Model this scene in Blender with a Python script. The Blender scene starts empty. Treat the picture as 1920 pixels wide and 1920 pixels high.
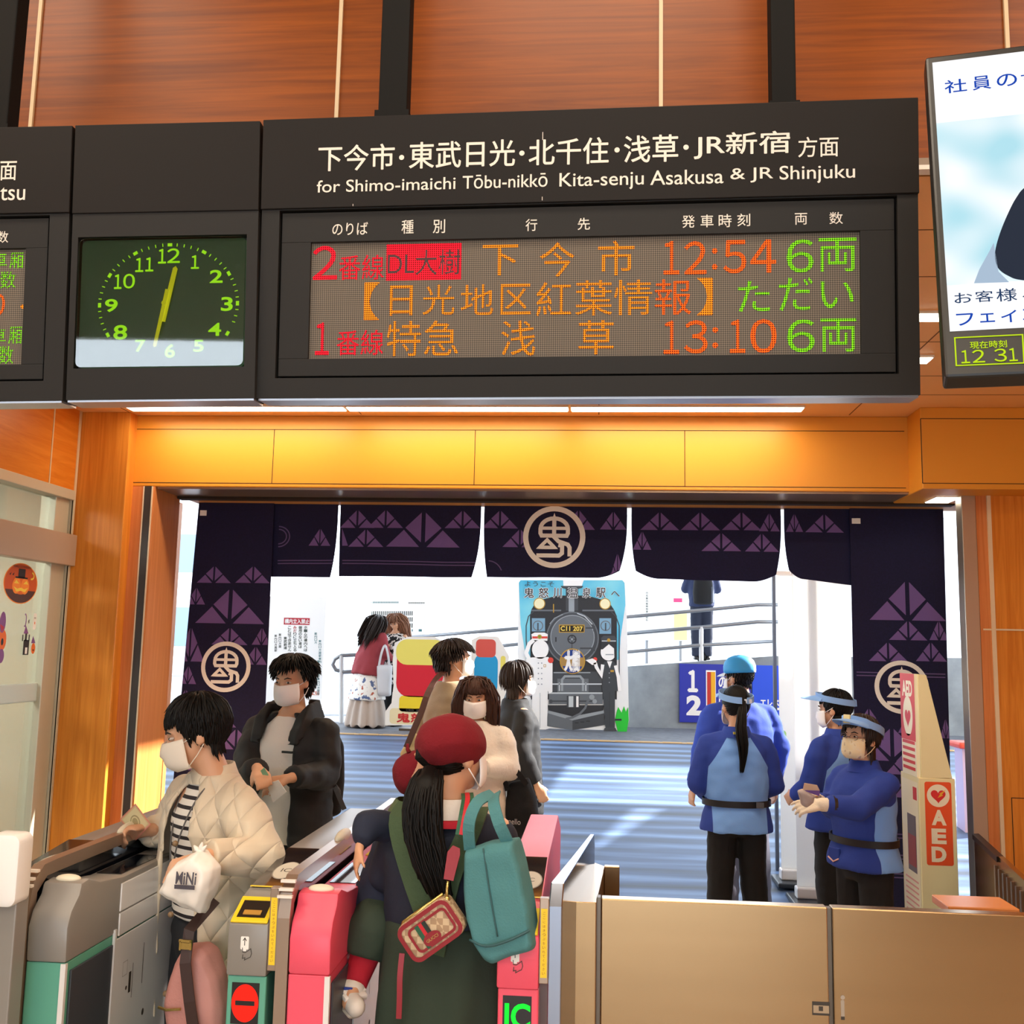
import bpy, bmesh, math, random
import numpy as np
from mathutils import Vector, Matrix, noise
random.seed(7)
C = bpy.context.scene.collection
sc = bpy.context.scene
PI = math.pi
def rad(a): return a*PI/180

# ------------------------------------------------------------ camera
F = 1920.0; CAMZ = 1.75
yaw, pitch, roll = rad(4.81), rad(7.57), rad(1.172)
_f = np.array([-math.sin(yaw)*math.cos(pitch), math.cos(yaw)*math.cos(pitch), math.sin(pitch)])
_r0 = np.array([math.cos(yaw), math.sin(yaw), 0]); _u0 = np.cross(_r0, _f)
_r = math.cos(roll)*_r0+math.sin(roll)*_u0; _u = -math.sin(roll)*_r0+math.cos(roll)*_u0
cam = bpy.data.cameras.new('camera'); cam.sensor_width = 36; cam.lens = 36*F/1920; cam.clip_end = 500
cam_ob = bpy.data.objects.new('camera', cam); C.objects.link(cam_ob)
cam_ob.matrix_world = Matrix(((_r[0],_u[0],-_f[0],0),(_r[1],_u[1],-_f[1],0),(_r[2],_u[2],-_f[2],CAMZ),(0,0,0,1)))
sc.camera = cam_ob
# ------------------------------------------------------------ world, sun, lights, exposure
w = bpy.data.worlds.new('sky'); sc.world = w; w.use_nodes = True
bg = w.node_tree.nodes['Background']; bg.inputs[0].default_value = (0.80, 0.90, 1.0, 1); bg.inputs[1].default_value = 5.2
sun = bpy.data.lights.new('sun', 'SUN'); sun.energy = 20.0; sun.angle = rad(0.53); sun.color = (1.0, 0.95, 0.88)
sun_ob = bpy.data.objects.new('sun', sun); C.objects.link(sun_ob)
SUND = Vector((0.80, 0.36, 0.58)).normalized()          # towards the sun
sun_ob.location = SUND*30; sun_ob.rotation_euler = SUND.to_track_quat('Z', 'Y').to_euler()
def area(name, loc, sx, sy, e, col, rot=(0,0,0)):
    l = bpy.data.lights.new(name, 'AREA'); l.shape = 'RECTANGLE'; l.size = sx; l.size_y = sy; l.energy = e; l.color = col
    o = bpy.data.objects.new(name, l); C.objects.link(o); o.location = loc; o.rotation_euler = rot
    return o
WARM = (1.0, 0.80, 0.56)
for X in (-2.6, 0.0, 2.6):
    for Y in (-2.6, -0.4, 1.6):
        area('hall_light', (X, Y, 4.85), 1.3, 0.5, 44, (1.0, 0.86, 0.68))
vs = sc.view_settings
vs.view_transform = 'Standard'; vs.look = 'None'; vs.gamma = 1; vs.use_curve_mapping = False; vs.exposure = 0.0
sc.cycles.max_bounces = 8; sc.cycles.diffuse_bounces = 4; sc.cycles.glossy_bounces = 4; sc.cycles.transmission_bounces = 6
sc.cycles.sample_clamp_indirect = 6.0; sc.cycles.caustics_reflective = False; sc.cycles.caustics_refractive = False

# ------------------------------------------------------------ pixel -> point helpers
def ray(x, y): return _f+_r*(x-960)/F-_u*(y-960)/F
def onY(x, y, Y): d = ray(x, y); t = Y/d[1]; return Vector((d[0]*t, Y, CAMZ+d[2]*t))
def onZ(x, y, Z): d = ray(x, y); t = (Z-CAMZ)/d[2]; return Vector((d[0]*t, d[1]*t, Z))
def onX(x, y, X): d = ray(x, y); t = X/d[0]; return Vector((X, d[1]*t, CAMZ+d[2]*t))
class Frame:
    def __init__(s, o, right, up):
        s.o = Vector(o); s.r = Vector(right).normalized(); s.n = s.r.cross(Vector(up)).normalized(); s.u = s.n.cross(s.r)
    def uv(s, x, y):
        d = Vector(ray(x, y)); c = Vector((0,0,CAMZ)); t = (s.o-c).dot(s.n)/d.dot(s.n); q = c+d*t-s.o
        return (q.dot(s.r), q.dot(s.u))
    def p(s, u, v, d=0): return s.o+s.r*u+s.u*v+s.n*d
    def px(s, x, y, d=0): return s.p(*s.uv(x, y), d)

# ------------------------------------------------------------ materials
def S(h):
    h = h.lstrip('#'); c = [int(h[i:i+2], 16)/255 for i in (0, 2, 4)]
    return tuple(((v+0.055)/1.055)**2.4 if v > 0.04045 else v/12.92 for v in c)+(1,)
MATS = {}
def mat(name, col, rough=0.6, metal=0.0, emit=0.0, bump=0.0, bscale=60, var=0.0, vscale=8, spec=0.5, stretch=None, alpha=1.0, trans=0.0, sheen=0.0, coat=0.0):
    if name in MATS: return MATS[name]
    m = bpy.data.materials.new(name); m.use_nodes = True; nt = m.node_tree; b = nt.nodes['Principled BSDF']
    c = S(col) if isinstance(col, str) else tuple(col)
    b.inputs['Base Color'].default_value = c; b.inputs['Roughness'].default_value = rough; b.inputs['Metallic'].default_value = metal
    b.inputs['Specular IOR Level'].default_value = spec
    if emit: b.inputs['Emission Color'].default_value = c; b.inputs['Emission Strength'].default_value = emit
    if alpha < 1: b.inputs['Alpha'].default_value = alpha
    if trans: b.inputs['Transmission Weight'].default_value = trans; b.inputs['IOR'].default_value = 1.45
    if sheen: b.inputs['Sheen Weight'].default_value = sheen
    if coat: b.inputs['Coat Weight'].default_value = coat
    if bump or var:
        tc = nt.nodes.new('ShaderNodeTexCoord'); mp = nt.nodes.new('ShaderNodeMapping'); nt.links.new(tc.outputs['Object'], mp.inputs[0])
        if stretch: mp.inputs['Scale'].default_value = stretch
    if bump:
        n = nt.nodes.new('ShaderNodeTexNoise'); n.inputs['Scale'].default_value = bscale; n.inputs['Detail'].default_value = 4
        nt.links.new(mp.outputs[0], n.inputs['Vector'])
        bp = nt.nodes.new('ShaderNodeBump'); bp.inputs['Strength'].default_value = bump; bp.inputs['Distance'].default_value = 0.01
        nt.links.new(n.outputs['Fac'], bp.inputs['Height']); nt.links.new(bp.outputs[0], b.inputs['Normal'])
    if var:
        n2 = nt.nodes.new('ShaderNodeTexNoise'); n2.inputs['Scale'].default_value = vscale; n2.inputs['Detail'].default_value = 5
        nt.links.new(mp.outputs[0], n2.inputs['Vector'])
        mx = nt.nodes.new('ShaderNodeMix'); mx.data_type = 'RGBA'
        mx.inputs['A'].default_value = tuple(v*(1-var) for v in c[:3])+(1,); mx.inputs['B'].default_value = tuple(min(1, v*(1+var)) for v in c[:3])+(1,)
        nt.links.new(n2.outputs['Fac'], mx.inputs['Factor']); nt.links.new(mx.outputs['Result'], b.inputs['Base Color'])
    MATS[name] = m
    return m
def nodes(m): return m.node_tree.nodes, m.node_tree.links, m.node_tree.nodes['Principled BSDF']
def ramp_mat(name, stops, build, rough=0.5, metal=0.0, bump=0.0, emit=0.0, spec=0.5, interp='LINEAR'):
    """material whose colour is a ramp over a value socket made by build(nodes, links)"""
    if name in MATS: return MATS[name]
    m = mat(name, (0.5,0.5,0.5,1), rough, metal, spec=spec); n, l, b = nodes(m)
    v = build(n, l)
    r = n.new('ShaderNodeValToRGB'); r.color_ramp.interpolation = interp; e = r.color_ramp.elements
    while len(e) < len(stops): e.new(0.5)
    for k, (p, c) in enumerate(stops): e[k].position = p; e[k].color = S(c) if isinstance(c, str) else c
    l.new(v, r.inputs[0]); l.new(r.outputs[0], b.inputs['Base Color'])
    if emit: l.new(r.outputs[0], b.inputs['Emission Color']); b.inputs['Emission Strength'].default_value = emit
    if bump:
        bp = n.new('ShaderNodeBump'); bp.inputs['Strength'].default_value = bump; bp.inputs['Distance'].default_value = 0.01
        l.new(v, bp.inputs['Height']); l.new(bp.outputs[0], b.inputs['Normal'])
    return m
def noise_val(scale, st=(1,1,1), detail=6, rough=0.6, dist=0.0):
    def f(n, l):
        tc = n.new('ShaderNodeTexCoord'); mp = n.new('ShaderNodeMapping'); mp.inputs['Scale'].default_value = st
        t = n.new('ShaderNodeTexNoise'); t.inputs['Scale'].default_value = scale; t.inputs['Detail'].default_value = detail
        t.inputs['Roughness'].default_value = rough; t.inputs['Distortion'].default_value = dist
        l.new(tc.outputs['Object'], mp.inputs[0]); l.new(mp.outputs[0], t.inputs['Vector']); return t.outputs['Fac']
    return f

# ------------------------------------------------------------ mesh builder
class MB:
    def __init__(s): s.v = []; s.f = []; s.m = []; s.uv = None
    def add(s, vs, fs, mi=0):
        b = len(s.v); s.v += [Vector(p) for p in vs]
        for f in fs: s.f.append([b+i for i in f]); s.m.append(mi)
        return s
    def box(s, a, b, mi=0, M=None):
        x0,y0,z0 = a; x1,y1,z1 = b
        if x0 > x1: x0,x1 = x1,x0
        if y0 > y1: y0,y1 = y1,y0
        if z0 > z1: z0,z1 = z1,z0
        vs = [Vector(p) for p in ((x0,y0,z0),(x1,y0,z0),(x1,y1,z0),(x0,y1,z0),(x0,y0,z1),(x1,y0,z1),(x1,y1,z1),(x0,y1,z1))]
        if M: vs = [M@p for p in vs]
        return s.add(vs, [(3,2,1,0),(4,5,6,7),(0,1,5,4),(1,2,6,5),(2,3,7,6),(3,0,4,7)], mi)
    def fbox(s, fr, u0, v0, u1, v1, d0, d1, mi=0):
        """box on a frame, from depth d0 (back) to d1 (front, along the normal)"""
        M = Matrix.Translation(fr.o)@Matrix((fr.r, fr.u, fr.n)).transposed().to_4x4()
        return s.box((u0,v0,d0),(u1,v1,d1),mi,M)
    def loft(s, rings, mi=0, caps=True, closed=True):
        n = len(rings[0]); vs = [p for r in rings for p in r]; fs = []
        for i in range(len(rings)-1):
            for j in range(n if closed else n-1):
                k = (j+1)%n; fs.append((i*n+j, i*n+k, (i+1)*n+k, (i+1)*n+j))
        if caps and closed: fs.append(tuple(range(n-1,-1,-1))); fs.append(tuple((len(rings)-1)*n+j for j in range(n)))
        return s.add(vs, fs, mi)
    def tube(s, pts, r, seg=10, mi=0, caps=True, flat=None):
        """tube along points; r number or list; flat=(vector, factor) squashes along a direction"""
        pts = [Vector(p) for p in pts]; n = len(pts)
        rr = r if isinstance(r, (list, tuple)) else [r]*n
        rings = []; up = None
        for i, p in enumerate(pts):
            t = (pts[min(i+1,n-1)]-pts[max(i-1,0)])
            if t.length < 1e-9: t = Vector((0,0,1))
            t.normalize()
            if up is None: up = t.orthogonal().normalized()
            else:
                up = up-t*up.dot(t)
                up = up.normalized() if up.length > 1e-6 else t.orthogonal().normalized()
            sd = t.cross(up)
            ring = []
            for k in range(seg):
                a = 2*PI*k/seg; o = (up*math.cos(a)+sd*math.sin(a))*rr[i]
                if flat: fv = flat[0]; o = o-fv*o.dot(fv)*(1-flat[1])
                ring.append(p+o)
            rings.append(ring)
        return s.loft(rings, mi, caps)
    def cone(s, p0, p1, r0, r1, seg=12, mi=0, ball=True):
        p0 = Vector(p0); p1 = Vector(p1); d = p1-p0
        if d.length < 1e-6: return s.ell(p0, (r0,r0,r0), mi=mi)
        t = d.normalized()
        if not ball: return s.tube([p0,p1],[r0,r1],seg,mi)
        pts=[]; rr=[]
        for a in (90,65,40,20,0): pts.append(p0-t*r0*math.sin(rad(a))); rr.append(max(1e-4,r0*math.cos(rad(a))))
        for a in (0,20,40,65,90): pts.append(p1+t*r1*math.sin(rad(a))); rr.append(max(1e-4,r1*math.cos(rad(a))))
        up=t.orthogonal().normalized(); sd=t.cross(up); rings=[]
        for p,q in zip(pts,rr): rings.append([p+(up*math.cos(2*PI*k/seg)+sd*math.sin(2*PI*k/seg))*q for k in range(seg)])
        return s.loft(rings, mi)
    def ell(s, c, r, M=None, mi=0, seg=16, rings=10):
        c = Vector(c); vs=[]; rg=[]
        for i in range(rings+1):
            a = PI*i/rings-PI/2; z = math.sin(a); q = max(1e-4, math.cos(a))
            ring=[]
            for k in range(seg):
                o = Vector((math.cos(2*PI*k/seg)*q*r[0], math.sin(2*PI*k/seg)*q*r[1], z*r[2]))
                ring.append(c+(M@o if M else o))
            rg.append(ring)
        return s.loft(rg, mi)
    def prism(s, fr, poly, d0, d1, mi=0):
        n=len(poly); a=[fr.p(u,v,d0) for u,v in poly]; b=[fr.p(u,v,d1) for u,v in poly]
        return s.add(a+b, [tuple(range(n-1,-1,-1)), tuple(range(n,2*n))]+[(i,(i+1)%n,n+(i+1)%n,n+i) for i in range(n)], mi)
    def cyl(s, p0, p1, r, seg=20, mi=0): return s.tube([p0,p1], r, seg, mi)
    def xf(s, M): s.v = [M@p for p in s.v]; return s
    def join(s, o):
        b=len(s.v); s.v+=o.v; s.f+=[[b+i for i in f] for f in o.f]; s.m+=o.m; return s

MW = {}      # object name -> local-to-world of its root
def root(name, loc, label=None, cat=None, group=None, rz=0, scale=1.0):
    o = bpy.data.objects.new(name, None); C.objects.link(o); o.empty_display_size = 0.1
    o.location = loc; o.rotation_euler = (0,0,rz); o.scale = (scale,)*3
    MW[o.name] = Matrix.Translation(Vector(loc))@Matrix.Rotation(rz,4,'Z')@Matrix.Scale(scale,4)
    tag(o, label, cat, group); return o
def tag(o, label=None, cat=None, group=None, kind=None):
    if label: o['label'] = label
    if cat: o['category'] = cat
    if group: o['group'] = group
    if kind: o['kind'] = kind
    return o
def build(name, mb, mats, parent=None, world=True, smooth=None, bevel=0, bseg=2, subs=0, solid=0, label=None):
    """link a mesh; world=True: vertices are in world space, moved into the parent's space"""
    vs = mb.v
    if parent is not None and world:
        I = MW[parent.name].inverted(); vs = [I@p for p in vs]
    me = bpy.data.meshes.new(name); me.from_pydata([tuple(p) for p in vs], [], mb.f)
    for m in (mats if isinstance(mats,(list,tuple)) else [mats]): me.materials.append(m)
    me.polygons.foreach_set('material_index', mb.m)
    if mb.uv:
        ul = me.uv_layers.new(name='plane')
        for li, lp in enumerate(me.loops): ul.data[li].uv = mb.uv[lp.vertex_index]
    bm = bmesh.new(); bm.from_mesh(me)
    if not mb.uv: bmesh.ops.recalc_face_normals(bm, faces=bm.faces)
    if bevel:
        es = [e for e in bm.edges if len(e.link_faces)==2 and e.calc_face_angle(0) > rad(30)]
        bmesh.ops.bevel(bm, geom=es, offset=bevel, segments=bseg, affect='EDGES', profile=0.5, clamp_overlap=True)
    bm.to_mesh(me); bm.free()
    if smooth:
        me.polygons.foreach_set('use_smooth', [True]*len(me.polygons))
        if smooth is not True: me.set_sharp_from_angle(angle=rad(smooth))
    me.update()
    o = bpy.data.objects.new(name, me); C.objects.link(o)
    if parent is not None: o.parent = parent; MW[o.name] = MW[parent.name]
    else: MW[o.name] = Matrix.Identity(4)
    if subs: md = o.modifiers.new('subsurf','SUBSURF'); md.levels = subs; md.render_levels = subs
    if solid: md = o.modifiers.new('solidify','SOLIDIFY'); md.thickness = solid; md.offset = 0
    if label: o['label'] = label
    return o
def thing(name, mb, mats, label, cat, group=None, **k):
    o = build(name, mb, mats, **k); return tag(o, label, cat, group)
def struct(name, mb, mats, parent=None, **k):
    o = build(name, mb, mats, parent, **k)
    if parent is None: o['kind'] = 'structure'
    return o
def remesh(mb, voxel=0.008, it=4, disp=None):
    """fuse the closed shells of mb into one continuous surface"""
    me = bpy.data.meshes.new('tmp'); me.from_pydata([tuple(p) for p in mb.v], [], mb.f)
    bm = bmesh.new(); bm.from_mesh(me); bmesh.ops.recalc_face_normals(bm, faces=bm.faces); bm.to_mesh(me); bm.free()
    o = bpy.data.objects.new('tmp', me); C.objects.link(o)
    r = o.modifiers.new('r','REMESH'); r.mode='VOXEL'; r.voxel_size=voxel; r.adaptivity=0
    if it: s = o.modifiers.new('s','SMOOTH'); s.factor=0.5; s.iterations=it
    dg = bpy.context.evaluated_depsgraph_get(); e = o.evaluated_get(dg).to_mesh()
    out = MB(); n=len(e.vertices); co=np.empty(n*3,'f'); e.vertices.foreach_get('co',co); co=co.reshape(-1,3)
    if disp:
        no=np.empty(n*3,'f'); e.vertices.foreach_get('normal',no); no=no.reshape(-1,3)
        d=np.array([disp(Vector(c),Vector(k)) for c,k in zip(co,no)],'f'); co=co+no*d[:,None]
    out.v=[Vector(c) for c in co]; out.f=[list(p.vertices) for p in e.polygons]; out.m=[0]*len(out.f)
    o.evaluated_get(dg).to_mesh_clear(); bpy.data.objects.remove(o); bpy.data.meshes.remove(me)
    return out
def paint(mb, fn):
    for i,f in enumerate(mb.f):
        c=Vector((0,0,0))
        for k in f: c+=mb.v[k]
        mb.m[i]=fn(c/len(f))
    return mb

# ------------------------------------------------------------ flat drawing (prints, signs, lettering)
TXT = {}
def textmesh(s, bold=0.0):
    k=(s,bold)
    if k in TXT: return TXT[k]
    cu=bpy.data.curves.new('tmp','FONT'); cu.body=s; cu.size=1; cu.offset=bold; cu.resolution_u=4; cu.fill_mode='FRONT'
    o=bpy.data.objects.new('tmp',cu); C.objects.link(o)
    dg=bpy.context.evaluated_depsgraph_get(); me=o.evaluated_get(dg).to_mesh()
    v=[(p.co.x,p.co.y) for p in me.vertices]; f=[list(p.vertices) for p in me.polygons]
    o.evaluated_get(dg).to_mesh_clear(); bpy.data.objects.remove(o); bpy.data.curves.remove(cu)
    if not v: v=[(0,0),(1,1)]
    x0=min(p[0] for p in v); x1=max(p[0] for p in v); y0=min(p[1] for p in v); y1=max(p[1] for p in v)
    TXT[k]=([((p[0]-x0)/max(1e-6,x1-x0),(p[1]-y0)/max(1e-6,y1-y0)) for p in v],f,(x1-x0)/max(1e-6,y1-y0))
    return TXT[k]
class Draw:
    """flat shapes on a frame; every layer sits 0.4 mm further out; warp(u,v,d)->point bends it onto cloth"""
    def __init__(s, fr, base=0.0006, warp=None, step=0.0004):
        s.fr=fr; s.b=base; s.mb=MB(); s.mb.uv=[]; s.mats=[]; s.warp=warp; s.step=step
    def _mi(s, m):
        if m not in s.mats: s.mats.append(m)
        return s.mats.index(m)
    def raw(s, uv, faces, m, layer=0):
        d=s.b+layer*s.step; mi=s._mi(m)
        P=[(s.warp(u,v,d) if s.warp else s.fr.p(u,v,d)) for u,v in uv]
        s.mb.add(P,faces,mi); s.mb.uv+=list(uv)
    def poly(s, pts, m, layer=0, sub=0):
        n=len(pts)
        if sub and n==3:
            a,b,c=[Vector(p) for p in pts]; vs=[];idx={}
            for i in range(sub+1):
                for j in range(sub+1-i):
                    idx[i,j]=len(vs); p=a+(b-a)*i/sub+(c-a)*j/sub; vs.append((p.x,p.y))
            fs=[]
            for i in range(sub):
                for j in range(sub-i):
                    fs.append((idx[i,j],idx[i+1,j],idx[i,j+1]))
                    if i+j<sub-1: fs.append((idx[i+1,j],idx[i+1,j+1],idx[i,j+1]))
            return s.raw(vs,s._ccw(vs,fs),m,layer)
        a=sum(pts[i][0]*pts[(i+1)%n][1]-pts[(i+1)%n][0]*pts[i][1] for i in range(n))
        s.raw(pts if a>0 else pts[::-1],[tuple(range(n))],m,layer)
    def _ccw(s,vs,fs):
        out=[]
        for f in fs:
            a,b,c=[vs[i] for i in f[:3]]
            out.append(f if (b[0]-a[0])*(c[1]-a[1])-(c[0]-a[0])*(b[1]-a[1])>0 else f[::-1])
        return out
    def rect(s,u0,v0,u1,v1,m,layer=0): s.poly([(u0,v0),(u1,v0),(u1,v1),(u0,v1)],m,layer)
    def rrect(s,u0,v0,u1,v1,r,m,layer=0,seg=5): s.poly(rrect_pts(u0,v0,u1,v1,r,seg),m,layer)
    def disc(s,cu,cv,ru,rv,m,layer=0,seg=36,a0=0,a1=360):
        if s.warp and a1-a0==360:
            vs=[(cu,cv)];fs=[]
            for j in range(1,8): vs+=[(cu+ru*j/7*math.cos(2*PI*k/seg),cv+rv*j/7*math.sin(2*PI*k/seg)) for k in range(seg)]
            for k in range(seg):
                fs.append((0,1+k,1+(k+1)%seg))
                for j in range(6): a=1+j*seg; fs.append((a+k,a+seg+k,a+seg+(k+1)%seg,a+(k+1)%seg))
            return s.raw(vs,fs,m,layer)
        s.poly([(cu+ru*math.cos(rad(a0+(a1-a0)*k/seg)),cv+rv*math.sin(rad(a0+(a1-a0)*k/seg))) for k in range(seg if a1-a0==360 else seg+1)],m,layer)
    def ring(s,cu,cv,ru,rv,t,m,layer=0,seg=48,a0=0,a1=360):
        vs=[];fs=[]
        for k in range(seg+1):
            a=rad(a0+(a1-a0)*k/seg); c,q=math.cos(a),math.sin(a)
            vs+=[(cu+ru*c,cv+rv*q),(cu+(ru-t)*c,cv+(rv-t)*q)]
        fs=[(2*k,2*k+2,2*k+3,2*k+1) for k in range(seg)]
        s.raw(vs,s._ccw(vs,fs),m,layer)
    def stroke(s,pts,wd,m,layer=0,closed=False,sub=1):
        pts=[Vector(p) for p in pts]
        if closed: pts=pts+[pts[0]]
        q=[pts[0]]
        for a,b in zip(pts,pts[1:]):
            for k in range(sub): q.append(a+(b-a)*(k+1)/sub)
        pts=q; n=len(pts); vs=[]
        for i,p in enumerate(pts):
            if closed: ta=(pts[i]-pts[i-1]) if i else pts[0]-pts[-2]; tb=(pts[i+1]-pts[i]) if i<n-1 else pts[1]-pts[0]
            else: ta=pts[i]-pts[i-1] if i else pts[1]-pts[0]; tb=pts[i+1]-pts[i] if i<n-1 else ta
            ta=ta.normalized(); tb=tb.normalized(); na=Vector((-ta.y,ta.x)); nb=Vector((-tb.y,tb.x)); k=na+nb
            k=k.normalized() if k.length>1e-3 else na
            L=wd/2/max(0.45,k.dot(na)); vs+=[(p.x+k.x*L,p.y+k.y*L),(p.x-k.x*L,p.y-k.y*L)]
        fs=[(2*i,2*i+1,2*i+3,2*i+2) for i in range(n-1)]
        s.raw(vs,s._ccw(vs,fs),m,layer)
    def text(s,t,u0,v0,u1,v1,m,layer=0,bold=0.0):
        if bold and any(ord(ch)>0x2E80 for ch in t):      # thicken kanji and kana by overprinting
            o=bold*(v1-v0)*.9
            for i,(du,dv) in enumerate(((o,0),(-o,0),(0,o),(0,-o),(0,0))): s.text(t,u0+du,v0+dv,u1+du,v1+dv,m,layer+i*.12)
            return
        v,f,_=textmesh(t,bold)
        vs=[(u0+(u1-u0)*a,v0+(v1-v0)*b) for a,b in v]
        s.raw(vs,s._ccw(vs,f),m,layer)
    def texth(s,t,u,v,h,m,layer=0,bold=0.0,align='l'):
        """text by its height, keeping its own width"""
        wd=textmesh(t,bold)[2]*h
        u0=u if align=='l' else u-wd/2 if align=='c' else u-wd
        s.text(t,u0,v,u0+wd,v+h,m,layer,bold)
    def ptext(s,t,x0,y0,x1,y1,m,layer=0,bold=0.0):
        """text whose ink fills the photo box x0,y0 (top left) - x1,y1 (bottom right), on the frame"""
        a=s.fr.uv(x0,y1); b=s.fr.uv(x1,y0); s.text(t,a[0],a[1],b[0],b[1],m,layer,bold)
    def build(s,name,parent=None,**k): return build(name,s.mb,s.mats,parent,**k)
def rrect_pts(u0,v0,u1,v1,r,seg=5):
    P=[]
    for cx,cy,a in ((u1-r,v1-r,0),(u0+r,v1-r,90),(u0+r,v0+r,180),(u1-r,v0+r,270)):
        for k in range(seg+1): q=rad(a+90*k/seg); P.append((cx+r*math.cos(q),cy+r*math.sin(q)))
    return P
def plain(name,col,rough=0.55,**k): return mat(name,col,rough,**k)
def glow(name,col,e=1.0):
    if name in MATS: return MATS[name]
    m=mat(name,'#000000',0.9,spec=.05); b=nodes(m)[2]; b.inputs['Emission Color'].default_value=S(col); b.inputs['Emission Strength'].default_value=e
    return m
# ============================================================ SETTING
def wood(name, c0, c1, st, rough=0.38, sc_=2.2):
    return ramp_mat(name, [(0.3,c0),(0.5,tuple((a+b)/2 for a,b in zip(S(c0),S(c1)))),(0.7,c1)], noise_val(sc_, st, 8, 0.62, 0.8), rough, bump=0.02, spec=0.3)
WOOD_H = wood('wood_upper', '#6a2f04', '#944a08', (0.5, 3, 15))
WOOD_V = wood('wood_column', '#c9741f', '#e59438', (16, 16, 0.7))
WOOD_D = wood('wood_door_side', '#c4723a', '#d98a50', (18, 18, 0.6))
WOOD_L = wood('wood_left', '#cc6f18', '#e08a30', (3, 0.9, 12))
ORANGE = mat('ochre_paint', '#e0962c', 0.42, var=0.03, vscale=3)
CEIL = mat('ceiling_ochre', '#f0b874', 0.5, var=0.03, vscale=2)
GROOVE = mat('groove', '#2a1a0c', 0.8)
SEAM = mat('seam_cream', '#d8c09a', 0.5)
STEEL = mat('steel', '#b9aa98', 0.32, 0.9, bump=0.015, bscale=14, stretch=(1,1,60))
STEEL_DK = mat('steel_dark', '#6f655a', 0.35, 0.85)
ALU = mat('aluminium', '#b8b2a4', 0.38, 0.55)
WHITE = mat('white_paint', '#e8e6e0', 0.5)
DARK = mat('black_rubber', '#141312', 0.55)
DIFF = glow('tube_light', '#fff3e0', 9.0)
HY = 6.3; HB = 2.735; HT = 3.11; CZ = 3.20; NY = 6.98           # doorway wall, header bottom/panel top, low ceiling, curtain
LX = -3.31

# floor of the hall
FLOOR = ramp_mat('hall_tiles', [(0.3,'#a89f92'),(0.7,'#bdb4a6')], noise_val(3), 0.35)
m = MB(); m.box((-6.3,-4.2,-0.1),(4.4,7.0,0)); struct('floor', m, FLOOR)
# deck outside: a gentle slope with louvre shade and sky sheen painted as stripes, then the level forecourt
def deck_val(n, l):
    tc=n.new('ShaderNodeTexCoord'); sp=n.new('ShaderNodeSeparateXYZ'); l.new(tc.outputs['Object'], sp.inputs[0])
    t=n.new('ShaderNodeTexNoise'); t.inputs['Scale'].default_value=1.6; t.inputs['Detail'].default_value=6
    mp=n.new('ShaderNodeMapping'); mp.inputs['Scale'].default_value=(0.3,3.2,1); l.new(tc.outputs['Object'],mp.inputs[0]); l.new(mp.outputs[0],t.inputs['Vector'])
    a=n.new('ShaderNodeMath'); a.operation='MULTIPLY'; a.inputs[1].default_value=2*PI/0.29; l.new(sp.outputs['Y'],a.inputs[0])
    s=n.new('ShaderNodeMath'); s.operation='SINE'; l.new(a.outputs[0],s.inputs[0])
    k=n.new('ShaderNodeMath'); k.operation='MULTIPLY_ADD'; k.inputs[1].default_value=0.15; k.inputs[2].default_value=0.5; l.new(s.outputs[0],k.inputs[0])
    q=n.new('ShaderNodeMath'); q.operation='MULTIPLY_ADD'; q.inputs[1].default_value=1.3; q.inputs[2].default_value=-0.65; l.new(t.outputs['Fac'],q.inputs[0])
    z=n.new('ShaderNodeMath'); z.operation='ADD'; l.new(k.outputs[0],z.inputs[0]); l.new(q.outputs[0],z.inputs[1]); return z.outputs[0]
DECK = ramp_mat('deck_shade_stripes', [(0.18,'#3f4a5a'),(0.5,'#50668a'),(0.82,'#7a99c4')], deck_val, 0.5, spec=0.4)
PAVE = ramp_mat('forecourt_asphalt', [(0.3,'#62656e'),(0.7,'#7b8089')], noise_val(9), 0.75)
RY, RZ = 13.3, 0.60
def deck_z(y): return 0 if y < 7 else RZ*min(1,(y-7.0)/(RY-7.0))
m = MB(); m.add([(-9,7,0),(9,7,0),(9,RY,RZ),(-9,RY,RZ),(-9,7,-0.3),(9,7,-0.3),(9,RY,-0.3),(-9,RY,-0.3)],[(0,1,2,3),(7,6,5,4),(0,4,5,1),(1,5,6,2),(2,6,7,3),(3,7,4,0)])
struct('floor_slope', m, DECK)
m = MB(); m.box((-30,RY,-0.3),(30,60,RZ)); struct('floor_forecourt', m, PAVE)
m = MB(); m.box((-7,RY-0.02,RZ),(7,RY+0.13,RZ+0.006))
for k in range(46): m.box((-6.95+k*0.3,RY,RZ+0.006),(-6.71+k*0.3,RY+0.11,RZ+0.011))
struct('trim_tactile_strip', m, mat('tactile_ochre','#c9a878',0.7))

# the wall above, its seams and lower edge
m = MB(); m.box((-4.2,3.02,CZ+0.035),(4.4,3.16,5.0)); struct('wall_upper', m, WOOD_H)
for i,(px,py) in enumerate(((70,110),(637,100),(1239,100),(1886,50))):
    p = onY(px,py,3.02); m = MB(); m.box((p.x-0.006,3.011,CZ+0.035),(p.x+0.006,3.021,5.0)); struct('trim_%d'%(i+1), m, SEAM)
m = MB(); m.box((-4.2,3.0,CZ+0.0),(4.4,3.03,CZ+0.036)); struct('trim_wall_edge', m, [mat('edge_grey','#8a7a6a',0.5)])
m = MB(); m.box((-4.2,2.992,CZ-0.004),(4.4,3.03,CZ+0.010)); struct('trim_wall_edge_white', m, WHITE)
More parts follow.
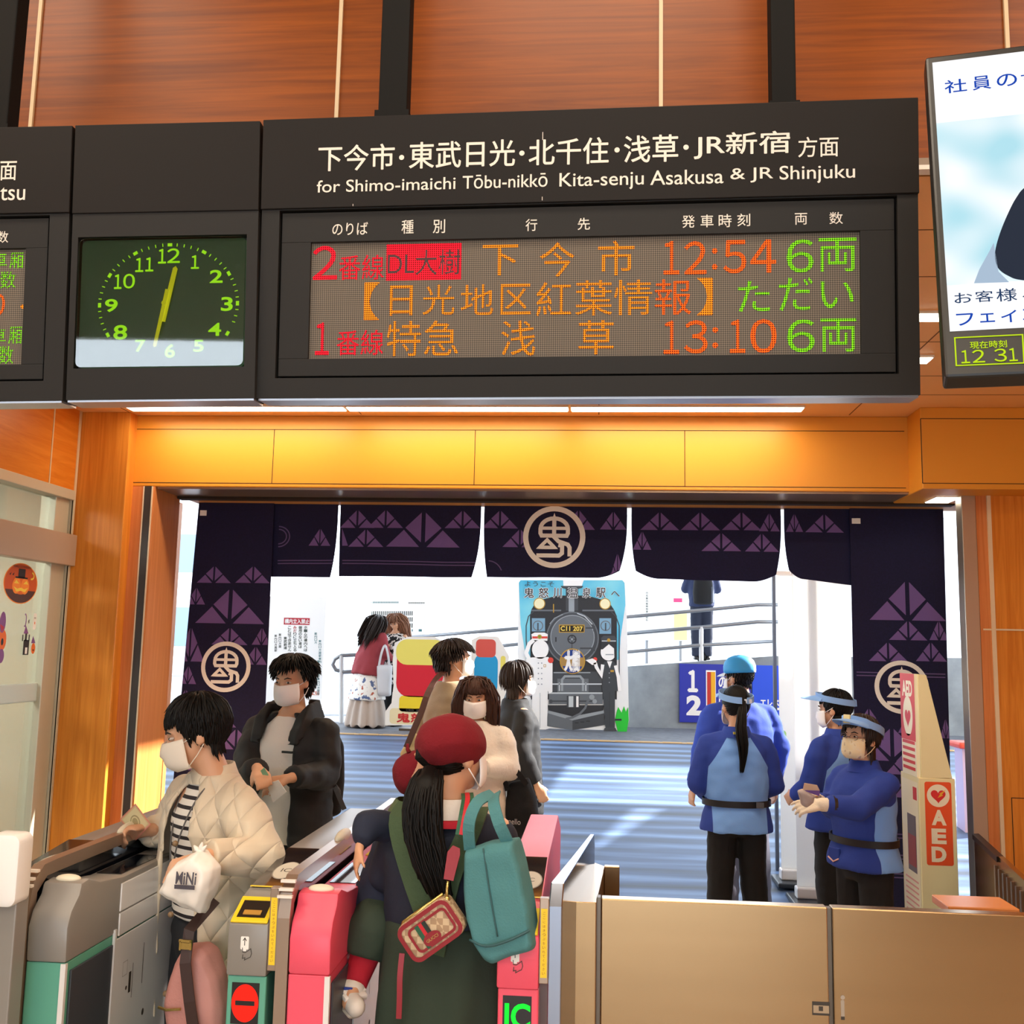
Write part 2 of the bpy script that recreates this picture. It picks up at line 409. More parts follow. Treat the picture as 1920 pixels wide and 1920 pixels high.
# the low ceiling with panel joints
m = MB(); m.box((-4.2,3.05,CZ),(4.4,6.6,CZ+0.1)); low = struct('ceiling_low', m, CEIL)
m = MB()
for y in (3.45,3.9,4.75,5.35,5.75): m.box((-4.2,y,CZ-0.0012),(4.4,y+0.006,CZ+0.002))
for x in (-3.0,-1.5,0.0,1.52): m.box((x,3.05,CZ-0.0012),(x+0.006,6.25,CZ+0.002))
struct('trim_ceiling_joints', m, mat('joint_brown','#6b451e',0.8))
def strip(x0,x1,y,grp,lab):
    t = root('ceiling_light',((x0+x1)/2,y,CZ-0.012),lab,'ceiling light',grp)
    f = MB(); f.box((x0,y-0.055,CZ-0.012),(x1,y+0.055,CZ-0.0002)); build('housing',f,WHITE,t)
    d = MB(); d.box((x0+0.006,y-0.048,CZ-0.016),(x1-0.006,y+0.048,CZ-0.0115)); build('diffuser',d,DIFF,t)
    area('strip_light',((x0+x1)/2,y,CZ-0.03),(x1-x0)*0.9,0.08,9,WARM)
xa = [onZ(px,762,CZ).x for px in (240,646,650,1066,1070,1508)]
for k,n_ in enumerate(('left','middle','right')):
    strip(xa[2*k],xa[2*k+1],6.06,'strip lights above the doorway','white ceiling strip light over the doorway, %s one of the row of three'%n_)
strip(0.0,1.62,5.02,'strip lights beside the screen','short white ceiling strip light glimpsed beside the screen, lower of two')
strip(0.0,1.62,4.36,'strip lights beside the screen','short white ceiling strip light glimpsed beside the screen, upper of two')
# the rest of the shell
m = MB(); m.box((-6.3,-4.2,5.0),(4.4,3.16,5.1)); struct('ceiling', m, mat('ceiling_hall','#cdb392',0.7))
PLAS = mat('hall_wall','#c9a67c',0.6)
m = MB(); m.box((-6.3,-4.3,2.5),(4.4,-4.2,3.1)); m.box((-6.3,-4.3,4.0),(4.4,-4.2,5.0)); m.box((-1.6,-4.3,3.1),(4.4,-4.2,4.0)); m.box((-6.3,-4.3,0),(-2.0,-4.2,2.5)); m.box((2.0,-4.3,0),(4.4,-4.2,2.5)); struct('wall_back', m, mat('hall_rear','#5c4c38',.6))  # high gap in the unseen rear wall added for the clock glass reflection
m = MB(); m.box((4.3,-4.2,0),(4.4,6.3,5.0)); struct('wall_right', m, WOOD_V)

# header over the doorway
m = MB(); m.box((-3.065,HY,HB),(1.90,HY+0.36,CZ)); struct('wall_header', m, ORANGE, bevel=0.006)
m = MB(); z1=HT; z0=onY(960,912,HY).z+0.008
xs=[onY(px,860,HY).x for px in (232,512,890,1284,1697)]
for x in xs[1:-1]: m.box((x-0.002,HY-0.0015,z0),(x+0.002,HY+0.002,z1))
for z in (z0,z1): m.box((xs[0],HY-0.0015,z-0.002),(xs[-1],HY+0.002,z+0.002))
struct('trim_header_grooves', m, GROOVE)
m = MB(); m.box((1.88,6.05,2.715),(4.4,6.7,CZ)); struct('wall_header_right', m, ORANGE, bevel=0.006)
m = MB(); a=onY(1726,785,6.05); b=onY(1731,906,6.05)
for z in (a.z,b.z): m.box((a.x,6.0485,z-0.002),(4.2,6.052,z+0.002))
m.box((a.x-0.002,6.0485,b.z),(a.x+0.002,6.052,a.z)); struct('trim_header_right_grooves', m, GROOVE)
# soffit: metal track, dark gap, inner beam
m = MB(); m.box((-2.83,HY+0.02,HB-0.012),(2.26,HY+0.34,HB+0.002)); struct('trim_door_track', m, mat('track_metal','#a8917c',0.3,0.7))
m = MB(); m.box((-2.83,HY+0.34,HB-0.03),(2.26,HY+0.42,HB+0.03)); struct('trim_track_gap', m, GROOVE)
m = MB(); m.box((-2.83,HY+0.42,HB-0.012),(2.5,NY+0.06,HB+0.3)); struct('wall_door_head', m, mat('head_wood','#c98f4e',0.5))
p = onZ(1782,935,2.70)
t = root('soffit_light',(p.x,HY+0.17,HB-0.02),'small white square light under the right end of the doorway beam','light')
m = MB(); m.box((p.x-0.075,HY+0.05,HB-0.022),(p.x+0.075,HY+0.29,HB-0.012)); build('housing',m,WHITE,t)
m = MB(); m.box((p.x-0.068,HY+0.06,HB-0.026),(p.x+0.068,HY+0.28,HB-0.0215)); build('diffuser',m,DIFF,t)

# left side: wood column, door jamb, track
m = MB(); m.box((LX,6.2,0),(-2.985,6.7,CZ)); struct('wall_column_left', m, WOOD_V, bevel=0.004)
xt0,xt1=onY(243,1334,HY).x,onY(257,1334,HY).x
m = MB(); m.box((-2.985,HY,0),(xt1+0.02,6.7,HB)); struct('wall_jamb_left', m, WOOD_D)
m = MB(); m.box((xt0,HY-0.003,0),(xt1,HY+0.01,HB)); struct('trim_track_left', m, mat('track_black','#33302e',0.5))
for k,x in enumerate((onY(217,1334,HY).x,xt0-0.004,xt1+0.004)):
    m = MB(); m.box((x-0.004,HY-0.006,0),(x+0.004,HY+0.002,HB)); struct('trim_jamb_line_%d'%(k+1), m, mat('line_cream','#dccbb0',0.4))
xj=onY(343,955,NY+.1).x
m = MB(); m.box((-2.985,6.7,0),(xj,NY+0.1,HB)); struct('wall_jamb_left_inner', m, WOOD_D, bevel=0.01)
m = MB(); m.box((-12,6.72,0),(-2.98,7.0,5.4)); struct('wall_front_left', m, PLAS)
m = MB(); m.box((2.47,6.72,0),(12,7.0,5.4)); struct('wall_front_right', m, PLAS)
m = MB(); m.box((-3.0,6.72,HB+0.3),(2.5,7.0,5.4)); struct('wall_front_top', m, PLAS)
# shop front on the left wall: wood above, glass door in an aluminium frame
DZ = 2.67
m = MB(); m.box((LX-0.12,1.0,DZ+0.012),(LX,6.2,CZ)); struct('wall_left', m, WOOD_L)
m = MB(); m.box((-6.3,0.9,0),(LX,1.0,5.0)); m.box((-6.4,-4.2,0),(-6.3,1.0,5.0)); struct('wall_left_rear', m, PLAS)
m = MB(); m.box((LX-0.12,1.0,CZ),(LX,3.02,5.0)); struct('wall_left_upper', m, PLAS)
m = MB(); y=onX(97,840,LX).y; m.box((LX-0.005,y-0.006,DZ),(LX+0.003,y+0.006,CZ)); m.box((LX-0.005,6.17,0),(LX+0.004,6.196,CZ)); struct('trim_left_seam', m, SEAM)
FRM = mat('door_frame_grey','#c6bfa8',0.42,0.25)
yP0 = onX(100,1000,LX).y; yP1=6.17
t = bpy.data.objects.new('door_1',None); C.objects.link(t); t.location=(LX,5.0,0); t['kind']='structure'; MW['door_1']=Matrix.Translation((LX,5.0,0))
m = MB(); m.box((LX-0.10,1.0,DZ-0.05),(LX+0.012,yP1,DZ+0.012)); m.box((LX-0.10,yP0+0.22,0),(LX+0.006,yP1,DZ)); m.box((LX-0.12,yP0+0.04,0),(LX-0.02,yP0+0.20,DZ)); build('frame',m,FRM,t,bevel=0.004)
a=onX(60,985,LX+0.03); b=onX(60,1052,LX+0.03)
m = MB(); m.box((LX-0.06,2.0,b.z+0.01),(LX+0.03,yP0+0.33,a.z)); build('rail_cover',m,mat('rail_beige','#b9a48f',0.4,0.3),t,bevel=0.004)
GL = mat('door_glass','#d5ded6',0.04,trans=0.9,alpha=0.35)
m = MB(); m.box((LX-0.065,1.0,0.05),(LX-0.055,yP0+0.06,DZ-0.05)); build('glass',m,GL,t)
a=onX(40,1298,LX-0.06); m = MB(); m.box((LX-0.075,1.0,a.z-0.06),(LX-0.045,yP0+0.08,a.z+0.05)); build('push_bar',m,mat('frosted_bar','#c4d0c8',0.35),t,bevel=0.008)
# shop interior glimpsed through the glass
m = MB(); m.box((-6.2,6.25,0),(LX-0.12,6.35,3.2)); struct('wall_shop', m, mat('shop_wall','#bdb39c',0.6))
m = MB(); m.box((-6.2,1.0,0),(-6.1,6.25,3.2)); struct('wall_shop_far', m, mat('shop_far','#d8dccf',0.7))
m = MB(); m.box((-6.2,1.0,3.0),(LX-0.12,6.3,3.1)); struct('ceiling_shop', m, WHITE)
m = MB(); m.box((-6.2,1.0,-0.05),(LX-0.2,6.3,0)); struct('floor_shop', m, FLOOR)
area('shop_light',(-4.8,4.2,2.95),1.2,0.5,170,(0.95,1.0,0.93))
# stickers on the glass
FR = Frame((LX-0.05,4.5,1.7),(0,1,0),(0,0,1))
def stick(px,py): return FR.uv(px,py)
K_BLACK=plain('ink_black','#1d1614'); K_OR=plain('ink_orange','#e0691a'); K_OR2=plain('ink_pumpkin','#f08a2a'); K_YE=plain('ink_yellow','#f2d04a'); K_DK=plain('ink_brown','#4a2a22'); K_PUR=plain('ink_violet','#7d4a86'); K_WH=plain('ink_white','#f2efe8')
d = Draw(FR); c=stick(39,1094); ra=abs(stick(71,1094)[0]-stick(7,1094)[0])/2; rb=abs(stick(39,1056)[1]-stick(39,1133)[1])/2
d.disc(c[0],c[1],ra,rb,K_OR2); d.disc(c[0],c[1],ra*.95,rb*.95,plain('ink_sunset','#c8541a'),1)
d.disc(c[0],c[1],ra*.95,rb*.95,K_DK,2,a0=200,a1=340); d.disc(c[0]-.01*ra,c[1]-.12*rb,ra*.52,rb*.42,K_OR,3)
d.disc(c[0]-.26*ra,c[1]-.12*rb,ra*.24,rb*.40,K_OR2,4); d.disc(c[0]+.24*ra,c[1]-.12*rb,ra*.24,rb*.40,K_OR2,4)
d.rect(c[0]-.2*ra,c[1]+.28*rb,c[0]+.2*ra,c[1]+.72*rb,K_BLACK,5); d.rect(c[0]-.36*ra,c[1]+.24*rb,c[0]+.36*ra,c[1]+.32*rb,K_BLACK,5)
for sx in (-1,1): d.poly([(c[0]+sx*.12*ra,c[1]-.02*rb),(c[0]+sx*.42*ra,c[1]-.02*rb),(c[0]+sx*.30*ra,c[1]+.16*rb)],K_YE,6)
d.poly([(c[0]-.42*ra,c[1]-.18*rb),(c[0]-.2*ra,c[1]-.27*rb),(c[0],c[1]-.2*rb),(c[0]+.2*ra,c[1]-.27*rb),(c[0]+.42*ra,c[1]-.18*rb),(c[0]+.26*ra,c[1]-.42*rb),(c[0],c[1]-.36*rb),(c[0]-.26*ra,c[1]-.42*rb)],K_YE,6)
d.ring(c[0]+.6*ra,c[1]+.42*rb,.16*ra,.2*rb,.06*ra,K_YE,5,a0=-110,a1=90)
for q in (-.55,-.72): d.poly([(c[0]+q*ra,c[1]+.4*rb),(c[0]+(q+.12)*ra,c[1]+.5*rb),(c[0]+(q+.06)*ra,c[1]+.34*rb)],K_BLACK,5)
d.text('HALLOWEEN',c[0]-.5*ra,c[1]+.76*rb,c[0]+.5*ra,c[1]+.87*rb,K_BLACK,6)
tag(d.build('pumpkin_sticker',solid=0.0),'round orange pumpkin sticker with a top hat on the glass door','sticker')
d = Draw(FR); P=stick
def pr(x0,y0,x1,y1,m,l=0): a=P(x0,y1); b=P(x1,y0); d.rect(min(a[0],b[0]),a[1],max(a[0],b[0]),b[1],m,l)
pr(42,1200,55,1228,K_BLACK); pr(46,1186,51,1202,K_BLACK); d.poly([P(44,1188),P(53,1188),P(48.5,1172)],K_PUR,1); pr(41,1190,44,1202,K_BLACK); pr(53,1190,56,1202,K_BLACK); pr(46,1214,51,1226,K_WH,1)
tag(d.build('castle_sticker'),'black haunted castle sticker low on the glass door','sticker')
d = Draw(FR); a=P(62,1216); d.disc(a[0],a[1],.022,.032,K_OR); d.poly([P(58,1206),P(66,1206),P(62,1192)],K_PUR,1); d.rect(a[0]-.008,a[1]-.012,a[0]+.008,a[1]-.006,K_BLACK,2)
tag(d.build('gourd_sticker'),'small orange pumpkin sticker in a pointed hat beside the castle sticker','sticker')
d = Draw(FR); a=P(65,1165); d.rrect(a[0]-.017,a[1]-.05,a[0]+.017,a[1]+.05,.015,K_WH); d.disc(a[0]-.005,a[1]+.02,.003,.005,K_BLACK,1); d.disc(a[0]+.006,a[1]+.02,.003,.005,K_BLACK,1); d.disc(a[0],a[1]-.01,.005,.008,K_OR,1)
tag(d.build('ghost_sticker'),'small white ghost sticker above the orange pumpkin one','sticker')
d = Draw(FR); a=P(47,1163); d.ring(a[0],a[1],.016,.04,.009,K_PUR,0,a0=-120,a1=120); b=P(54,1165); d.poly([(b[0]+.01*(1 if k%2 else .45)*math.cos(k*PI/5),b[1]+.018*(1 if k%2 else .45)*math.sin(k*PI/5)) for k in range(10)],K_DK)
tag(d.build('moon_sticker'),'violet crescent moon and star sticker above the castle sticker','sticker')
d = Draw(FR); a=P(4,1200); d.disc(a[0],a[1],.04,.06,K_OR); d.disc(a[0]-.01,a[1]+.1,.03,.06,K_PUR,1); d.disc(a[0]+.0,a[1]-.09,.03,.04,K_PUR,1); d.poly([P(0,1170),P(8,1176),P(3,1186)],plain('ink_red','#b0283a'),2); d.disc(a[0],a[1]-.01,.012,.02,K_BLACK,2)
tag(d.build('party_sticker'),'violet and orange halloween sticker cut off by the left edge of the photo','sticker')

# right side: steel jamb, wood wall with cream trims
xr0=onY(1803,965,NY).x; xr1=onY(1851,940,HY).x
xk=onY(1803,965,HY).x
m = MB(); m.box((xk,HY-.002,0),(2.265,HY+0.10,HB-.01)); struct('wall_jamb_right', m, mat('jamb_steel','#b0a494',.35,.75), bevel=0.004)
m = MB(); m.box((2.265,HY,0),(xr1,HY+0.02,HB)); struct('trim_jamb_right_face', m, WOOD_D)
m = MB(); m.box((xr1,HY-0.004,0),(4.4,HY+0.1,HB)); struct('wall_doorway_right', m, WOOD_V)
m = MB(); m.box((xr1-0.006,HY-0.012,0),(xr1+0.016,HY,HB)); z=onY(1890,1181,HY).z; m.box((xr1,HY-0.010,z-0.005),(4.4,HY-0.003,z+0.005)); m.box((2.28,HY-0.003,z-0.005),(xr1,HY+0.001,z+0.005)); struct('trim_right_seams', m, mat('seam_right','#e0cba6',0.45))
m = MB(); a=onY(1896,1496,HY-.005); m.box((a.x,HY-0.006,0.2),(a.x+0.004,HY-0.003,a.z)); m.box((a.x,HY-0.006,a.z-0.002),(4.2,HY-0.003,a.z+0.002)); struct('trim_hatch_line', m, GROOVE)
# unseen canopy added as sun blocker; edges and slot shaped to the sun patches
m = MB(); CNP=5.6
m.box((-10,7.0,CNP),(3.4,10.5,CNP+0.2)); 
def shade_pt(px,py):
    p=onZ(px,py,.15)
    for _ in range(6): p=onZ(px,py,deck_z(p.y))
    return p+SUND*((CNP-p.z)/SUND.z)
HQ=[shade_pt(*q) for q in ((1108,1592),(1178,1590),(1296,1514),(1192,1512))]
HQ=[(p.x,p.y) for p in HQ]; OQ=[(-10,10.5),(10,10.5),(10,13.4),(-10,13.4)]
for i in range(4):
    j=(i+1)%4; q=[OQ[i],OQ[j],HQ[j],HQ[i]]
    m.add([(x,min(13.4,max(10.5,y)),CNP) for x,y in q]+[(x,min(13.4,max(10.5,y)),CNP+.2) for x,y in q],[(0,1,2,3),(7,6,5,4),(0,4,5,1),(1,5,6,2),(2,6,7,3),(3,7,4,0)])
m.box((-10,13.4,CNP),(6.8,15.2,CNP+0.2)); m.box((-10,15.2,CNP),(14,18.5,CNP+0.2))
struct('ceiling_sun_blocker', m, WHITE)

# ============================================================ CURTAINS (noren)
IND = ramp_mat('noren_indigo',[(0.3,'#131233'),(0.7,'#1a1942')],noise_val(90),0.9)
PUR = plain('noren_print_violet','#7a5f9e',0.9); NWH = plain('noren_print_white','#fffcf2',0.9); LIN=plain('noren_print_line','#6a5a8a',0.9)
FN = Frame((0,NY,0),(1,0,0),(0,0,1))
U = lambda x,y: FN.uv(x,y)
def emblem(d,c,R,L=3):
    """white ring with the station's character drawn in thick strokes"""
    t=R*0.17; d.disc(c[0],c[1],R,R,IND,L); d.ring(c[0],c[1],R,R,t,NWH,L+1)
    k=R/100.0; w=13*k
    def q(*pp): return [(c[0]+a*k,c[1]+b*k) for a,b in pp]
    arch=[(-44,12)]+[(-44*math.cos(rad(a)),26+34*math.sin(rad(a))) for a in range(0,181,15)]+[(44,12)]
    d.stroke(q(*arch,(40,4),(-40,4)),w,NWH,L+2,closed=True,sub=3)
    d.stroke(q((-40,28),(40,28)),w*.8,NWH,L+2,sub=6); d.stroke(q((0,66),(0,4)),w,NWH,L+2,sub=6); d.poly(q((-6,60),(6,60),(0,78)),NWH,L+2)
    d.stroke(q((-2,2),(14,-14),(44,-24),(50,-34),(50,-62)),w,NWH,L+2,sub=4)
    d.stroke(q((-46,-34),(-22,-10),(2,-34)),w*.85,NWH,L+2,closed=True,sub=4)
    d.stroke(q((-56,-60),(16,-60),(26,-52),(26,-28),(14,-26)),w,NWH,L+2,sub=5)
def tri(d,c,wd,h,L=1,m=None,g=0.055):
    """split triangle: apex c, four lines apart"""
    m=m or PUR; x,y=c; e=wd*g*0.5
    def T(a): d.poly([(x+p*wd/2,y-q*h) for p,q in a],m,L,sub=3)
    g2=g
    T([(-g2,g2*1.6),(-g2,1-g2*2.2),(-0.5+g2*.2,0.5-g2*.1)]); T([(g2,g2*1.6),(0.5-g2*.2,0.5-g2*.1),(g2,1-g2*2.2)])
    T([(-0.5-g2*.5,0.5+g2*.9),(-g2*1.8,1),(-1,1)]); T([(0.5+g2*.5,0.5+g2*.9),(1,1),(g2*1.8,1)])
def cloth(name,lab,edge,hem,z1,amp,seed,draw,grp,curl=None,y0=0.0):
    """a hanging cloth; edge(z)->(u0,u1), wavy in depth, printed with draw(d)"""
    def wv(u,z): 
        s=(z1-z)
        return y0-amp*s*(math.sin(u*9+seed)+0.6*math.sin(u*17+seed*2.3))*0.5
    th=0.006
    def P(u,z,d): return Vector((u,NY+wv(u,z)-d,z))
    nu,nz=40,24; m=MB(); F_,B_=[],[]
    for j in range(nz+1):
        t=j/nz; r1=[];r2=[]
        for i in range(nu+1):
            s=i/nu; zb=hem(s); z=z1+(zb-z1)*t; a,b=edge(z); u=a+(b-a)*s
            r1.append(P(u,z,0.0)); r2.append(P(u,z,-th))
        F_.append(r1);B_.append(r2)
    for j in range(nz+1): m.v+=F_[j]
    nb=len(m.v)
    for j in range(nz+1): m.v+=B_[j]
    W=nu+1
    for j in range(nz):
        for i in range(nu):
            a=j*W+i; m.f.append([a,a+W,a+W+1,a+1]); m.f.append([nb+a,nb+a+1,nb+a+W+1,nb+a+W])
    for j in range(nz):
        for i in (0,nu):
            a=j*W+i; m.f.append([a,nb+a,nb+a+W,a+W])
    for i in range(nu):
        for j in (0,nz): a=j*W+i; m.f.append([a,a+1,nb+a+1,nb+a])
    m.m=[0]*len(m.f)
    o=build(name,m,IND,None,smooth=40); tag(o,lab,'curtain',grp)
    def Q(u,z,dd):
        a,b=edge(z); s=min(1,max(0,(u-a)/max(1e-6,b-a))); z=max(z,hem(s)+.004); a,b=edge(z)
        return P(min(b-.003,max(a+.003,u)),min(z,z1-.002),dd)
    d=Draw(FN,0.0012,warp=Q,step=0.0008); draw(d)
    if d.mb.f: build('printed_pattern',d.mb,d.mats,o,world=True,label='violet and white printed pattern')
    return o
def lin(d,x0,y0,x1,y1,w=0.007,L=1):
    a=U(x0,y0); b=U(x1,y1); d.stroke([a,b],w,LIN,L,sub=12)
ZT=onY(960,951,NY).z+0.02
def hemz(x,y): return U(x,y)[1]
# upper strip: five flaps cut between x = 636, 905, 1180, 1467
TW=U(1010,1000)[0]-U(942,1000)[0]; TH=U(600,955)[1]-U(600,990)[1]
def row(d,xs,y,lo,hi,big=None):
    for x in xs:
        c=U(x,y)
        if lo-0.0<c[0]<hi: tri(d,c,TW*1.02,TH)
def clipdraw(lo,hi,fn):
    return fn
flaps=[(500,634,'left end'),(638,902,'second from left'),(908,1176,'middle'),(1184,1464,'second from right'),(1470,1612,'right end')]
hem_px=[(1081,1083),(1080,1083),(1082,1084),(1084,1092),(1083,1100)]
curl_l=[0,.004,.03,.045,.055]; curl_r=[.035,.055,.07,.05,0]
def mk(i):
    x0,x1,lab=flaps[i]; ua=U(x0,960)[0]; ub=U(x1,960)[0]; h0=hemz(x0,hem_px[i][0]); h1=hemz(x1,hem_px[i][1]); zs=U(x0,(1020,1000,990,990,990)[i])[1]
    def edge(z):
        t=max(0,(ZT-0.12-z)/(ZT-0.12-min(h0,h1))); t=min(1,t)
        return ua+curl_l[i]*t**2.2, ub-curl_r[i]*t**2.2
    def hem(s): 
        z=h0+(h1-h0)*s
        if i in (3,4) and s<0.16: z+=0.05*((0.16-s)/0.16)**2
        if i in (2,3) and s>0.84: z+=0.05*((s-0.84)/0.16)**2
        return z
    def draw(d):
        if i==0:
            c=U(522,1006); d.ring(c[0],c[1],.085,.075,.008,LIN,1,a0=-90,a1=90); d.ring(c[0],c[1],.062,.055,.008,LIN,1,a0=-90,a1=90)
            lin(d,520,1051,628,1051); lin(d,520,1056.5,628,1056.5)
            tri(d,U(601,989),TW*.62,TH*.98)
        elif i==1:
            for x in (671,724): 
                c=U(x,954); tri(d,c,TW,TH*1.02)
            c=U(687,990); tri(d,c,TW,TH)
            c=U(795,955); tri(d,c,TW*2.05,TH*2.0)
            c=U(868,955); tri(d,c,TW,TH)
            lin(d,641,1050.5,895,1055); lin(d,641,1056,894,1060.5)
            d.poly([U(641,990),U(652,1023),U(641,1023)],PUR,1)
        elif i==2:
            for x in (938,): tri(d,U(x,955),TW,TH)
            tri(d,U(975,990),TW*.95,TH); tri(d,U(1085,954),TW*.9,TH*1.1); tri(d,U(1150,957),TW*.72,TH)
            tri(d,U(1158,1034),TW*.42,TH*1.45)
            c=U(1039,1007); R=abs(U(1097,1007)[0]-U(980,1007)[0])/2; emblem(d,c,R)
            d.ring(U(915,1078)[0],U(915,1078)[1],.10,.10,.007,LIN,1,a0=20,a1=88)
        elif i==3:
            for x in (1237,1313,1390): tri(d,U(x,958),TW*1.05,TH)
            tri(d,U(1204,994),TW*.5,TH*1.02); tri(d,U(1352,997),TW*1.05,TH); tri(d,U(1428,998),TW*.9,TH)
            tri(d,U(1442,960),TW*.55,TH)
        else:
            tri(d,U(1545,962),TW*1.02,TH); tri(d,U(1489,961),TW*.45,TH)
    cloth('noren_curtain','short indigo curtain flap over the doorway, %s of the five flaps'%lab if i!=2 else 'short indigo middle curtain flap with a round white emblem',edge,hem,ZT,0.05,i*1.7,draw,'short curtain flaps over the doorway')
for i in range(5): mk(i)
# side curtains hang to the floor
def side_edge(tl,bl,tr,br):
    a=U(*tl); b=U(*bl); c=U(*tr); e=U(*br)
    def f(z):
        t=(a[1]-z)/(a[1]-b[1]); s=(c[1]-z)/(c[1]-e[1]); return a[0]+(b[0]-a[0])*t, c[0]+(e[0]-c[0])*s
    return f
def dl(d):
    for x in (406,478): tri(d,U(x,1060),TW*1.02*0.96,TH*.95)
    tri(d,U(437,1100),TW*1.95,TH*1.95)
    tri(d,U(372,1100),TW*.55,TH*.95); 
    tri(d,U(362,1172),TW*.85,TH*1.9); tri(d,U(435,1175),TW,TH*.95); tri(d,U(494,1175),TW*.55,TH*.95)
    tri(d,U(482,1210),TW*.7,TH); tri(d,U(357,1246),TW*.5,TH); tri(d,U(352,1290),TW*.6,TH)
    c=U(426.5,1250); R=abs(U(472,1250)[0]-U(381,1250)[0])/2; emblem(d,c,R)
    tri(d,U(417,1328),TW*.9,TH*.95); tri(d,U(446,1364),TW*1.1,TH*1.1); tri(d,U(398,1400),TW*1.2,TH*1.2); tri(d,U(470,1470),TW*.9,TH*1.3)
    a=U(378,968); b=U(391,958); d.rect(a[0],a[1],b[0],b[1],NWH,2)
o=cloth('noren_side_curtain','long indigo side curtain with a round white emblem, left of the doorway',side_edge((375,955),(312,1640),(516,955),(486,1640)),lambda s:0.12,ZT,0.012,0.6,dl,'long side curtains',y0=-0.03)
def dr(d):
    tri(d,U(1697,1085),TW*1.95,TH*2.1); tri(d,U(1699,1162),TW*.98,TH*1.02); tri(d,U(1757,1162),TW*.5,TH*1.02)
    tri(d,U(1662,1202),TW*.98,TH); tri(d,U(1742,1202),TW*.8,TH)
    lin(d,1604,1260,1770,1264); lin(d,1604,1266,1770,1270)
    c=U(1688,1288); R=abs(U(1738,1288)[0]-U(1637,1288)[0])/2; emblem(d,c,R)
    tri(d,U(1627,1325),TW*.75,TH*1.1); tri(d,U(1669,1360),TW*1.7,TH*1.7); tri(d,U(1698,1335),TW*.5,TH); tri(d,U(1770,1345),TW*.3,TH); tri(d,U(1690,1412),TW*.9,TH); tri(d,U(1668,1448),TW,TH*1.15)
    for o_ in (0,7): 
        lin(d,1675,1562+o_*1.0,1772,1563+o_); lin(d,1675,1608-o_,1772,1609-o_); lin(d,1665,1636+o_,1772,1636+o_)
    c=U(1675,1585); d.ring(c[0],c[1],.09,.09,.007,LIN,1,a0=90,a1=270)
    a=U(1595,983); b=U(1611,973); d.rect(a[0],a[1],b[0],b[1],NWH,2)
cloth('noren_side_curtain','long indigo side curtain with a round white emblem, right of the doorway',side_edge((1591,965),(1606,1600),(1766,965),(1784,1600)),lambda s:0.05,ZT,0.012,2.1,dr,'long side curtains',y0=-0.03)
m=MB(); m.tube([(-2.79,NY+0.02,ZT+0.01),(2.45,NY+0.02,ZT+0.01)],0.014,12)
thing('curtain_rod',m,STEEL_DK,'thin metal rod the indigo curtains hang from under the doorway beam','rod',smooth=40)
# ============================================================ SIGNS
def sgn_frame(cx,cz,Y,yw,t,ro):
    yw,t,ro=rad(yw),rad(t),rad(ro)
    r=Vector((math.cos(yw),math.sin(yw),0)); n=Vector((math.sin(yw),-math.cos(yw),0)); u=Vector((0,0,1))*math.cos(t)+n*math.sin(t)
    return Frame((cx,Y,cz), r*math.cos(ro)+u*math.sin(ro), -r*math.sin(ro)+u*math.cos(ro))
CASE = mat('sign_case','#262524',0.6,spec=.2,var=0.05,vscale=5); CAP = mat('sign_cap','#191513',0.6,spec=.2); LETT = mat('sign_letters','#e2d9cd',0.6)
POST = mat('post_black','#100f0e',0.7,spec=.15,bump=0.02,bscale=90); UNDER = mat('sign_underside','#b9bcc4',0.3,0.7)
def led(name,col,e):
    """lit dots: emission cut into a dot grid over the plane coordinates"""
    m=mat(name,'#0c0b0a',0.7,spec=.1); n,l,b=nodes(m)
    uv=n.new('ShaderNodeUVMap'); uv.uv_map='plane'; sp=n.new('ShaderNodeSeparateXYZ'); l.new(uv.outputs[0],sp.inputs[0]); P=0.0058
    outs=[]
    for ax in ('X','Y'):
        a=n.new('ShaderNodeMath'); a.operation='MULTIPLY'; a.inputs[1].default_value=2*PI/P; l.new(sp.outputs[ax],a.inputs[0])
        c=n.new('ShaderNodeMath'); c.operation='COSINE'; l.new(a.outputs[0],c.inputs[0]); outs.append(c.outputs[0])
    s=n.new('ShaderNodeMath'); s.operation='ADD'; l.new(outs[0],s.inputs[0]); l.new(outs[1],s.inputs[1])
    r=n.new('ShaderNodeMapRange'); r.inputs['From Min'].default_value=-1.3; r.inputs['From Max'].default_value=1.2; l.new(s.outputs[0],r.inputs['Value'])
    q=n.new('ShaderNodeMath'); q.operation='MULTIPLY'; q.inputs[1].default_value=e; l.new(r.outputs[0],q.inputs[0])
    b.inputs['Emission Color'].default_value=S(col); l.new(q.outputs[0],b.inputs['Emission Strength']); return m
L_RED=led('led_red','#ff1226',2.6); L_ORG=led('led_orange','#ff8a18',1.9); L_ORR=led('led_orange_red','#ff5a12',2.2); L_GRN=led('led_green','#84dc18',1.7)
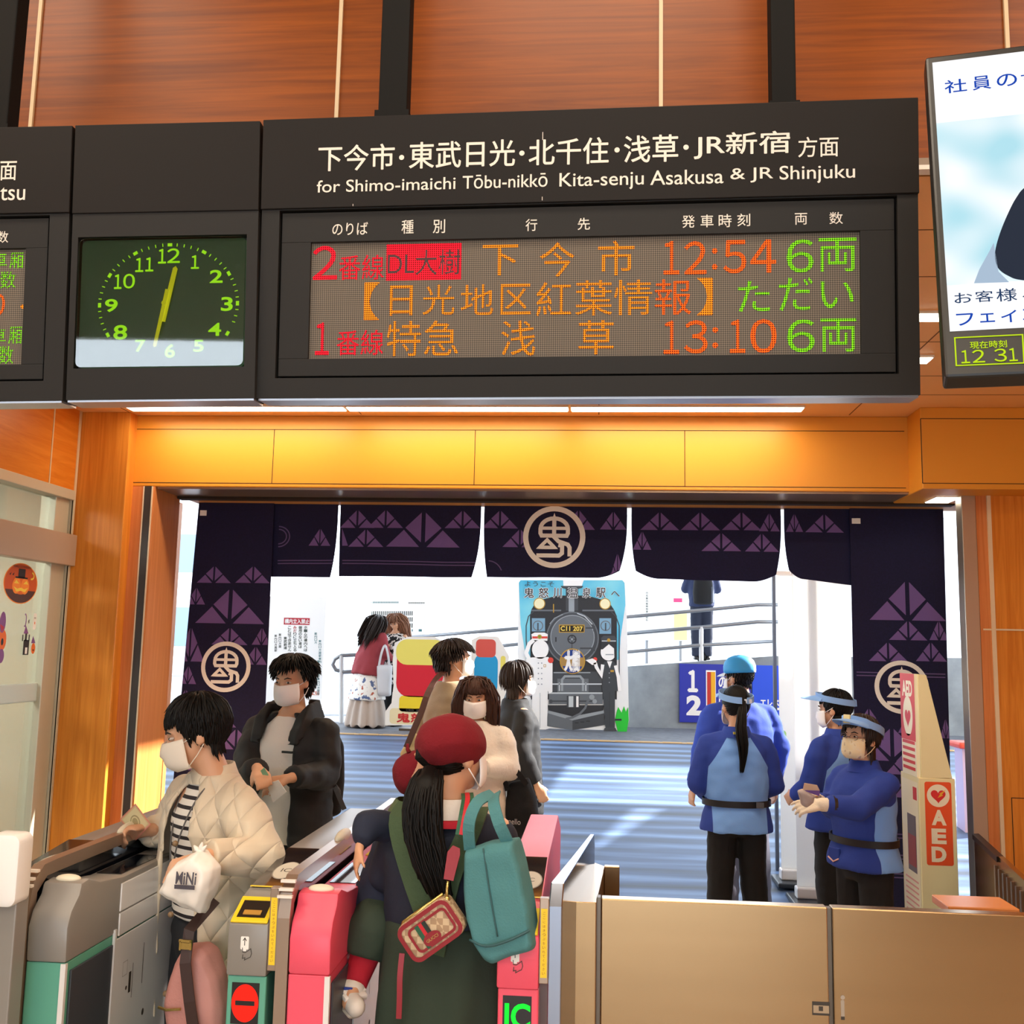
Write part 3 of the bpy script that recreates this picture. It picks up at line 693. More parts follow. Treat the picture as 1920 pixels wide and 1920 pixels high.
def led_panel():
    m=mat('led_panel','#6d6459',0.6,spec=.2); n,l,b=nodes(m)
    uv=n.new('ShaderNodeUVMap'); uv.uv_map='plane'; sp=n.new('ShaderNodeSeparateXYZ'); l.new(uv.outputs[0],sp.inputs[0]); P=0.0058; outs=[]
    for ax in ('X','Y'):
        a=n.new('ShaderNodeMath'); a.operation='MULTIPLY'; a.inputs[1].default_value=2*PI/P; l.new(sp.outputs[ax],a.inputs[0])
        c=n.new('ShaderNodeMath'); c.operation='COSINE'; l.new(a.outputs[0],c.inputs[0]); outs.append(c.outputs[0])
    s=n.new('ShaderNodeMath'); s.operation='ADD'; l.new(outs[0],s.inputs[0]); l.new(outs[1],s.inputs[1])
    r=n.new('ShaderNodeValToRGB'); r.color_ramp.elements[0].position=0.25; r.color_ramp.elements[0].color=S('#48423b'); r.color_ramp.elements[1].position=0.8; r.color_ramp.elements[1].color=S('#7e7366')
    q=n.new('ShaderNodeMapRange'); q.inputs['From Min'].default_value=-2; q.inputs['From Max'].default_value=2; l.new(s.outputs[0],q.inputs['Value']); l.new(q.outputs[0],r.inputs[0]); l.new(r.outputs[0],b.inputs['Base Color']); return m
L_PAN=led_panel()
def quad(fr,pts): return [fr.uv(*p) for p in pts]
def mean_rect(fr,tl,tr,br,bl):
    a,b,c,d=quad(fr,(tl,tr,br,bl)); return ((a[0]+d[0])/2,(d[1]+c[1])/2,(b[0]+c[0])/2,(a[1]+b[1])/2)
def board(fr,outer,capy,inset,panel,label,deep=0.09):
    """case with a proud dark cap carrying the names, an inset frame and a recessed display"""
    u0,v0,u1,v1=mean_rect(fr,*outer); vc=capy
    base=fr.p((u0+u1)/2,v0)
    t=root('departure_board',base,label,'departure board')
    i0,j0,i1,j1=mean_rect(fr,*inset); p0,q0,p1,q1=mean_rect(fr,*panel)
    m=MB()
    m.fbox(fr,u0,v0,u1,j0,-deep,0); m.fbox(fr,u0,j1,u1,v1,-deep,0); m.fbox(fr,u0,j0,i0,j1,-deep,0); m.fbox(fr,i1,j0,u1,j1,-deep,0); m.fbox(fr,i0,j0,i1,j1,-deep,-0.030)
    build('case',m,CASE,t)
    m=MB(); m.fbox(fr,u0-0.002,vc,u1+0.002,v1+0.002,-deep-.004,0.006); build('name_panel',m,CAP,t,bevel=0.002)
    m=MB(); e=0.006
    m.fbox(fr,i0+e,j0+e,i1-e,q0,-0.03,-0.006); m.fbox(fr,i0+e,q1,i1-e,j1-e,-0.03,-0.006); m.fbox(fr,i0+e,q0,p0,q1,-0.03,-0.006); m.fbox(fr,p1,q0,i1-e,q1,-0.03,-0.006)
    build('inner_frame',m,CASE,t,bevel=0.0015)
    m=MB(); m.fbox(fr,u0+0.004,v0-0.006,u1-0.004,v0,-deep,-0.004); build('underside',m,UNDER,t)
    d=Draw(fr,-0.016); d.rect(p0,q0,p1,q1,L_PAN); d.build('display',t)
    return t,(u0,v0,u1,v1)
FS=sgn_frame(-0.05706,2.81189,2.65,-1.225,4.0,-0.0117)
capv=(FS.uv(486,393)[1]+FS.uv(1722,364)[1])/2
sign,so=board(FS,((495,228),(1718,185),(1727,742),(482,745)),capv,((524,394),(1683,367),(1685,703),(516,707)),((580,452),(1614,432),(1616,664),(578,670)),'large black departure board with three lines of red, orange and green lights')
d=Draw(FS,0.0066)
for s,b,bo in (('下今市',(598,271,741,323),.012),('東武日光',(768,263,966,318),.012),('北千住',(992,259,1141,312),.012),('浅草',(1170,254,1271,307),.012),('JR新宿',(1301,247,1480,300),.012),('方面',(1496,257,1571,297),.006),
    ('for Shimo-imaichi',(595,333,855,363),.004),('Tōbu-nikkō',(868,326,1027,356),.004),('Kita-senju',(1049,322,1207,360),.004),('Asakusa',(1219,318,1356,349),.004),('& JR',(1369,315,1449,345),.004),('Shinjuku',(1461,309,1602,347),.004)):
    d.ptext(s,*b,LETT,0,bo)
for x,y in ((754,297),(979,289),(1157,283),(1286,278)): c=FS.uv(x,y); d.disc(c[0],c[1],.0072,.0072,LETT,0,14)
d.build('name_lettering',sign,label='pale lettering of destinations')
d=Draw(FS,-0.0055)
for s,b in (('のりば',(622,415,689,440)),('種',(752,411,775,437)),('別',(811,410,834,436)),('行',(985,409,1007,432)),('先',(1083,407,1106,430)),('発',(1279,402,1303,426)),('車',(1314,401,1338,425)),('時',(1348,400,1372,425)),('刻',(1383,399,1407,423)),('両',(1491,398,1514,420)),('数',(1556,396,1581,419))):
    d.ptext(s,*b,LETT,0,.006)
d.build('column_lettering',sign)
def leds(fr,items,par,base=-0.0154):
    d=Draw(fr,base)
    for s,b,m,bo in items:
        if s=='#': a=fr.uv(b[0],b[3]); c=fr.uv(b[2],b[1]); d.rect(a[0],a[1],c[0],c[1],m,0)
        elif s=='c': a=fr.uv(b[0],b[1]); d.disc(a[0],a[1],b[2],b[2],m,1,12)
        else: d.ptext(s,*b,m,1,bo)
    return d.build('lit_characters',par,label='lit red, orange and green characters')
L_BLK=mat('led_off','#3a0a0c',0.5)
R_=[('２',(583,458,630,521),L_RED,.01),('番線',(632,474,718,522),L_RED,0),('#',(721,452,864,523),L_RED,0),('DL大樹',(724,464,862,514),L_BLK,0),
 ('下',(903,455,971,514),L_ORG,0),('今',(1011,450,1077,517),L_ORG,0),('市',(1121,447,1190,514),L_ORG,0),('１',(1245,449,1274,511),L_ORR,.01),('２',(1284,449,1325,511),L_ORR,.01),('c',(1341,467,.0075),L_ORR,0),('c',(1341,497,.0075),L_ORR,0),('５',(1358,447,1400,509),L_ORR,.01),('４',(1409,446,1456,508),L_ORR,.01),('６',(1477,445,1527,508),L_GRN,.004),('両',(1537,442,1608,506),L_GRN,0),
 ('【',(680,527,709,597),L_ORG,.01),('日',(728,532,772,589),L_ORG,.004),('光',(790,530,851,588),L_ORG,0),('地',(862,530,924,588),L_ORG,0),('区',(937,529,995,587),L_ORG,0),('紅',(1004,525,1071,590),L_ORG,0),('葉',(1078,522,1148,589),L_ORG,0),('情',(1151,521,1223,588),L_ORG,0),('報',(1228,520,1297,588),L_ORR,0),('】',(1308,518,1337,588),L_ORG,.01),
 ('た',(1385,523,1445,582),L_GRN,0),('だ',(1462,517,1526,580),L_GRN,0),('い',(1541,524,1603,575),L_GRN,0),
 ('１',(588,603,614,663),L_RED,.012),('番線',(628,616,717,664),L_RED,0),('特急',(722,598,858,666),L_ORG,0),('浅',(938,598,1003,665),L_ORG,0),('草',(1084,597,1151,663),L_ORG,0),('１',(1245,599,1274,661),L_ORR,.01),('３',(1284,598,1327,660),L_ORR,.01),('c',(1342,616,.0075),L_ORR,0),('c',(1342,645,.0075),L_ORR,0),('１',(1370,597,1398,659),L_ORR,.01),('０',(1409,596,1457,659),L_ORR,.01),('６',(1478,596,1529,658),L_GRN,.004),('両',(1541,594,1608,657),L_GRN,0)]
leds(FS,R_,sign)
d=Draw(FS,0.007)
for x,y,h in ((1018,257,.022),(1017,374,.010),(663,386,.006)): c=FS.uv(x,y); d.rect(c[0]-.0008,c[1]-h/2,c[0]+.0008,c[1]+h/2,LETT)
d.build('scratch',sign)
def post(t,px0,px1,py,Y,zb,clamp,side):
    a=onY(px0,py,Y).x; b=onY(px1,py,Y).x
    m=MB(); m.box((a,Y,zb-0.05),(b,Y+0.06,5.0)); p=build('hanging_post',m,POST,t,bevel=0.004)
    m=MB(); m.box((a-0.008,Y-0.008,zb-0.02),(b+0.008,Y+0.07,zb+0.045)); x=b if side>0 else a
    m.cyl((x-0.004*side,Y+0.02,zb+0.03),(x+0.030*side,Y+0.02,zb+0.03),0.005,10); m.cyl((x+0.012*side,Y+0.02,zb+0.03),(x+0.020*side,Y+0.02,zb+0.03),0.010,6); build('clamp',m,POST,p)
    return p
post(sign,713,766,100,2.68,FS.px(740,220).z,0,1); post(sign,1446,1492,100,2.68,FS.px(1470,195).z,0,-1)
m=MB()
for x in (873,1316): c=FS.uv(x,210); m.fbox(FS,c[0]-.045,so[3]-.004,c[0]+.045,so[3]+.008,-.06,-.01)
build('lifting_plate',m,POST,sign)

# clock
FC=sgn_frame(-1.21269,2.80369,2.65,2.04,2.63,1.114)
u0,v0,u1,v1=mean_rect(FC,(140,237),(490,229),(479,746),(121,750)); u1-=.003; u0+=.004
clk=root('station_clock',FC.p((u0+u1)/2,v0),'square green-faced clock with yellow hands in a black box, left of the large board','clock')
g0,h0,g1,h1=mean_rect(FC,(148,447),(460,442),(455,685),(141,688))
m=MB(); dp=0.09
m.fbox(FC,u0,v0,u1,h0-.004,-dp,0); m.fbox(FC,u0,h1+.004,u1,v1,-dp,0); m.fbox(FC,u0,h0-.004,g0-.004,h1+.004,-dp,0); m.fbox(FC,g1+.004,h0-.004,u1,h1+.004,-dp,0); m.fbox(FC,u0,v0,u1,v1,-dp,-.03); build('case',m,CASE,clk)
capc=(FC.uv(130,402)[1]+FC.uv(484,394)[1])/2
m=MB(); m.fbox(FC,u0-.001,capc,u1+.001,v1+.002,-dp-.002,.004); build('top_panel',m,CAP,clk,bevel=.002)
m=MB(); m.fbox(FC,u0+.003,v0-.006,u1-.003,v0,-dp,-.004); build('underside',m,UNDER,clk)
m=MB(); m.prism(FC,rrect_pts(g0,h0,g1,h1,.016),-.03,-.020); build('dial',m,mat('dial_green','#0f3a10',0.5,emit=0.25),clk)
CY=glow('clock_numerals','#9be61c',1.0); YEL=mat('hand_yellow','#e8e81e',0.5,emit=.45)
d=Draw(FC,-.0185); c0=FC.uv(311,567); rx=abs(FC.uv(442,567)[0]-FC.uv(182,567)[0])/2; ry=abs(FC.uv(312,455)[1]-c0[1])
for k in range(60):
    a=rad(90-6*k); big=k%5==0
    if 19<=k<=40 and not k in(20,40): continue
    x=c0[0]+rx*math.cos(a); y=c0[1]+ry*math.sin(a); w_=.0065 if big else .0013; h_=.0045
    ex=Vector((math.cos(a),math.sin(a))); ey=Vector((-ex.y,ex.x)); P=Vector((x,y))
    d.poly([tuple(P+ex*s*h_+ey*q*w_) for s,q in ((-1,-1),(1,-1),(1,1),(-1,1))],CY)
for s,b in (('１',(292,463,307,490)),('２',(309,462,333,489)),('１',(354,475,369,500)),('2',(389,502,414,527)),('3',(410,553,433,580)),('4',(386,602,411,627)),('5',(358,634,378,657)),('6',(304,642,324,668)),('7',(248,634,268,657)),('8',(207,606,234,634)),('9',(191,557,216,582)),('１',(209,511,223,538)),('０',(226,510,248,537)),('１',(249,480,264,506)),('１',(268,479,283,505))): d.ptext(s,*b,CY,0,.02)
d.build('numerals',clk)
def hand(name,a,b,w0,w1,dz):
    A=Vector(FC.uv(*a)); B=Vector(FC.uv(*b)); t=(B-A).normalized(); n=Vector((-t.y,t.x)); m=MB()
    m.prism(FC,[tuple(A-n*w0),tuple(B-n*w1),tuple(B+t*w1),tuple(B+n*w1),tuple(A+n*w0)],dz,dz+.002); build(name,m,YEL,clk)
hand('hour_hand',(301,600),(325,500),.0075,.0065,-.0165); hand('minute_hand',(311,540),(287,646),.0058,.0045,-.0135)
m=MB(); q=FC.uv(305,566); m.prism(FC,[(q[0]+.007*math.cos(k*.4),q[1]+.007*math.sin(k*.4)) for k in range(16)],-.018,-.009); build('hub',m,YEL,clk)
m=MB(); m.prism(FC,rrect_pts(g0,h0,g1,h1,.016),-.004,-.002); CGL=mat('clock_glass','#ffffff',0.02,trans=1.0,spec=.5); nodes(CGL)[2].inputs['IOR'].default_value=1.75; build('glass',m,CGL,clk)
# left board
FL=FC
lb,lo=board(FL,((-420,252),(135,237.5),(118,750.5),(-470,757)),(FL.uv(0,402)[1]),((-395,412),(93,404),(82,712),(-440,722)),((-370,470),(43,465),(40,680),(-410,690)),'black departure board cut off by the left edge, left of the clock')
d=Draw(FL,.0066); d.ptext('面',2,304,34,340,LETT,0,.006); d.ptext('atsu',-14,352,50,378,LETT,0,.004); d.build('name_lettering',lb)
d=Draw(FL,-.0055); d.ptext('数',-8,432,14,454,LETT,0,.006); d.build('column_lettering',lb)
leds(FL,[('車',(-28,470,8,500),L_GRN,0),('厢',(12,470,39,500),L_GRN,0),('数',(-6,505,25,538),L_GRN,0),('り',(-22,546,4,592),L_ORR,.01),('c',(37,572,.006),L_ORG,0),('車',(-28,612,6,642),L_GRN,0),('厢',(10,610,36,642),L_GRN,0),('数',(-8,646,20,680),L_GRN,0)],lb)
post(lb,-22,32,20,2.68,FL.px(10,240).z,0,-1)

# hanging screen at the right
SR=Vector((0.97737,-0.21110,-0.01329)); SU=Vector((0.07437,0.28415,0.95589))
FD=Frame(onY(1735,107,2.3),SR,SU)
u0,v1=0,0; v0=FD.uv(1772,707)[1]; u1=.52
scr=root('information_screen',FD.p(.26,v0),'large bright screen in a thin black frame, upper right corner','screen')
m=MB(); m.fbox(FD,0,v0,u1,0,-.05,0); build('case',m,mat('screen_frame','#191a1a',.4),scr,bevel=.006)
a=FD.uv(1748,118); b=FD.uv(1781,622); p0=(a[0]+b[0])/2; p1=u1-.02
def screen_grad():
    m=mat('screen_picture','#000000',.3); n,l,bb=nodes(m); uv=n.new('ShaderNodeUVMap'); uv.uv_map='plane'
    t=n.new('ShaderNodeTexNoise'); t.inputs['Scale'].default_value=5.5; t.inputs['Detail'].default_value=1; l.new(uv.outputs[0],t.inputs['Vector'])
    r=n.new('ShaderNodeValToRGB'); r.color_ramp.elements[0].position=.35; r.color_ramp.elements[0].color=S('#a9dcea'); r.color_ramp.elements[1].position=.62; r.color_ramp.elements[1].color=S('#f4fbff')
    l.new(t.outputs['Fac'],r.inputs[0]); l.new(r.outputs[0],bb.inputs['Emission Color']); bb.inputs['Emission Strength'].default_value=1.05; return m
SG=screen_grad(); SW=glow('screen_white','#fdfdff',1.08); SB=glow('screen_blue','#1247b8',.95); SBD=glow('screen_navy','#27456f',.8); SH=glow('screen_dark','#3a4356',.55)
d=Draw(FD,.0008); yb=FD.uv(1775,536)[1]
d.rect(p0,b[1],p1,a[1],SW,0); d.rect(p0,yb,p1,FD.uv(1755,232)[1],SG,1)
HP=[(1925,350),(1905,372),(1888,405),(1874,440),(1866,470),(1866,490),(1873,506),(1890,518),(1915,526),(1990,530),(2060,500),(2075,420),(2040,350),(1980,325)]
HS=[Vector(FD.uv(*p)) for p in HP]; HS=[Vector((p.x,p.y,0)) for p in HS]; n=len(HS)
HS=[HS[k%n] for k in range(-1,n+2)]; hs=[]
for i in range(1,n+1):
    p0,p1,p2,p3=HS[i-1],HS[i],HS[i+1],HS[i+2]
    for k in range(5): t=k/5; q=.5*((2*p1)+(p2-p0)*t+(2*p0-5*p1+4*p2-p3)*t*t+(-p0+3*p1-3*p2+p3)*t**3); hs.append((q.x,q.y))
d.poly(hs,SH,2)
d.poly([FD.uv(*p) for p in ((1826,532),(1836,506),(1856,470),(1863,456),(1872,510),(1892,530))],glow('screen_mist','#b9cfe6',.85),2)
for s,bx,m_,bo in (('社',(1772,148,1811,177),SB,.012),('員',(1824,142,1856,171),SB,.012),('の',(1870,138,1905,165),SB,.012),('マスク',(1916,128,2010,160),SB,.012),('お',(1790,549,1822,570),SBD,.008),('客',(1829,545,1861,568),SBD,.008),('様',(1869,541,1905,567),SBD,.008),('へ',(1917,548,1950,562),SBD,.008),('フ',(1794,588,1824,612),SB,.012),('ェ',(1838,588,1864,606),SB,.012),('イ',(1878,582,1905,606),SB,.012),('スシールド',(1918,572,2040,602),SB,.012)): d.ptext(s,*bx,m_,3,bo)
q=[FD.uv(*p) for p in ((1790,634),(1917,628),(1920,681),(1793,686))]; d.stroke(q,.0028,glow('screen_lime','#c8e61e',1.0),1,closed=True)
d.ptext('現在時刻',1819,638,1887,655,glow('screen_lime','#c8e61e'),1,.01); [d.ptext(ch,*bx,glow('screen_lime','#c8e61e'),1,.008) for ch,bx in (('１',(1803,657,1817,682)),('２',(1824,656,1845,681)),('３',(1865,654,1886,679)),('１',(1893,653,1906,678)))]
d.build('picture',scr,label='bright picture with blue lettering and a lime clock')
m=MB(); c=FD.p(.30,-.12,-.05); q=FD.p(.30,0,-.05); m.box((c.x-.03,q.y+.0,c.z),(c.x+.03,q.y+.06,5.0)); build('hanging_post',m,POST,scr)

# ============================================================ TICKET GATES, FENCE
GREY=mat('gate_grey','#8d8983',.38,.1); TEAL=mat('gate_teal','#5fa890',.5); PINK=mat('gate_pink','#f0566e',.4); TAUPE=mat('gate_taupe','#a58f7d',.32,.7)
SILV=mat('gate_silver','#ecebea',.25,.15,bump=.01,bscale=8); BLKG=mat('gate_black_glass','#10131c',.08,coat=.5); CHAR=mat('gate_charcoal','#3c4148',.45); GYEL=mat('label_yellow','#f0cf22',.5); CREAM=mat('gate_bumper','#e6dfc8',.5); GOLD=mat('ticket_slot','#b98a3c',.4)
LEDR=glow('gate_led_red','#ff2418',1.6); LEDG=glow('gate_led_green','#22f03a',1.3); LEDK=mat('gate_led_back','#170f0a',.4); INK=plain('print_dark','#3a332c'); CARDW=plain('print_white','#f2f0ea')
GY=2.75
def yz_prism(mb,prof,x0,x1,mi=0):
    n=len(prof); A=[(x0,y,z) for y,z in prof]; B=[(x1,y,z) for y,z in prof]
    return mb.add(A+B,[tuple(range(n)),tuple(range(2*n-1,n-1,-1))]+[(i,n+i,n+(i+1)%n,(i+1)%n) for i in range(n)],mi)
def gate(X,lab,block,reader,led_kind,Lg=1.62,Yg=GY):
    """X = x of the yellow strip's left edge; reader half to its left, block half to its right"""
    t=root('ticket_gate',(X,Yg+Lg/2,0),lab,'ticket gate','ticket gates side by side')
    f=lambda y:Yg+y
    rc,lc=reader
    # reader half
    xa,xb=X-.108,X
    m=MB(); yz_prism(m,[(f(0),.885),(f(0),1.015),(f(.10),1.062),(f(.16),1.075),(f(.50),1.115),(f(Lg-.3),1.115),(f(Lg),1.02),(f(Lg),.885)],xa,xb); build('reader_housing',m,rc,t,bevel=.006,smooth=30)
    m=MB(); m.box((xa+.004,f(.006),.06),(xb,f(Lg-.01),.885)); build('reader_pedestal',m,lc,t,bevel=.004)
    FRr=Frame((xa,f(.0),1.015),(1,0,0),(0,.10,.047))
    m=MB(); w_=xb-xa; m.fbox(FRr,.004,.004,w_-.004,.105,0,.006); m2=MB(); m2.fbox(FRr,.016,.02,w_-.016,.086,.0055,.0075); m2.fbox(FRr,.03,.028,w_-.03,.045,.007,.010,1)
    o=build('ticket_slot',m,GYEL,t,bevel=.002); build('slot_opening',m2,[LEDK,GOLD],o)
    m=MB(); FT=Frame((xa,f(.16),1.075),(1,0,0),(0,.34,.04)); m.fbox(FT,.006,.0,w_-.004,.34,0,.003); o=build('touch_panel',m,BLKG,t)
    d=Draw(FT,.0035); d.disc(w_/2+.01,.13,.036,.075,plain('touch_oval','#8f8a80')); d.disc(w_/2+.01,.13,.033,.070,plain('touch_oval_pale','#c9c4b6'),1); d.text('IC',w_/2-.004,.115,w_/2+.024,.145,INK,2); d.build('touch_mark',o)
    d=Draw(FT,.004); d.rect(.004,-.012,w_-.004,-.002,GYEL)
    d.build('yellow_edge',t)
    Ff=Frame(((xa+xb)/2,f(0),0),(1,0,0),(0,0,1)); d=Draw(Ff,.0006)
    d.rrect(-.018,.952,.004,.985,.003,CARDW); d.stroke([(-.007,.962),(-.007,.98)],.002,INK,1); d.stroke([(-.012,.974),(-.007,.981),(-.002,.974)],.002,INK,1); d.rect(-.013,.948,-.002,.958,CARDW,2)
    d.stroke([(-.012,.957),(-.011,.946),(-.004,.945),(.004,.95),(.010,.955),(.013,.943),(.010,.934),(.002,.930),(-.005,.926),(-.004,.932),(-.011,.930),(-.010,.940)],.0018,INK,3)
    d.build('ticket_mark',t)
    d=Draw(Ff,.0005,step=.0005); d.b-=.006
    d=Draw(Frame(((xa+xb)/2,f(.006),0),(1,0,0),(0,0,1)),.0008); d.rect(-.037,.765,.037,.868,LEDK)
    if led_kind=='stop':
        d.disc(0,.817,.036,.047,LEDR,1); d.rect(-.026,.811,.026,.823,LEDK,2)
    elif led_kind=='ic': d.text('IC',-.032,.787,.034,.850,LEDG,1,.03)
    else: d.rect(.0,.80,.034,.83,LEDG,1)
    d.build('lamp_display',t)
    # strip and arch rail
    m=MB(); m.box((X,f(0.004),.90),(X+.024,f(.03),1.11)); o=build('label_strip',m,TAUPE,t,bevel=.002)
    d=Draw(Frame((X+.012,f(.004),1.0),(1,0,0),(0,0,1))); d.rect(-.0085,-.085,.0085,.085,GYEL)
    for k,ch in enumerate('ここにはきっぷをいれてください'): d.texth(ch,0,.07-k*.0105,.0065,plain('label_ink','#b0601a'),1,0,'c')
    d.build('strip_label',o)
    if block is None: return t
    R=.085; rp=[(f(.0),0.0),(f(.0),1.135-R)]+[(f(R*(1-math.cos(rad(a)))),1.135-R+R*math.sin(rad(a))) for a in (15,30,45,60,75,90)]+[(f(Lg-.1),1.135),(f(Lg-.02),1.11),(f(Lg),1.03),(f(Lg),0)]
    th=.045; ins=[(f(.035),0),(f(.035),1.06)]+[(f(.035+.055*(1-math.cos(rad(a)))),1.06+.04*math.sin(rad(a))) for a in (30,60,90)]+[(f(Lg-.12),1.10),(f(Lg-.035),1.06),(f(Lg-.035),0)]
    m=MB(); A=[]; n=len(rp)
    def res(pts,k=22):
        L=[0]
        for a,b in zip(pts,pts[1:]): L.append(L[-1]+math.dist(a,b))
        out=[]
        for i in range(k):
            s=L[-1]*i/(k-1); j=max(q for q in range(len(L)) if L[q]<=s+1e-9); j=min(j,len(L)-2); u=(s-L[j])/max(1e-9,L[j+1]-L[j]); out.append((pts[j][0]+(pts[j+1][0]-pts[j][0])*u,pts[j][1]+(pts[j+1][1]-pts[j][1])*u))
        return out
    for (y,z),(y2,z2) in zip(res(rp,60),res(ins,60)): A.append([(X+.024,y,z),(X+.056,y,z),(X+.056,y2,z2),(X+.024,y2,z2)])
    m.loft([[Vector(p) for p in r] for r in A]); o=build('arch_rail',m,TAUPE,t)
    m=MB()
    for k in range(3):
        z=1.085+k*.017; y=f(.0) if k<1 else f(.006+.02*(k-1)**1.5)
        m.box((X+.020,y-.002,z),(X+.060,y+.01,z+.007))
    build('rail_bands',m,mat('band_white','#efe9df',.3),o)
    m=MB(); m.ell((X+.04,f(.62),1.135),(.018,.085,.022)); build('rail_bumper',m,CREAM,o,smooth=True)
    m=MB(); m.box((X+.034,f(.05),.9),(X+.046,f(Lg-.05),1.098)); build('inner_panel',m,BLKG,t)
    if block is None: return t
    bc,blc=block; xa,xb=X+.058,X+.17
    m=MB(); prof=[(f(0),.895),(f(-.004),.985),(f(.012),1.025),(f(.05),1.06),(f(.06),1.088),(f(.10),1.092),(f(.17),1.07),(f(.32),1.052),(f(Lg-.2),1.052),(f(Lg),.99),(f(Lg),.895)]
    yz_prism(m,prof,xa,xb); build('block_housing',m,bc,t,bevel=.008,smooth=30)
    m=MB(); m.box((xa,f(.004),.06),(xb-.004,f(Lg-.01),.895)); build('block_pedestal',m,blc,t,bevel=.004)
    m=MB(); m.box((xb-.014,f(.0),.06),(xb,f(.012),.893)); build('edge_strip',m,SILV,t)
    m=MB(); m.rr=0; m.ell((( xa+xb)/2,f(.09),1.092),(.036,.02,.012)); build('block_bumper',m,CREAM,t,smooth=True)
    m=MB(); m.box((xb-.004,f(.03),.3),(xb+.003,f(.27),.87)); build('side_hatch',m,CHAR,t,bevel=.002)
    m=MB(); m.box((xb-.002,f(.30),.955),(xb+.004,f(Lg-.05),1.035)); m.box((xb-.002,f(.30),.885),(xb+.004,f(Lg-.05),.950)); m.box((xb-.002,f(.285),.08),(xb+.004,f(Lg-.05),.880)); build('side_panels',m,SILV,t,bevel=.002)
    m=MB(); m.box((xb-.002,f(.272),.28),(xb+.006,f(.283),.91)); build('side_hinge',m,SILV,t)
    d=Draw(Frame((xb+.004,f(.5),.7),(0,1,0),(0,0,1))); d.stroke([(-.09,.08),(-.09,-.02)],.003,INK); d.rect(-.115,.0,-.10,.06,INK); d.stroke([(-.16,.1),(-.13,.1),(-.13,.06),(-.16,.06)],.002,plain('print_grey','#9a9793'),0,True); d.stroke([(-.02,.12),(-.02,.0)],.0035,INK); d.disc(-.13,.02,.006,.006,INK); d.disc(.0,-.09,.008,.010,INK); d.build('key_marks',t)
    m=MB(); m.box((xa+.015,f(.34),1.0525),(xb-.02,f(.62),1.0545)); build('ticket_outlet',m,BLKG,t)
    m=MB(); m.box((xa+.03,f(.75),1.0525),(xb-.02,f(.9),1.0545)); build('yellow_notice',m,GYEL,t)
    return t
xs=onY(502,1760,GY).x
gate(onY(12,1760,GY).x,'grey and teal ticket gate nearest the left edge of the photo',(GREY,TEAL),(GREY,TEAL),'go')
gate(xs,'pink and grey ticket gate with a red stop light, middle of three',(PINK,PINK),(GREY,TEAL),'stop')
gate(onY(1011,1760,GY).x,'ticket gate with a green IC light beside the steel fence',None,(PINK,PINK),'ic')
# rounded white console at the left edge
m=MB(); fr=Frame((onY(12,1600,2.6).x,2.62,onY(12,1600,2.6).z),(1,0,0),(0,0,1)); a=fr.uv(-40,1700); b=fr.uv(38,1567)
t=root('gate_console',(fr.p(*a).x+.05,2.7,0),'white rounded console top at the left edge of the photo','console')
m.prism(fr,rrect_pts(a[0],a[1],b[0],b[1],.022),-.07,0); build('screen_shell',m,mat('console_white','#f0efec',.35),t,bevel=.006,smooth=40)
m=MB(); m.box((fr.p(*a).x+.02,2.64,0),(fr.p(*a).x+.09,2.70,fr.p(*a).z+.02)); build('stand',m,GREY,t,bevel=.004)
# steel fin between the right gate and the fence
FENCE=mat('fence_steel','#ae906a',.24,.9,bump=.014,bscale=5,stretch=(.25,1,4),var=.16,vscale=1.6)  # stretched colour variation stands in for soft horizontal highlights
xf0=onY(1027,1800,2.78).x; xf1=onY(1053,1800,2.78).x
tip=onZ(1112,1564,1.14); m=MB(); S_=[]
for y,z in ((2.78,1.085),(2.81,1.14),(tip.y,1.14),(tip.y+.02,1.10)):
    k=(y-2.78)/(tip.y-2.78); xl=xf0+(tip.x-.010-xf0)*k; xr=xf1+(tip.x+.004-xf1)*k; S_.append([Vector((xl,y,0)),Vector((xr,y,0)),Vector((xr,y,z)),Vector((xl,y,z))])
m.loft(S_)
thing('steel_fin',m,mat('polished_steel','#9aa3b4',.12,.95),'tall steel side plate with a chamfered top between the right gate and the fence','panel',bevel=.003)
zf=1.03; yf=onZ(1130,1685,zf).y
xb0=onY(1060,1750,yf).x; xb1=onY(1117,1750,yf).x
yb2=onZ(1150,1624,zf+.01).y
t=root('fence_end_post',(xb0,yf,0),'square hollow steel post block at the left end of the fence','post')
m=MB(); Q4=[onZ(1058,1690,zf),onZ(1118,1692,zf),onZ(1134,1624,zf),onZ(1115,1617,zf)]; m.add([Vector((q.x,q.y,0)) for q in Q4]+Q4,[(3,2,1,0),(4,5,6,7),(0,1,5,4),(1,2,6,5),(2,3,7,6),(3,0,4,7)]); build('block',m,FENCE,t,bevel=.002)
m=MB(); m.box((onZ(1133,1624,zf).x,yb2,0),(onZ(1161,1624,zf).x,yb2+.03,zf+.008)); build('rear_plate',m,FENCE,t,bevel=.002)
xfa=onY(1127,1750,yf).x; xm=onY(1553,1800,yf).x
t=root('steel_fence',((xfa+xm)/2,yf,0),'brushed steel barrier panel with a small sticker, left of the joint','fence')
m=MB(); m.box((xfa,yf,0),(xm,yf+.045,zf)); build('panel',m,FENCE,t,bevel=.003)
m=MB(); m.box((xfa-.012,yf-.004,0),(xfa-.002,yf+.03,zf+.004)); build('hinge_edge',m,STEEL_DK,t)
d=Draw(Frame((0,yf,0),(1,0,0),(0,0,1)))
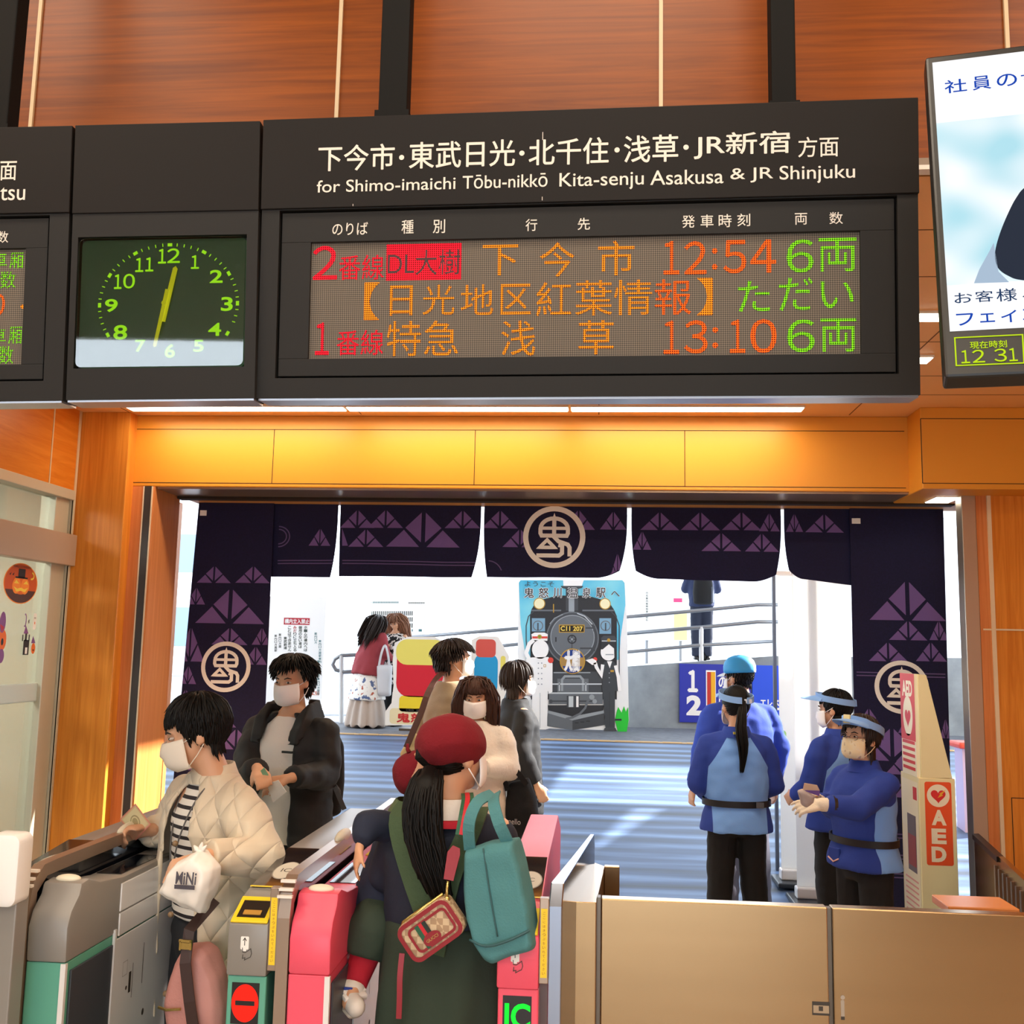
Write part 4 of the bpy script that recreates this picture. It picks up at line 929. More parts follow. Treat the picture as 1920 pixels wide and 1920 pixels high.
a=d.fr.uv(1523,1903); b=d.fr.uv(1556,1879); d.rect(a[0],a[1],b[0],b[1],plain('sticker_dark','#3a342c')); d.rect(a[0]+.003,a[1]+.006,b[0]-.003,b[1]-.010,plain('sticker_tan','#a8957a'),1); d.rect(a[0]+.018,a[1]+.012,a[0]+.03,b[1]-.012,plain('sticker_dark','#3a342c'),2)
d.build('maker_sticker',t,label='small dark sticker')
xe=onY(1990,1800,yf).x
t=root('steel_fence',((xm+xe)/2,yf,0),'brushed steel barrier panel with a latch slot, right of the joint','fence')
m=MB(); m.box((xm+.014,yf,0),(xe,yf+.045,zf)); build('panel',m,FENCE,t,bevel=.003)
m=MB(); m.box((xm+.001,yf+.012,0),(xm+.013,yf+.04,zf-.004)); build('joint_strip',m,STEEL_DK,t)
d=Draw(Frame((0,yf,0),(1,0,0),(0,0,1))); a=d.fr.uv(1577,1912); b=d.fr.uv(1583,1875); d.rrect(a[0],a[1],b[0],b[1],.003,STEEL); d.rect(a[0],a[1],b[0],a[1]+.009,INK,1); c=d.fr.uv(1580,1870); d.disc(c[0],c[1],.006,.006,STEEL,1); d.build('latch_slot',t)
# wooden counter and sloping steel partition at the right
YS=yf+.30
zs=onY(1840,1702,YS).z; x0,x1=onY(1778,1700,YS).x,onY(1912,1700,YS).x; m=MB(); m.box((x0,YS,zs-.025),(x1,YS+.16,zs)); m.box((x0+.03,YS+.03,0),(x1-.03,YS+.13,zs-.025)); thing('wood_stand',m,mat('copper_wood','#d98a4a',.3),'low orange wooden stand behind the right end of the fence','stand',bevel=.003)
P0=onY(1826,1563,6.05); P1=onY(1945,1674,4.7)
t=root('sloping_partition',((P0.x+P1.x)/2,(P0.y+P1.y)/2,0),'brushed steel partition with a sloping top at the right edge of the photo','partition')
m=MB(); o_=Vector((.03,.012,0))
m.add([Vector((P0.x,P0.y,0)),Vector((P1.x,P1.y,0)),P1,P0]+[Vector((P0.x,P0.y,0))+o_,Vector((P1.x,P1.y,0))+o_,P1+o_,P0+o_],[(0,1,2,3),(7,6,5,4),(0,4,5,1),(1,5,6,2),(2,6,7,3),(3,7,4,0)]); build('panel',m,FENCE,t)
m=MB(); dz=Vector((0,0,.018)); n_=Vector((-.012,-.008,0)); pm=P0+(P1-P0)*.45
m.add([P0+n_-dz*1.5,pm+n_-dz*1.5,pm+n_,P0+n_,P0+o_-dz*1.5,pm+o_-dz*1.5,pm+o_,P0+o_],[(0,1,2,3),(7,6,5,4),(0,4,5,1),(1,5,6,2),(2,6,7,3),(3,7,4,0)]); build('black_cap',m,mat('cap_black','#22222a',.4),t)
m=MB()
for k in range(9):
    s=.42+k*.065; p=P0+(P1-P0)*s; m.box((p.x-.016,p.y-.016,0),(p.x+.0,p.y,p.z-.05))
build('ribs',m,STEEL,t)
# AED stand
AX0=onY(1727,1500,6.0).x; AX1=onY(1792,1500,6.0).x; AZ=onY(1740,1459,6.0).z
ACR=mat('aed_cream','#f2e8b4',.45); AOR=plain('aed_orange','#f0561c'); ARED=plain('aed_red','#d23a3a'); AWH=plain('aed_white','#f7efd2'); AGR=plain('aed_grey','#6d5f63')
t=root('aed_cabinet',((AX0+AX1)/2,6.15,0),'tall cream AED cabinet with an orange AED label, in front of the right curtain','cabinet')
m=MB(); m.box((AX0-.01,6.0,0),(AX1,6.34,AZ)); build('body',m,ACR,t,bevel=.004)
FA=Frame((0,6.0,0),(1,0,0),(0,0,1)); g=lambda x,y:FA.uv(x,y)
poly=[g(1729,1459),g(1786,1459),g(1737,1266),g(1722,1264)]
m=MB(); m.prism(FA,poly,-.30,-.004); build('tower',m,ACR,t)
d=Draw(FA,.0008); a=g(1738,1622); b=g(1783,1467); d.rrect(a[0],a[1],b[0],b[1],.012,AOR); c=g(1759,1492); d.disc(c[0],c[1],.061,.061,AWH,1)
def heart(d,c,r,m,L): d.poly([(c[0]+r*.0625*16*math.sin(k*.2)**3,c[1]+r*.0625*(13*math.cos(k*.2)-5*math.cos(k*.4)-2*math.cos(k*.6)-math.cos(k*.8))) for k in range(32)],m,L)
heart(d,c,.04,plain('aed_heart','#e02a2a'),2); d.poly([(c[0]-.004,c[1]-.012),(c[0]+.010,c[1]+.008),(c[0]+.006,c[1]+.012),(c[0]+.042,c[1]+.034),(c[0]+.02,c[1]+.008),(c[0]+.026,c[1]+.002)],plain('aed_bolt','#f0b32a'),3)
for ch,y0,y1 in (('A',1519,1547),('E',1554,1582),('D',1588,1616)): d.ptext(ch,1747,y0,1774,y1,AWH,2,.05)
d.build('side_label',t,label='orange label with a heart and the letters AED')
FB=Frame((AX0-.01,6.17,0),(0,-1,0),(0,0,1)); d=Draw(FB,.0008)
d.rect(-.15,.30,.15,AZ-.03,AWH); d.rect(-.06,.55,.10,AZ-.22,AGR,1); d.rect(-.05,.58,.09,.75,plain('aed_box_red','#9a3a34'),2); d.rect(.06,AZ-.13,.13,AZ-.06,ARED,1)
for k in range(7): d.rect(-.12,.32+k*.03,.12,.33+k*.03,plain('aed_pink','#e8a49a'),1)
d.build('front_label',t)
m=MB(); xl=FA.uv(1712,1300)[0]; FT=Frame((AX0-.012,6.17,0),(0,-1,0),(0,0,1)); zt=FA.uv(1725,1264)[1]
m.fbox(FT,-.12,AZ,.15,zt,-.02,0); o=build('tower_front',m,AWH,t); d=Draw(FT,.0008); zh=AZ+(zt-AZ)*.34; d.rect(-.12,zh,.15,zt,ARED); d.disc(.015,zh+(zt-zh)*.36,.09,(zt-zh)*.30,AWH,1); heart(d,(.015,zh+(zt-zh)*.34),.055,ARED,2)
d.text('AED',-.08,zt-.13,.11,zt-.04,AWH,1,.04)
for k in range(6): d.rect(-.10,AZ+.03+k*.036,.13,AZ+.048+k*.036,ARED,1)
d.build('tower_label',o,label='red label with a heart')
# ============================================================ PEOPLE
SKIN=mat('skin','#d9a684',.5,var=.05,vscale=14); SKIN_D=mat('skin_child','#d8a07a',.5)
LIPS=mat('lips','#b5706a',.5); EYEW=mat('eye_white','#cfc6bd',.4); EYEK=mat('eye_dark','#1a1210',.2); BROW=mat('brow','#2a201c',.8)
HAIR_K=mat('hair_black','#0b0908',.55,spec=.22); HAIR_B=mat('hair_brown','#422619',.5,spec=.35); HAIR_D=mat('hair_dark_brown','#24160f',.5,spec=.35); HAIR_L=mat('hair_light_brown','#8a6048',.5,spec=.35)
MASKW=mat('mask_white','#fcfbfa',.75)
def RZ_(a): return Matrix.Rotation(a,4,'Z')
def wrinkle(amp,sc=(9,9,9),seed=0):
    o=Vector((seed*3.1,seed*1.7,seed*2.3))
    def f(p,n): 
        q=Vector((p.x*sc[0],p.y*sc[1],p.z*sc[2]))+o
        return amp*(noise.noise(q)+.5*noise.noise(q*2.3))
    return f
def ringpts(c,rx,ry,n=28,M=None,gap=0,th=.012,ex=2.0):
    """horizontal ellipse ring (or an open C of thickness th with a gap at the front)"""
    out=[]
    def P(a,k=0):
        s,q=math.sin(a),math.cos(a); e=2/ex
        v=Vector((c[0]+(rx-k)*math.copysign(abs(s)**e,s),c[1]+(ry-k)*math.copysign(abs(q)**e,q),c[2])); return M@v if M else v
    if not gap: return [P(2*PI*i/n) for i in range(n)]
    g=list(gap) if isinstance(gap,(tuple,list)) else [gap,gap]
    A=[g[0]+(2*PI-g[0]-g[1])*i/(n-1) for i in range(n)]
    return [P(a) for a in A]+[P(a,th) for a in A[::-1]]
def hand(mb,wr,d,n,s=1.0,curl=30,side=1,thumb=35,grip=None,spread=1.0):
    """palm, four unequal fingers and a thumb; d towards the fingertips, n out of the palm, side +1 = thumb towards d x n"""
    d=Vector(d).normalized(); n=Vector(n); n=(n-d*n.dot(d)).normalized(); w_=d.cross(n)*side; wr=Vector(wr)
    k=s
    for q in (-.5,-.17,.17,.5): mb.cone(wr+w_*q*.030*k+d*.012*k,wr+w_*q*.062*k+d*.085*k,.017*k,.0125*k,10)
    mb.cone(wr-d*.02*k,wr+d*.02*k,.023*k,.024*k,10)
    L=(.068,.078,.073,.058)
    for i,q in enumerate((.5,.17,-.17,-.5)):
        p=wr+w_*q*.064*k*spread+d*.085*k; a=rad(curl*(.55 if i==0 else .7+.1*i)); dirv=d+w_*q*.12*spread
        for j,f in enumerate((.46,.30,.24)):
            a2=a*(j+.6); v=(dirv.normalized()*math.cos(a2)+n*math.sin(a2)); p2=p+v*L[i]*f*k
            mb.cone(p,p2,(.0098-.0009*j)*k,(.0092-.0009*j)*k,8); p=p2
    t0=wr+w_*.026*k+d*.022*k+n*.004*k; v=(d*math.cos(rad(thumb))+w_*math.sin(rad(thumb))+n*.35).normalized(); t1=t0+v*.042*k; t2=t1+(v+d*.5+n*.3).normalized()*.032*k
    mb.cone(t0,t1,.0145*k,.011*k,8); mb.cone(t1,t2,.0108*k,.0088*k,8)
class Person:
    """local space: +Y faces forward, +X is the person's right, feet at z = 0"""
    def __init__(s,label,loc,face,h=1.65,group=None,hs=1.0,female=True,lean=0,lean_side=0,head=(0,0),sh=.0,hoff=0.0,build_=1.0,voxel=.009,skin=SKIN):
        s.k=h/1.65; s.voxel=voxel; s.skin=skin; s.fem=female
        s.root=root('person',loc,label,'person',group,rz=rad(face)); s.b=MB(); s.hs=hs
        k=s.k; hip=Vector((0,0,.86*k))
        s.L=Matrix.Translation(hip)@Matrix.Rotation(rad(lean_side),4,'Y')@Matrix.Rotation(-rad(lean),4,'X')@Matrix.Translation(-hip)
        s.neck=s.L@Vector((0,-.012*k,1.375*k))
        s.H=s.L@Matrix.Translation((0,.008*k+hoff,1.535*k))@Matrix.Rotation(-rad(lean)*-.6,4,'X')@RZ_(rad(head[0]))@Matrix.Rotation(rad(head[1]),4,'X')@Matrix.Scale(s.k**.35*hs,4)
        s.sx=(.168 if female else .188)*k*build_; s.sz=1.335*k+sh; s.bw=build_
    def P(s,x,y,z): return s.L@(Vector((x,y,z))*s.k)
    def head(s):
        b=MB()
        b.ell((0,-.014,.028),(.0735,.092,.090)); b.ell((0,.018,-.028),(.060,.068,.074)); b.ell((0,.046,-.086),(.031,.030,.024))
        b.cone((0,.082,.002),(0,.099,-.030),.007,.0125); b.ell((0,.078,.022),(.046,.014,.010)); b.ell((0,.083,-.062),(.021,.009,.009))
        for x in (-1,1): b.ell((x*.075,-.006,-.014),(.010,.019,.030)); b.ell((x*.040,.058,-.022),(.022,.022,.02))
        b.cone((0,-.015,-.06),(0,-.030,-.16),.050,.053)
        b.xf(s.H); s.b.join(b)
        for x in (-1,1):
            e=MB(); e.ell((x*.030,.0775,.002),(.0130,.009,.0050)); e.v=[s.H@v for v in e.v]; n0=len(e.f)
            e2=MB(); e2.ell((x*.030,.0840,.002),(.0062,.0042,.0050)); e2.v=[s.H@v for v in e2.v]; e2.m=[1]*len(e2.f)
            e.join(e2); build('eye',e,[EYEW,EYEK],s.root,world=False,smooth=True)
            q=MB(); q.tube([s.H@Vector((x*.014,.092,.019)),s.H@Vector((x*.030,.089,.025)),s.H@Vector((x*.046,.077,.019))],[.0025,.0034,.0016],6); build('eyebrow',q,BROW,s.root,world=False,smooth=True)
    def torso(s,e=0):
        k=s.k; b=MB(); w_=s.bw; f=s.fem
        R=[(.80,.155,.105,0),(.88,.165,.112,-.005),(.98,.145,.098,0),(1.06,.138,.094,.004),(1.18,.158,.106,.010),(1.27,.165,.104,.004),(1.335,.145,.082,-.006),(1.375,.085,.062,-.01),(1.41,.052,.052,-.012)]
        b.loft([ringpts((0,cy*k,z*k),(rx*w_+e)*k,(ry*w_+e)*k,M=s.L) for z,rx,ry,cy in R]); s.b.join(b)
    def arm(s,side,elbow,wrist,hd=None,hn=None,curl=30,thumb=35,nohand=False,hs=1.0):
        """side +1 = the person's right; points in unit-person space (before the body's lean)"""
        S_=s.L@Vector((side*s.sx,-.004*s.k,s.sz-.02*s.k)); E=s.P(*elbow); W=s.P(*wrist); k=s.k
        s.b.cone(S_,E,.046*k,.036*k); s.b.cone(E,W,.036*k,.025*k)
        if not nohand:
            d=(s.L.to_3x3()@Vector(hd)) if hd else (W-E); n=(s.L.to_3x3()@Vector(hn)) if hn else Vector((-side,0,0))
            hand(s.b,W+d.normalized()*.02*k,d,n,k*.94*hs,curl,side=-side if False else (1 if (d.cross(n)).dot(Vector((0,1,.6)))>0 else -1),thumb=thumb)
        return S_,E,W
    def legs(s,feet=((-.09,0),(.09,0)),knee=None):
        k=s.k
        for i,(x,y) in enumerate(feet):
            sx=-1 if i==0 else 1; h=Vector((sx*.085*k,0,.86*k)); a=Vector((x*k,y*k-.02*k,.075*k)); kn=(h+a)/2+Vector((0,.02*k,.02*k)) if knee is None else Vector(knee[i])*k
            s.b.cone(h,kn,.082*k,.056*k); s.b.cone(kn,a,.056*k,.036*k); s.b.cone(a+Vector((0,-.02*k,-.03*k)),a+Vector((0,.13*k,-.04*k)),.034*k,.028*k)
        s.feet=[Vector((x*k,y*k-.02*k,0)) for x,y in feet]
    def body(s): o=build('body',remesh(s.b,s.voxel,3),s.skin,s.root,world=False,smooth=True); return o
    def part(s,name,mb,m,voxel=None,it=5,disp=None,fn=None,label=None):
        if voxel!=0: mb=remesh(mb,voxel or s.voxel*1.1,it,disp)
        o=build(name,mb,m,s.root,world=False,smooth=True if voxel!=0 else 35,label=label)
        if fn:      # signed distance to the seam between two cloth colours
            at_=o.data.attributes.new('seam','FLOAT','POINT'); at_.data.foreach_set('value',[fn(v) for v in mb.v])
        return o
    def shoes(s,m,r=1.0):
        for f in s.feet:
            b=MB(); k=s.k*r
            b.ell(f+Vector((0,-.03*k,.035*k)),(.040*k,.05*k,.035*k)); b.cone(f+Vector((0,-.02*k,.030*k)),f+Vector((0,.13*k,.028*k)),.040*k,.036*k); b.box(f+Vector((-.042*k,-.08*k,0)),f+Vector((.042*k,.165*k,.018*k)))
            s.part('shoe',b,m,it=4)
    def trousers(s,m,wide=1.0,disp=.006,top=.92):
        b=MB(); k=s.k
        b.loft([ringpts((0,0,z*k),rx*s.bw*k,ry*s.bw*k) for z,rx,ry in ((.76,.150,.105),(.86,.182,.128),(top,.166,.118))])
        for i,f in enumerate(s.feet):
            sx=-1 if i==0 else 1; h=Vector((sx*.085*k,0,.82*k)); a=Vector((f.x,f.y,.05*k)); kn=(h+a)/2+Vector((0,.02*k,0))
            b.cone(h,kn,.098*k*s.bw,.072*k*wide); b.tube([kn,a],[.072*k*wide,.056*k*wide],14); b.cone(kn,kn+(h-kn)*.1,.072*k*wide,.074*k*wide)
        return s.part('trousers',b,m,disp=wrinkle(disp,(8,8,11)))
    def mask(s,m=None,cup=0):
        """cloth over the lower face, bent round it, with ear loops"""
        M=s.H; b=MB(); nu,nv=16,8; g=[];gi=[]
        for j in range(nv+1):
            t=j/nv; z=-.010-.102*t; r=[];ri=[]
            for i in range(nu+1):
                a=rad(-66+132*i/nu); e=abs(a)/rad(66); zz=z+ (.010*e if j<nv/2 else .022*e*(t-.4)) - (.004*e)
                bul=.094+.011*math.sin(PI*min(1,t*1.05))**.8*(1-e**2)+cup*(1-e**2)*math.sin(PI*t)+ (.009*(1-e*2.2) if e<.45 and t<.5 else 0)
                rx=.072+.004*math.sin(PI*t)-.012*max(0,t-.6)
                if t>.8: bul-=.020*(t-.8)/.2
                p=Vector((rx*math.sin(a),.008+bul*math.cos(a)-.0,zz)); r.append(M@p); p2=Vector((p.x*.965,p.y-.003,p.z)); ri.append(M@p2)
            g.append(r);gi.append(ri)
        W=nu+1; vs=[p for r in g for p in r]+[p for r in gi for p in r]; n=len(g)*W; fs=[]
        for j in range(nv):
            for i in range(nu): a=j*W+i; fs+=[(a,a+1,a+W+1,a+W),(n+a,n+a+W,n+a+W+1,n+a+1)]
        for i in range(nu):
            for j in (0,nv): a=j*W+i; fs.append((a,n+a,n+a+1,a+1))
        for j in range(nv):
            for i in (0,nu): a=j*W+i; fs.append((a,a+W,n+a+W,n+a))
        b.add(vs,fs); o=build('face_mask',b,m or MASKW,s.root,world=False,smooth=True)
        l=MB()
        for x in (-1,1):
            for z0,z1 in ((-.016,.012),(-.095,-.034)): l.tube([M@Vector((x*.064,.044,z0)),M@Vector((x*.079,.012,(z0+z1)/2)),M@Vector((x*.0835,-.014,z1))],.0018,6)
        build('ear_loop',l,m or MASKW,o,world=False,smooth=True)
        return o
    def hair(s,m,back=.12,side=.10,bang=.06,n=420,seed=1,r=.0065,vol=1.06,parting=.02,cover_ear=True,wave=0,droop=.35,name='hair',crown=(0,-.035,.13),bald_below=-.05,lift=0,zmax=9,ear=0,bangz=.030,pull=None):
        """clumps of hair grown from the scalp; lengths for back, side and fringe"""
        rnd=random.Random(seed); M=s.H; b=MB(); RX,RY,RZ=.0775*vol,.0965*vol,.0945*vol; c0=Vector((0,-.014,.028)); cr=Vector(crown)
        b.ell(c0+Vector((0,-.006,.004)),(RX*.985,RY*.97,RZ*.985)); 
        # keep the inner cap off the face
        b.v=[Vector((v.x,min(v.y,(.058 if v.z<.045 else .1)),max(v.z,-.05+max(0,v.y)*1.1))) for v in b.v]
        for i in range(n):
            zz=1-2*(i+.5)/n; th=i*2.399963; q=math.sqrt(1-zz*zz); dr=Vector((q*math.cos(th),q*math.sin(th),zz))
            p=c0+Vector((dr.x*RX,dr.y*RY,dr.z*RZ))
            az=math.atan2(p.x,p.y-.0); f=abs(az)
            if p.z<bald_below or p.z>zmax: continue
            if ear and p.z<ear and rad(60)<abs(math.atan2(p.x,p.y))<rad(118): continue
            if f<rad(62) and p.z<.062+.02*(f/rad(62)): continue
            if f<rad(100) and p.z<.012: continue
            L=bang if f<rad(55) else side if f<rad(115) else back
            if rad(55)<=f<rad(70): L=(bang+side)/2
            L*=rnd.uniform(.8,1.12); L+=max(0,(p.z-.04))*.55
            if pull:
                T=Vector(pull); w2=(T-p); L=w2.length*.97; pts=[]
                for t in range(8):
                    q_=p.lerp(T,t/7*.97); e=q_-c0; k=math.sqrt((e.x/RX)**2+(e.y/RY)**2+(e.z/RZ)**2); kk=max(k,1.0)
                    pts.append(c0+e*(kk/k) if t<7 else T)
                b.tube([M@x for x in pts],[r*s.k**.35*x for x in (.9,1,1,1,1,.9,.8,.6)],5); continue
            v=p-cr; v=Vector((v.x+rnd.uniform(-.012,.012)-(parting if p.x<0 else -parting)*.2,v.y,v.z*.4)); 
            if v.length<1e-4: v=Vector((0,1,0))
            v.normalize(); pts=[p.copy()]; ns=7; ds=L/ns; ph=rnd.uniform(0,6.28); am=rnd.uniform(.5,1)*wave
            for t in range(ns):
                g=min(1,droop+.5*t/ns+(0 if pts[-1].z>.03 else .3)); nn=(pts[-1]-c0); nn=Vector((nn.x/RX**2,nn.y/RY**2,nn.z/RZ**2)).normalized()
                dv=v*(1-g)+Vector((0,0,-1))*g; 
                if lift: dv+=nn*lift*(1-t/ns)
                inside=((pts[-1]-c0).x/RX)**2+((pts[-1]-c0).y/RY)**2+((pts[-1]-c0).z/RZ)**2
                if inside<1.25 and not lift: dv=dv-nn*dv.dot(nn)
                if dv.length<1e-5: dv=Vector((0,0,-1))
                np_=pts[-1]+dv.normalized()*ds+Vector((math.sin(ph+t*1.1)*am*ds,math.cos(ph+t*1.3)*am*ds,0))
                e=np_-c0; k=(e.x/RX)**2+(e.y/RY)**2+(e.z/RZ)**2
                if k<1.0: np_=c0+e/math.sqrt(k)
                if L>.2 and f>=rad(55) and np_.z<.05: np_.y=min(np_.y,.036); np_.x=math.copysign(max(abs(np_.x),.066),p.x)
                if f<rad(55) and np_.z<bangz and np_.y>.03: np_=pts[-1]+Vector((0,.0004,-.0004))
                # hang outside the neck and jaw
                if np_.z<-.04:
                    e2=Vector((np_.x,np_.y+.012,0)); R2=.066
                    if e2.length<R2: e2=e2.normalized()*R2; np_=Vector((e2.x,e2.y-.012,np_.z))
                pts.append(np_)
            rr=[r*.9,r*1.05,r*1.05,r,r*.92,r*.8,r*.55,r*.12]
            b.tube([M@x for x in pts],[x*s.k**.35 for x in rr],5,caps=True)
        return build(name,b,m,s.root,world=False,smooth=True)
def tunic(p,rings,arms,M=None,cuff=.045,up=.062,collar=None,gap=0,th=.014,shoulder=.055):
    """upper garment: lofted trunk plus two sleeves; rings (z,rx,ry,cy) in unit-person space"""
    b=MB(); k=p.k
    gp=gap if isinstance(gap,list) else [gap]*len(rings)
    b.loft([ringpts((0,cy*k,z*k),rx*k,ry*k,M=p.L,gap=gg,th=th*k,n=30,ex=2.2) for (z,rx,ry,cy),gg in zip(rings,gp)])
    for S0,E,W in arms:
        S_=S0-p.L.to_3x3()@Vector((0,0,.020*k))
        W2=W+(E-W).normalized()*.005*k
        b.cone(S_,S_+(E-S_)*.35,shoulder*k*1.06,up*k); b.cone(S_+(E-S_)*.2,E,up*k,up*k*.92); b.cone(E,E+(W2-E)*.6,up*k*.92,cuff*k*1.12); b.tube([E+(W2-E)*.45,W2],[cuff*k*1.16,cuff*k],14)
        if p.fem or True: b.cone(p.L@Vector((0,-.012*k,p.sz+.022*k)),S_+p.L.to_3x3()@Vector((0,0,.006*k)),.05*k,shoulder*k*.92)
    return b
TR=[(.86,.182,.128,0),(.95,.172,.122,0),(1.06,.168,.118,.004),(1.18,.180,.124,.008),(1.27,.182,.118,.002),(1.34,.150,.090,-.008),(1.385,.080,.068,-.012)]
def belt_ring(p,z,rx,ry,cy,hgt,m,name='belt',buckle=None):
    b=MB(); k=p.k; o=[ringpts((0,cy*k,zz*k),r1*k,r2*k,M=p.L,n=36) for zz,r1,r2 in ((z-hgt/2,rx,ry),(z+hgt/2,rx,ry),(z+hgt/2,rx-.006,ry-.006),(z-hgt/2,rx-.006,ry-.006))]
    n=36; vs=[q for r in o for q in r]; fs=[]
    for a in range(4):
        for j in range(n): fs.append((a*n+j,a*n+(j+1)%n,((a+1)%4)*n+(j+1)%n,((a+1)%4)*n+j))
    b.add(vs,fs); return build(name,b,m,p.root,world=False,smooth=40)
def ribbon(pts,wd,th,nrm):
    """flat strap through points; nrm = list or one vector giving the broad side's normal"""
    b=MB(); pts=[Vector(p) for p in pts]; n=len(pts); rings=[]
    for i,p in enumerate(pts):
        t=(pts[min(i+1,n-1)]-pts[max(i-1,0)]).normalized(); N=Vector(nrm[i] if isinstance(nrm,list) else nrm); N=(N-t*N.dot(t)).normalized(); sd=t.cross(N)
        w_=wd[i] if isinstance(wd,list) else wd
        rings.append([p+sd*w_/2+N*th/2,p-sd*w_/2+N*th/2,p-sd*w_/2-N*th/2,p+sd*w_/2-N*th/2])
    b.loft(rings); return b
def smoothpath(pts,k=4):
    pts=[Vector(p) for p in pts]; out=[]; n=len(pts)
    for i in range(n-1):
        p0,p1,p2,p3=pts[max(0,i-1)],pts[i],pts[i+1],pts[min(n-1,i+2)]
        for j in range(k):
            t=j/k; out.append(.5*((2*p1)+(p2-p0)*t+(2*p0-5*p1+4*p2-p3)*t*t+(-p0+3*p1-3*p2+p3)*t**3))
    return out+[pts[-1]]
def cloth_bag(profile,fr,depth,voxel=.008,it=4,disp=None,flat=False):
    """soft bag from a front outline (u,v list) swollen to a depth"""
    b=MB(); c=(sum(p[0] for p in profile)/len(profile),sum(p[1] for p in profile)/len(profile)); rings=[]
    for q,dd in (((.0,-1),(.88,-1),(.97,-.75),(1,-.3),(1,.3),(.97,.75),(.88,1),(.0,1)) if flat else ((.0,-1),(.75,-.85),(.95,-.5),(1,0),(.95,.5),(.75,.85),(.0,1))):
        qq=max(q,.02); rings.append([fr.p(c[0]+(u-c[0])*qq,c[1]+(v-c[1])*qq,dd*depth/2) for u,v in profile])
    b.loft(rings); return remesh(b,voxel,it,disp)
def at_floor(px,Y,zf=0.0,dy=0):
    return Vector((onY(px,1300,Y).x,Y,zf))
def at(p,px,py,Y):
    l=p.L.inverted()@(MW[p.root.name].inverted()@onY(px,py,Y)); return tuple(l/p.k)
def wpt(p,v): return MW[p.root.name]@(p.L@(Vector(v)*p.k))
def fabric(name,col,**k):
    return mat(name,col,k.pop('rough',.85),bump=k.pop('bump',.12),bscale=k.pop('bscale',120),sheen=k.pop('sheen',.0),**k)
BLACKF=fabric('cloth_black','#101115'); JEANS=fabric('cloth_jeans','#23252a'); SHOEK=mat('shoe_black','#1a1919',.4); SHOEB=mat('shoe_brown','#4a3a30',.5)
def uvmat_lines(name,col,pitch,dirs,depth=.35,rough=.7,noise_amt=.0):
    """quilted cloth: stitched diagonal grooves in the surface"""
    m=mat(name,col,rough,sheen=.2); n,l,b=nodes(m); tc=n.new('ShaderNodeTexCoord'); prev=None
    for dv in dirs:
        d=n.new('ShaderNodeVectorMath'); d.operation='DOT_PRODUCT'; d.inputs[1].default_value=dv; l.new(tc.outputs['Object'],d.inputs[0])
        a=n.new('ShaderNodeMath'); a.operation='MULTIPLY'; a.inputs[1].default_value=PI/pitch; l.new(d.outputs['Value'],a.inputs[0])
        c=n.new('ShaderNodeMath'); c.operation='SINE'; l.new(a.outputs[0],c.inputs[0]); q=n.new('ShaderNodeMath'); q.operation='ABSOLUTE'; l.new(c.outputs[0],q.inputs[0])
        e=n.new('ShaderNodeMath'); e.operation='POWER'; e.inputs[1].default_value=.45; l.new(q.outputs[0],e.inputs[0])
        if prev is None: prev=e
        else: k=n.new('ShaderNodeMath'); k.operation='MINIMUM'; l.new(prev.outputs[0],k.inputs[0]); l.new(e.outputs[0],k.inputs[1]); prev=k
    bp=n.new('ShaderNodeBump'); bp.inputs['Strength'].default_value=depth; bp.inputs['Distance'].default_value=.02; l.new(prev.outputs[0],bp.inputs['Height']); l.new(bp.outputs[0],b.inputs['Normal']); return m
def stripes(name,c0,c1,pitch,axis=2,duty=.5):
    def f(n,l):
        tc=n.new('ShaderNodeTexCoord'); sp=n.new('ShaderNodeSeparateXYZ'); l.new(tc.outputs['Object'],sp.inputs[0]); a=n.new('ShaderNodeMath'); a.operation='MULTIPLY'; a.inputs[1].default_value=1/pitch; l.new(sp.outputs[axis],a.inputs[0])
        r=n.new('ShaderNodeMath'); r.operation='FRACT'; l.new(a.outputs[0],r.inputs[0]); return r.outputs[0]
    return ramp_mat(name,[(0,c0),(duty,c1)],f,.85,interp='CONSTANT')

# ---- woman in the quilted coat
p=Person('woman in a cream quilted coat and striped top holding a card over the left gate',at_floor(425,3.38),140,1.575,head=(-26,-13),lean=5,hoff=.04)
p.head(); p.torso(); p.legs(((-.09,.0),(.09,.06)))
a1=p.arm(1,at(p,322,1560,3.62),at(p,283,1556,3.42),hd=(-.2,1,.1),hn=(-.6,0,-.5),curl=62,thumb=20)
a2=p.arm(-1,at(p,490,1605,3.16),at(p,386,1606,2.98),hd=(.55,.8,-.25),hn=(.3,-.2,-1),curl=80,thumb=20)
p.body(); p.shoes(SHOEK); p.trousers(JEANS,1.05)
tee=MB(); tee.loft([ringpts((0,cy*p.k,z*p.k),(rx)*p.k,(ry)*p.k,M=p.L) for z,rx,ry,cy in ((.93,.165,.122,.004),(.97,.160,.118,.006),(1.1,.158,.116,.010),(1.25,.160,.112,.008),(1.335,.13,.082,-.002),(1.385,.066,.064,-.008))]); p.part('striped_top',tee,stripes('tee_stripes','#f2ebe0','#2a2326',.030,duty=.62),disp=wrinkle(.004))
QUILT=uvmat_lines('quilt_cream','#dcccb2',.075,((.75,.55,.62),(-.75,-.55,.62)),.5)
rings=[(.60,.245,.205,-.01),(.75,.238,.196,-.008),(.88,.228,.185,-.004),(1.0,.218,.172,0),(1.12,.212,.160,.004),(1.22,.208,.150,.004),(1.30,.19,.130,-.002),(1.355,.135,.098,-.012),(1.395,.085,.08,-.016)]
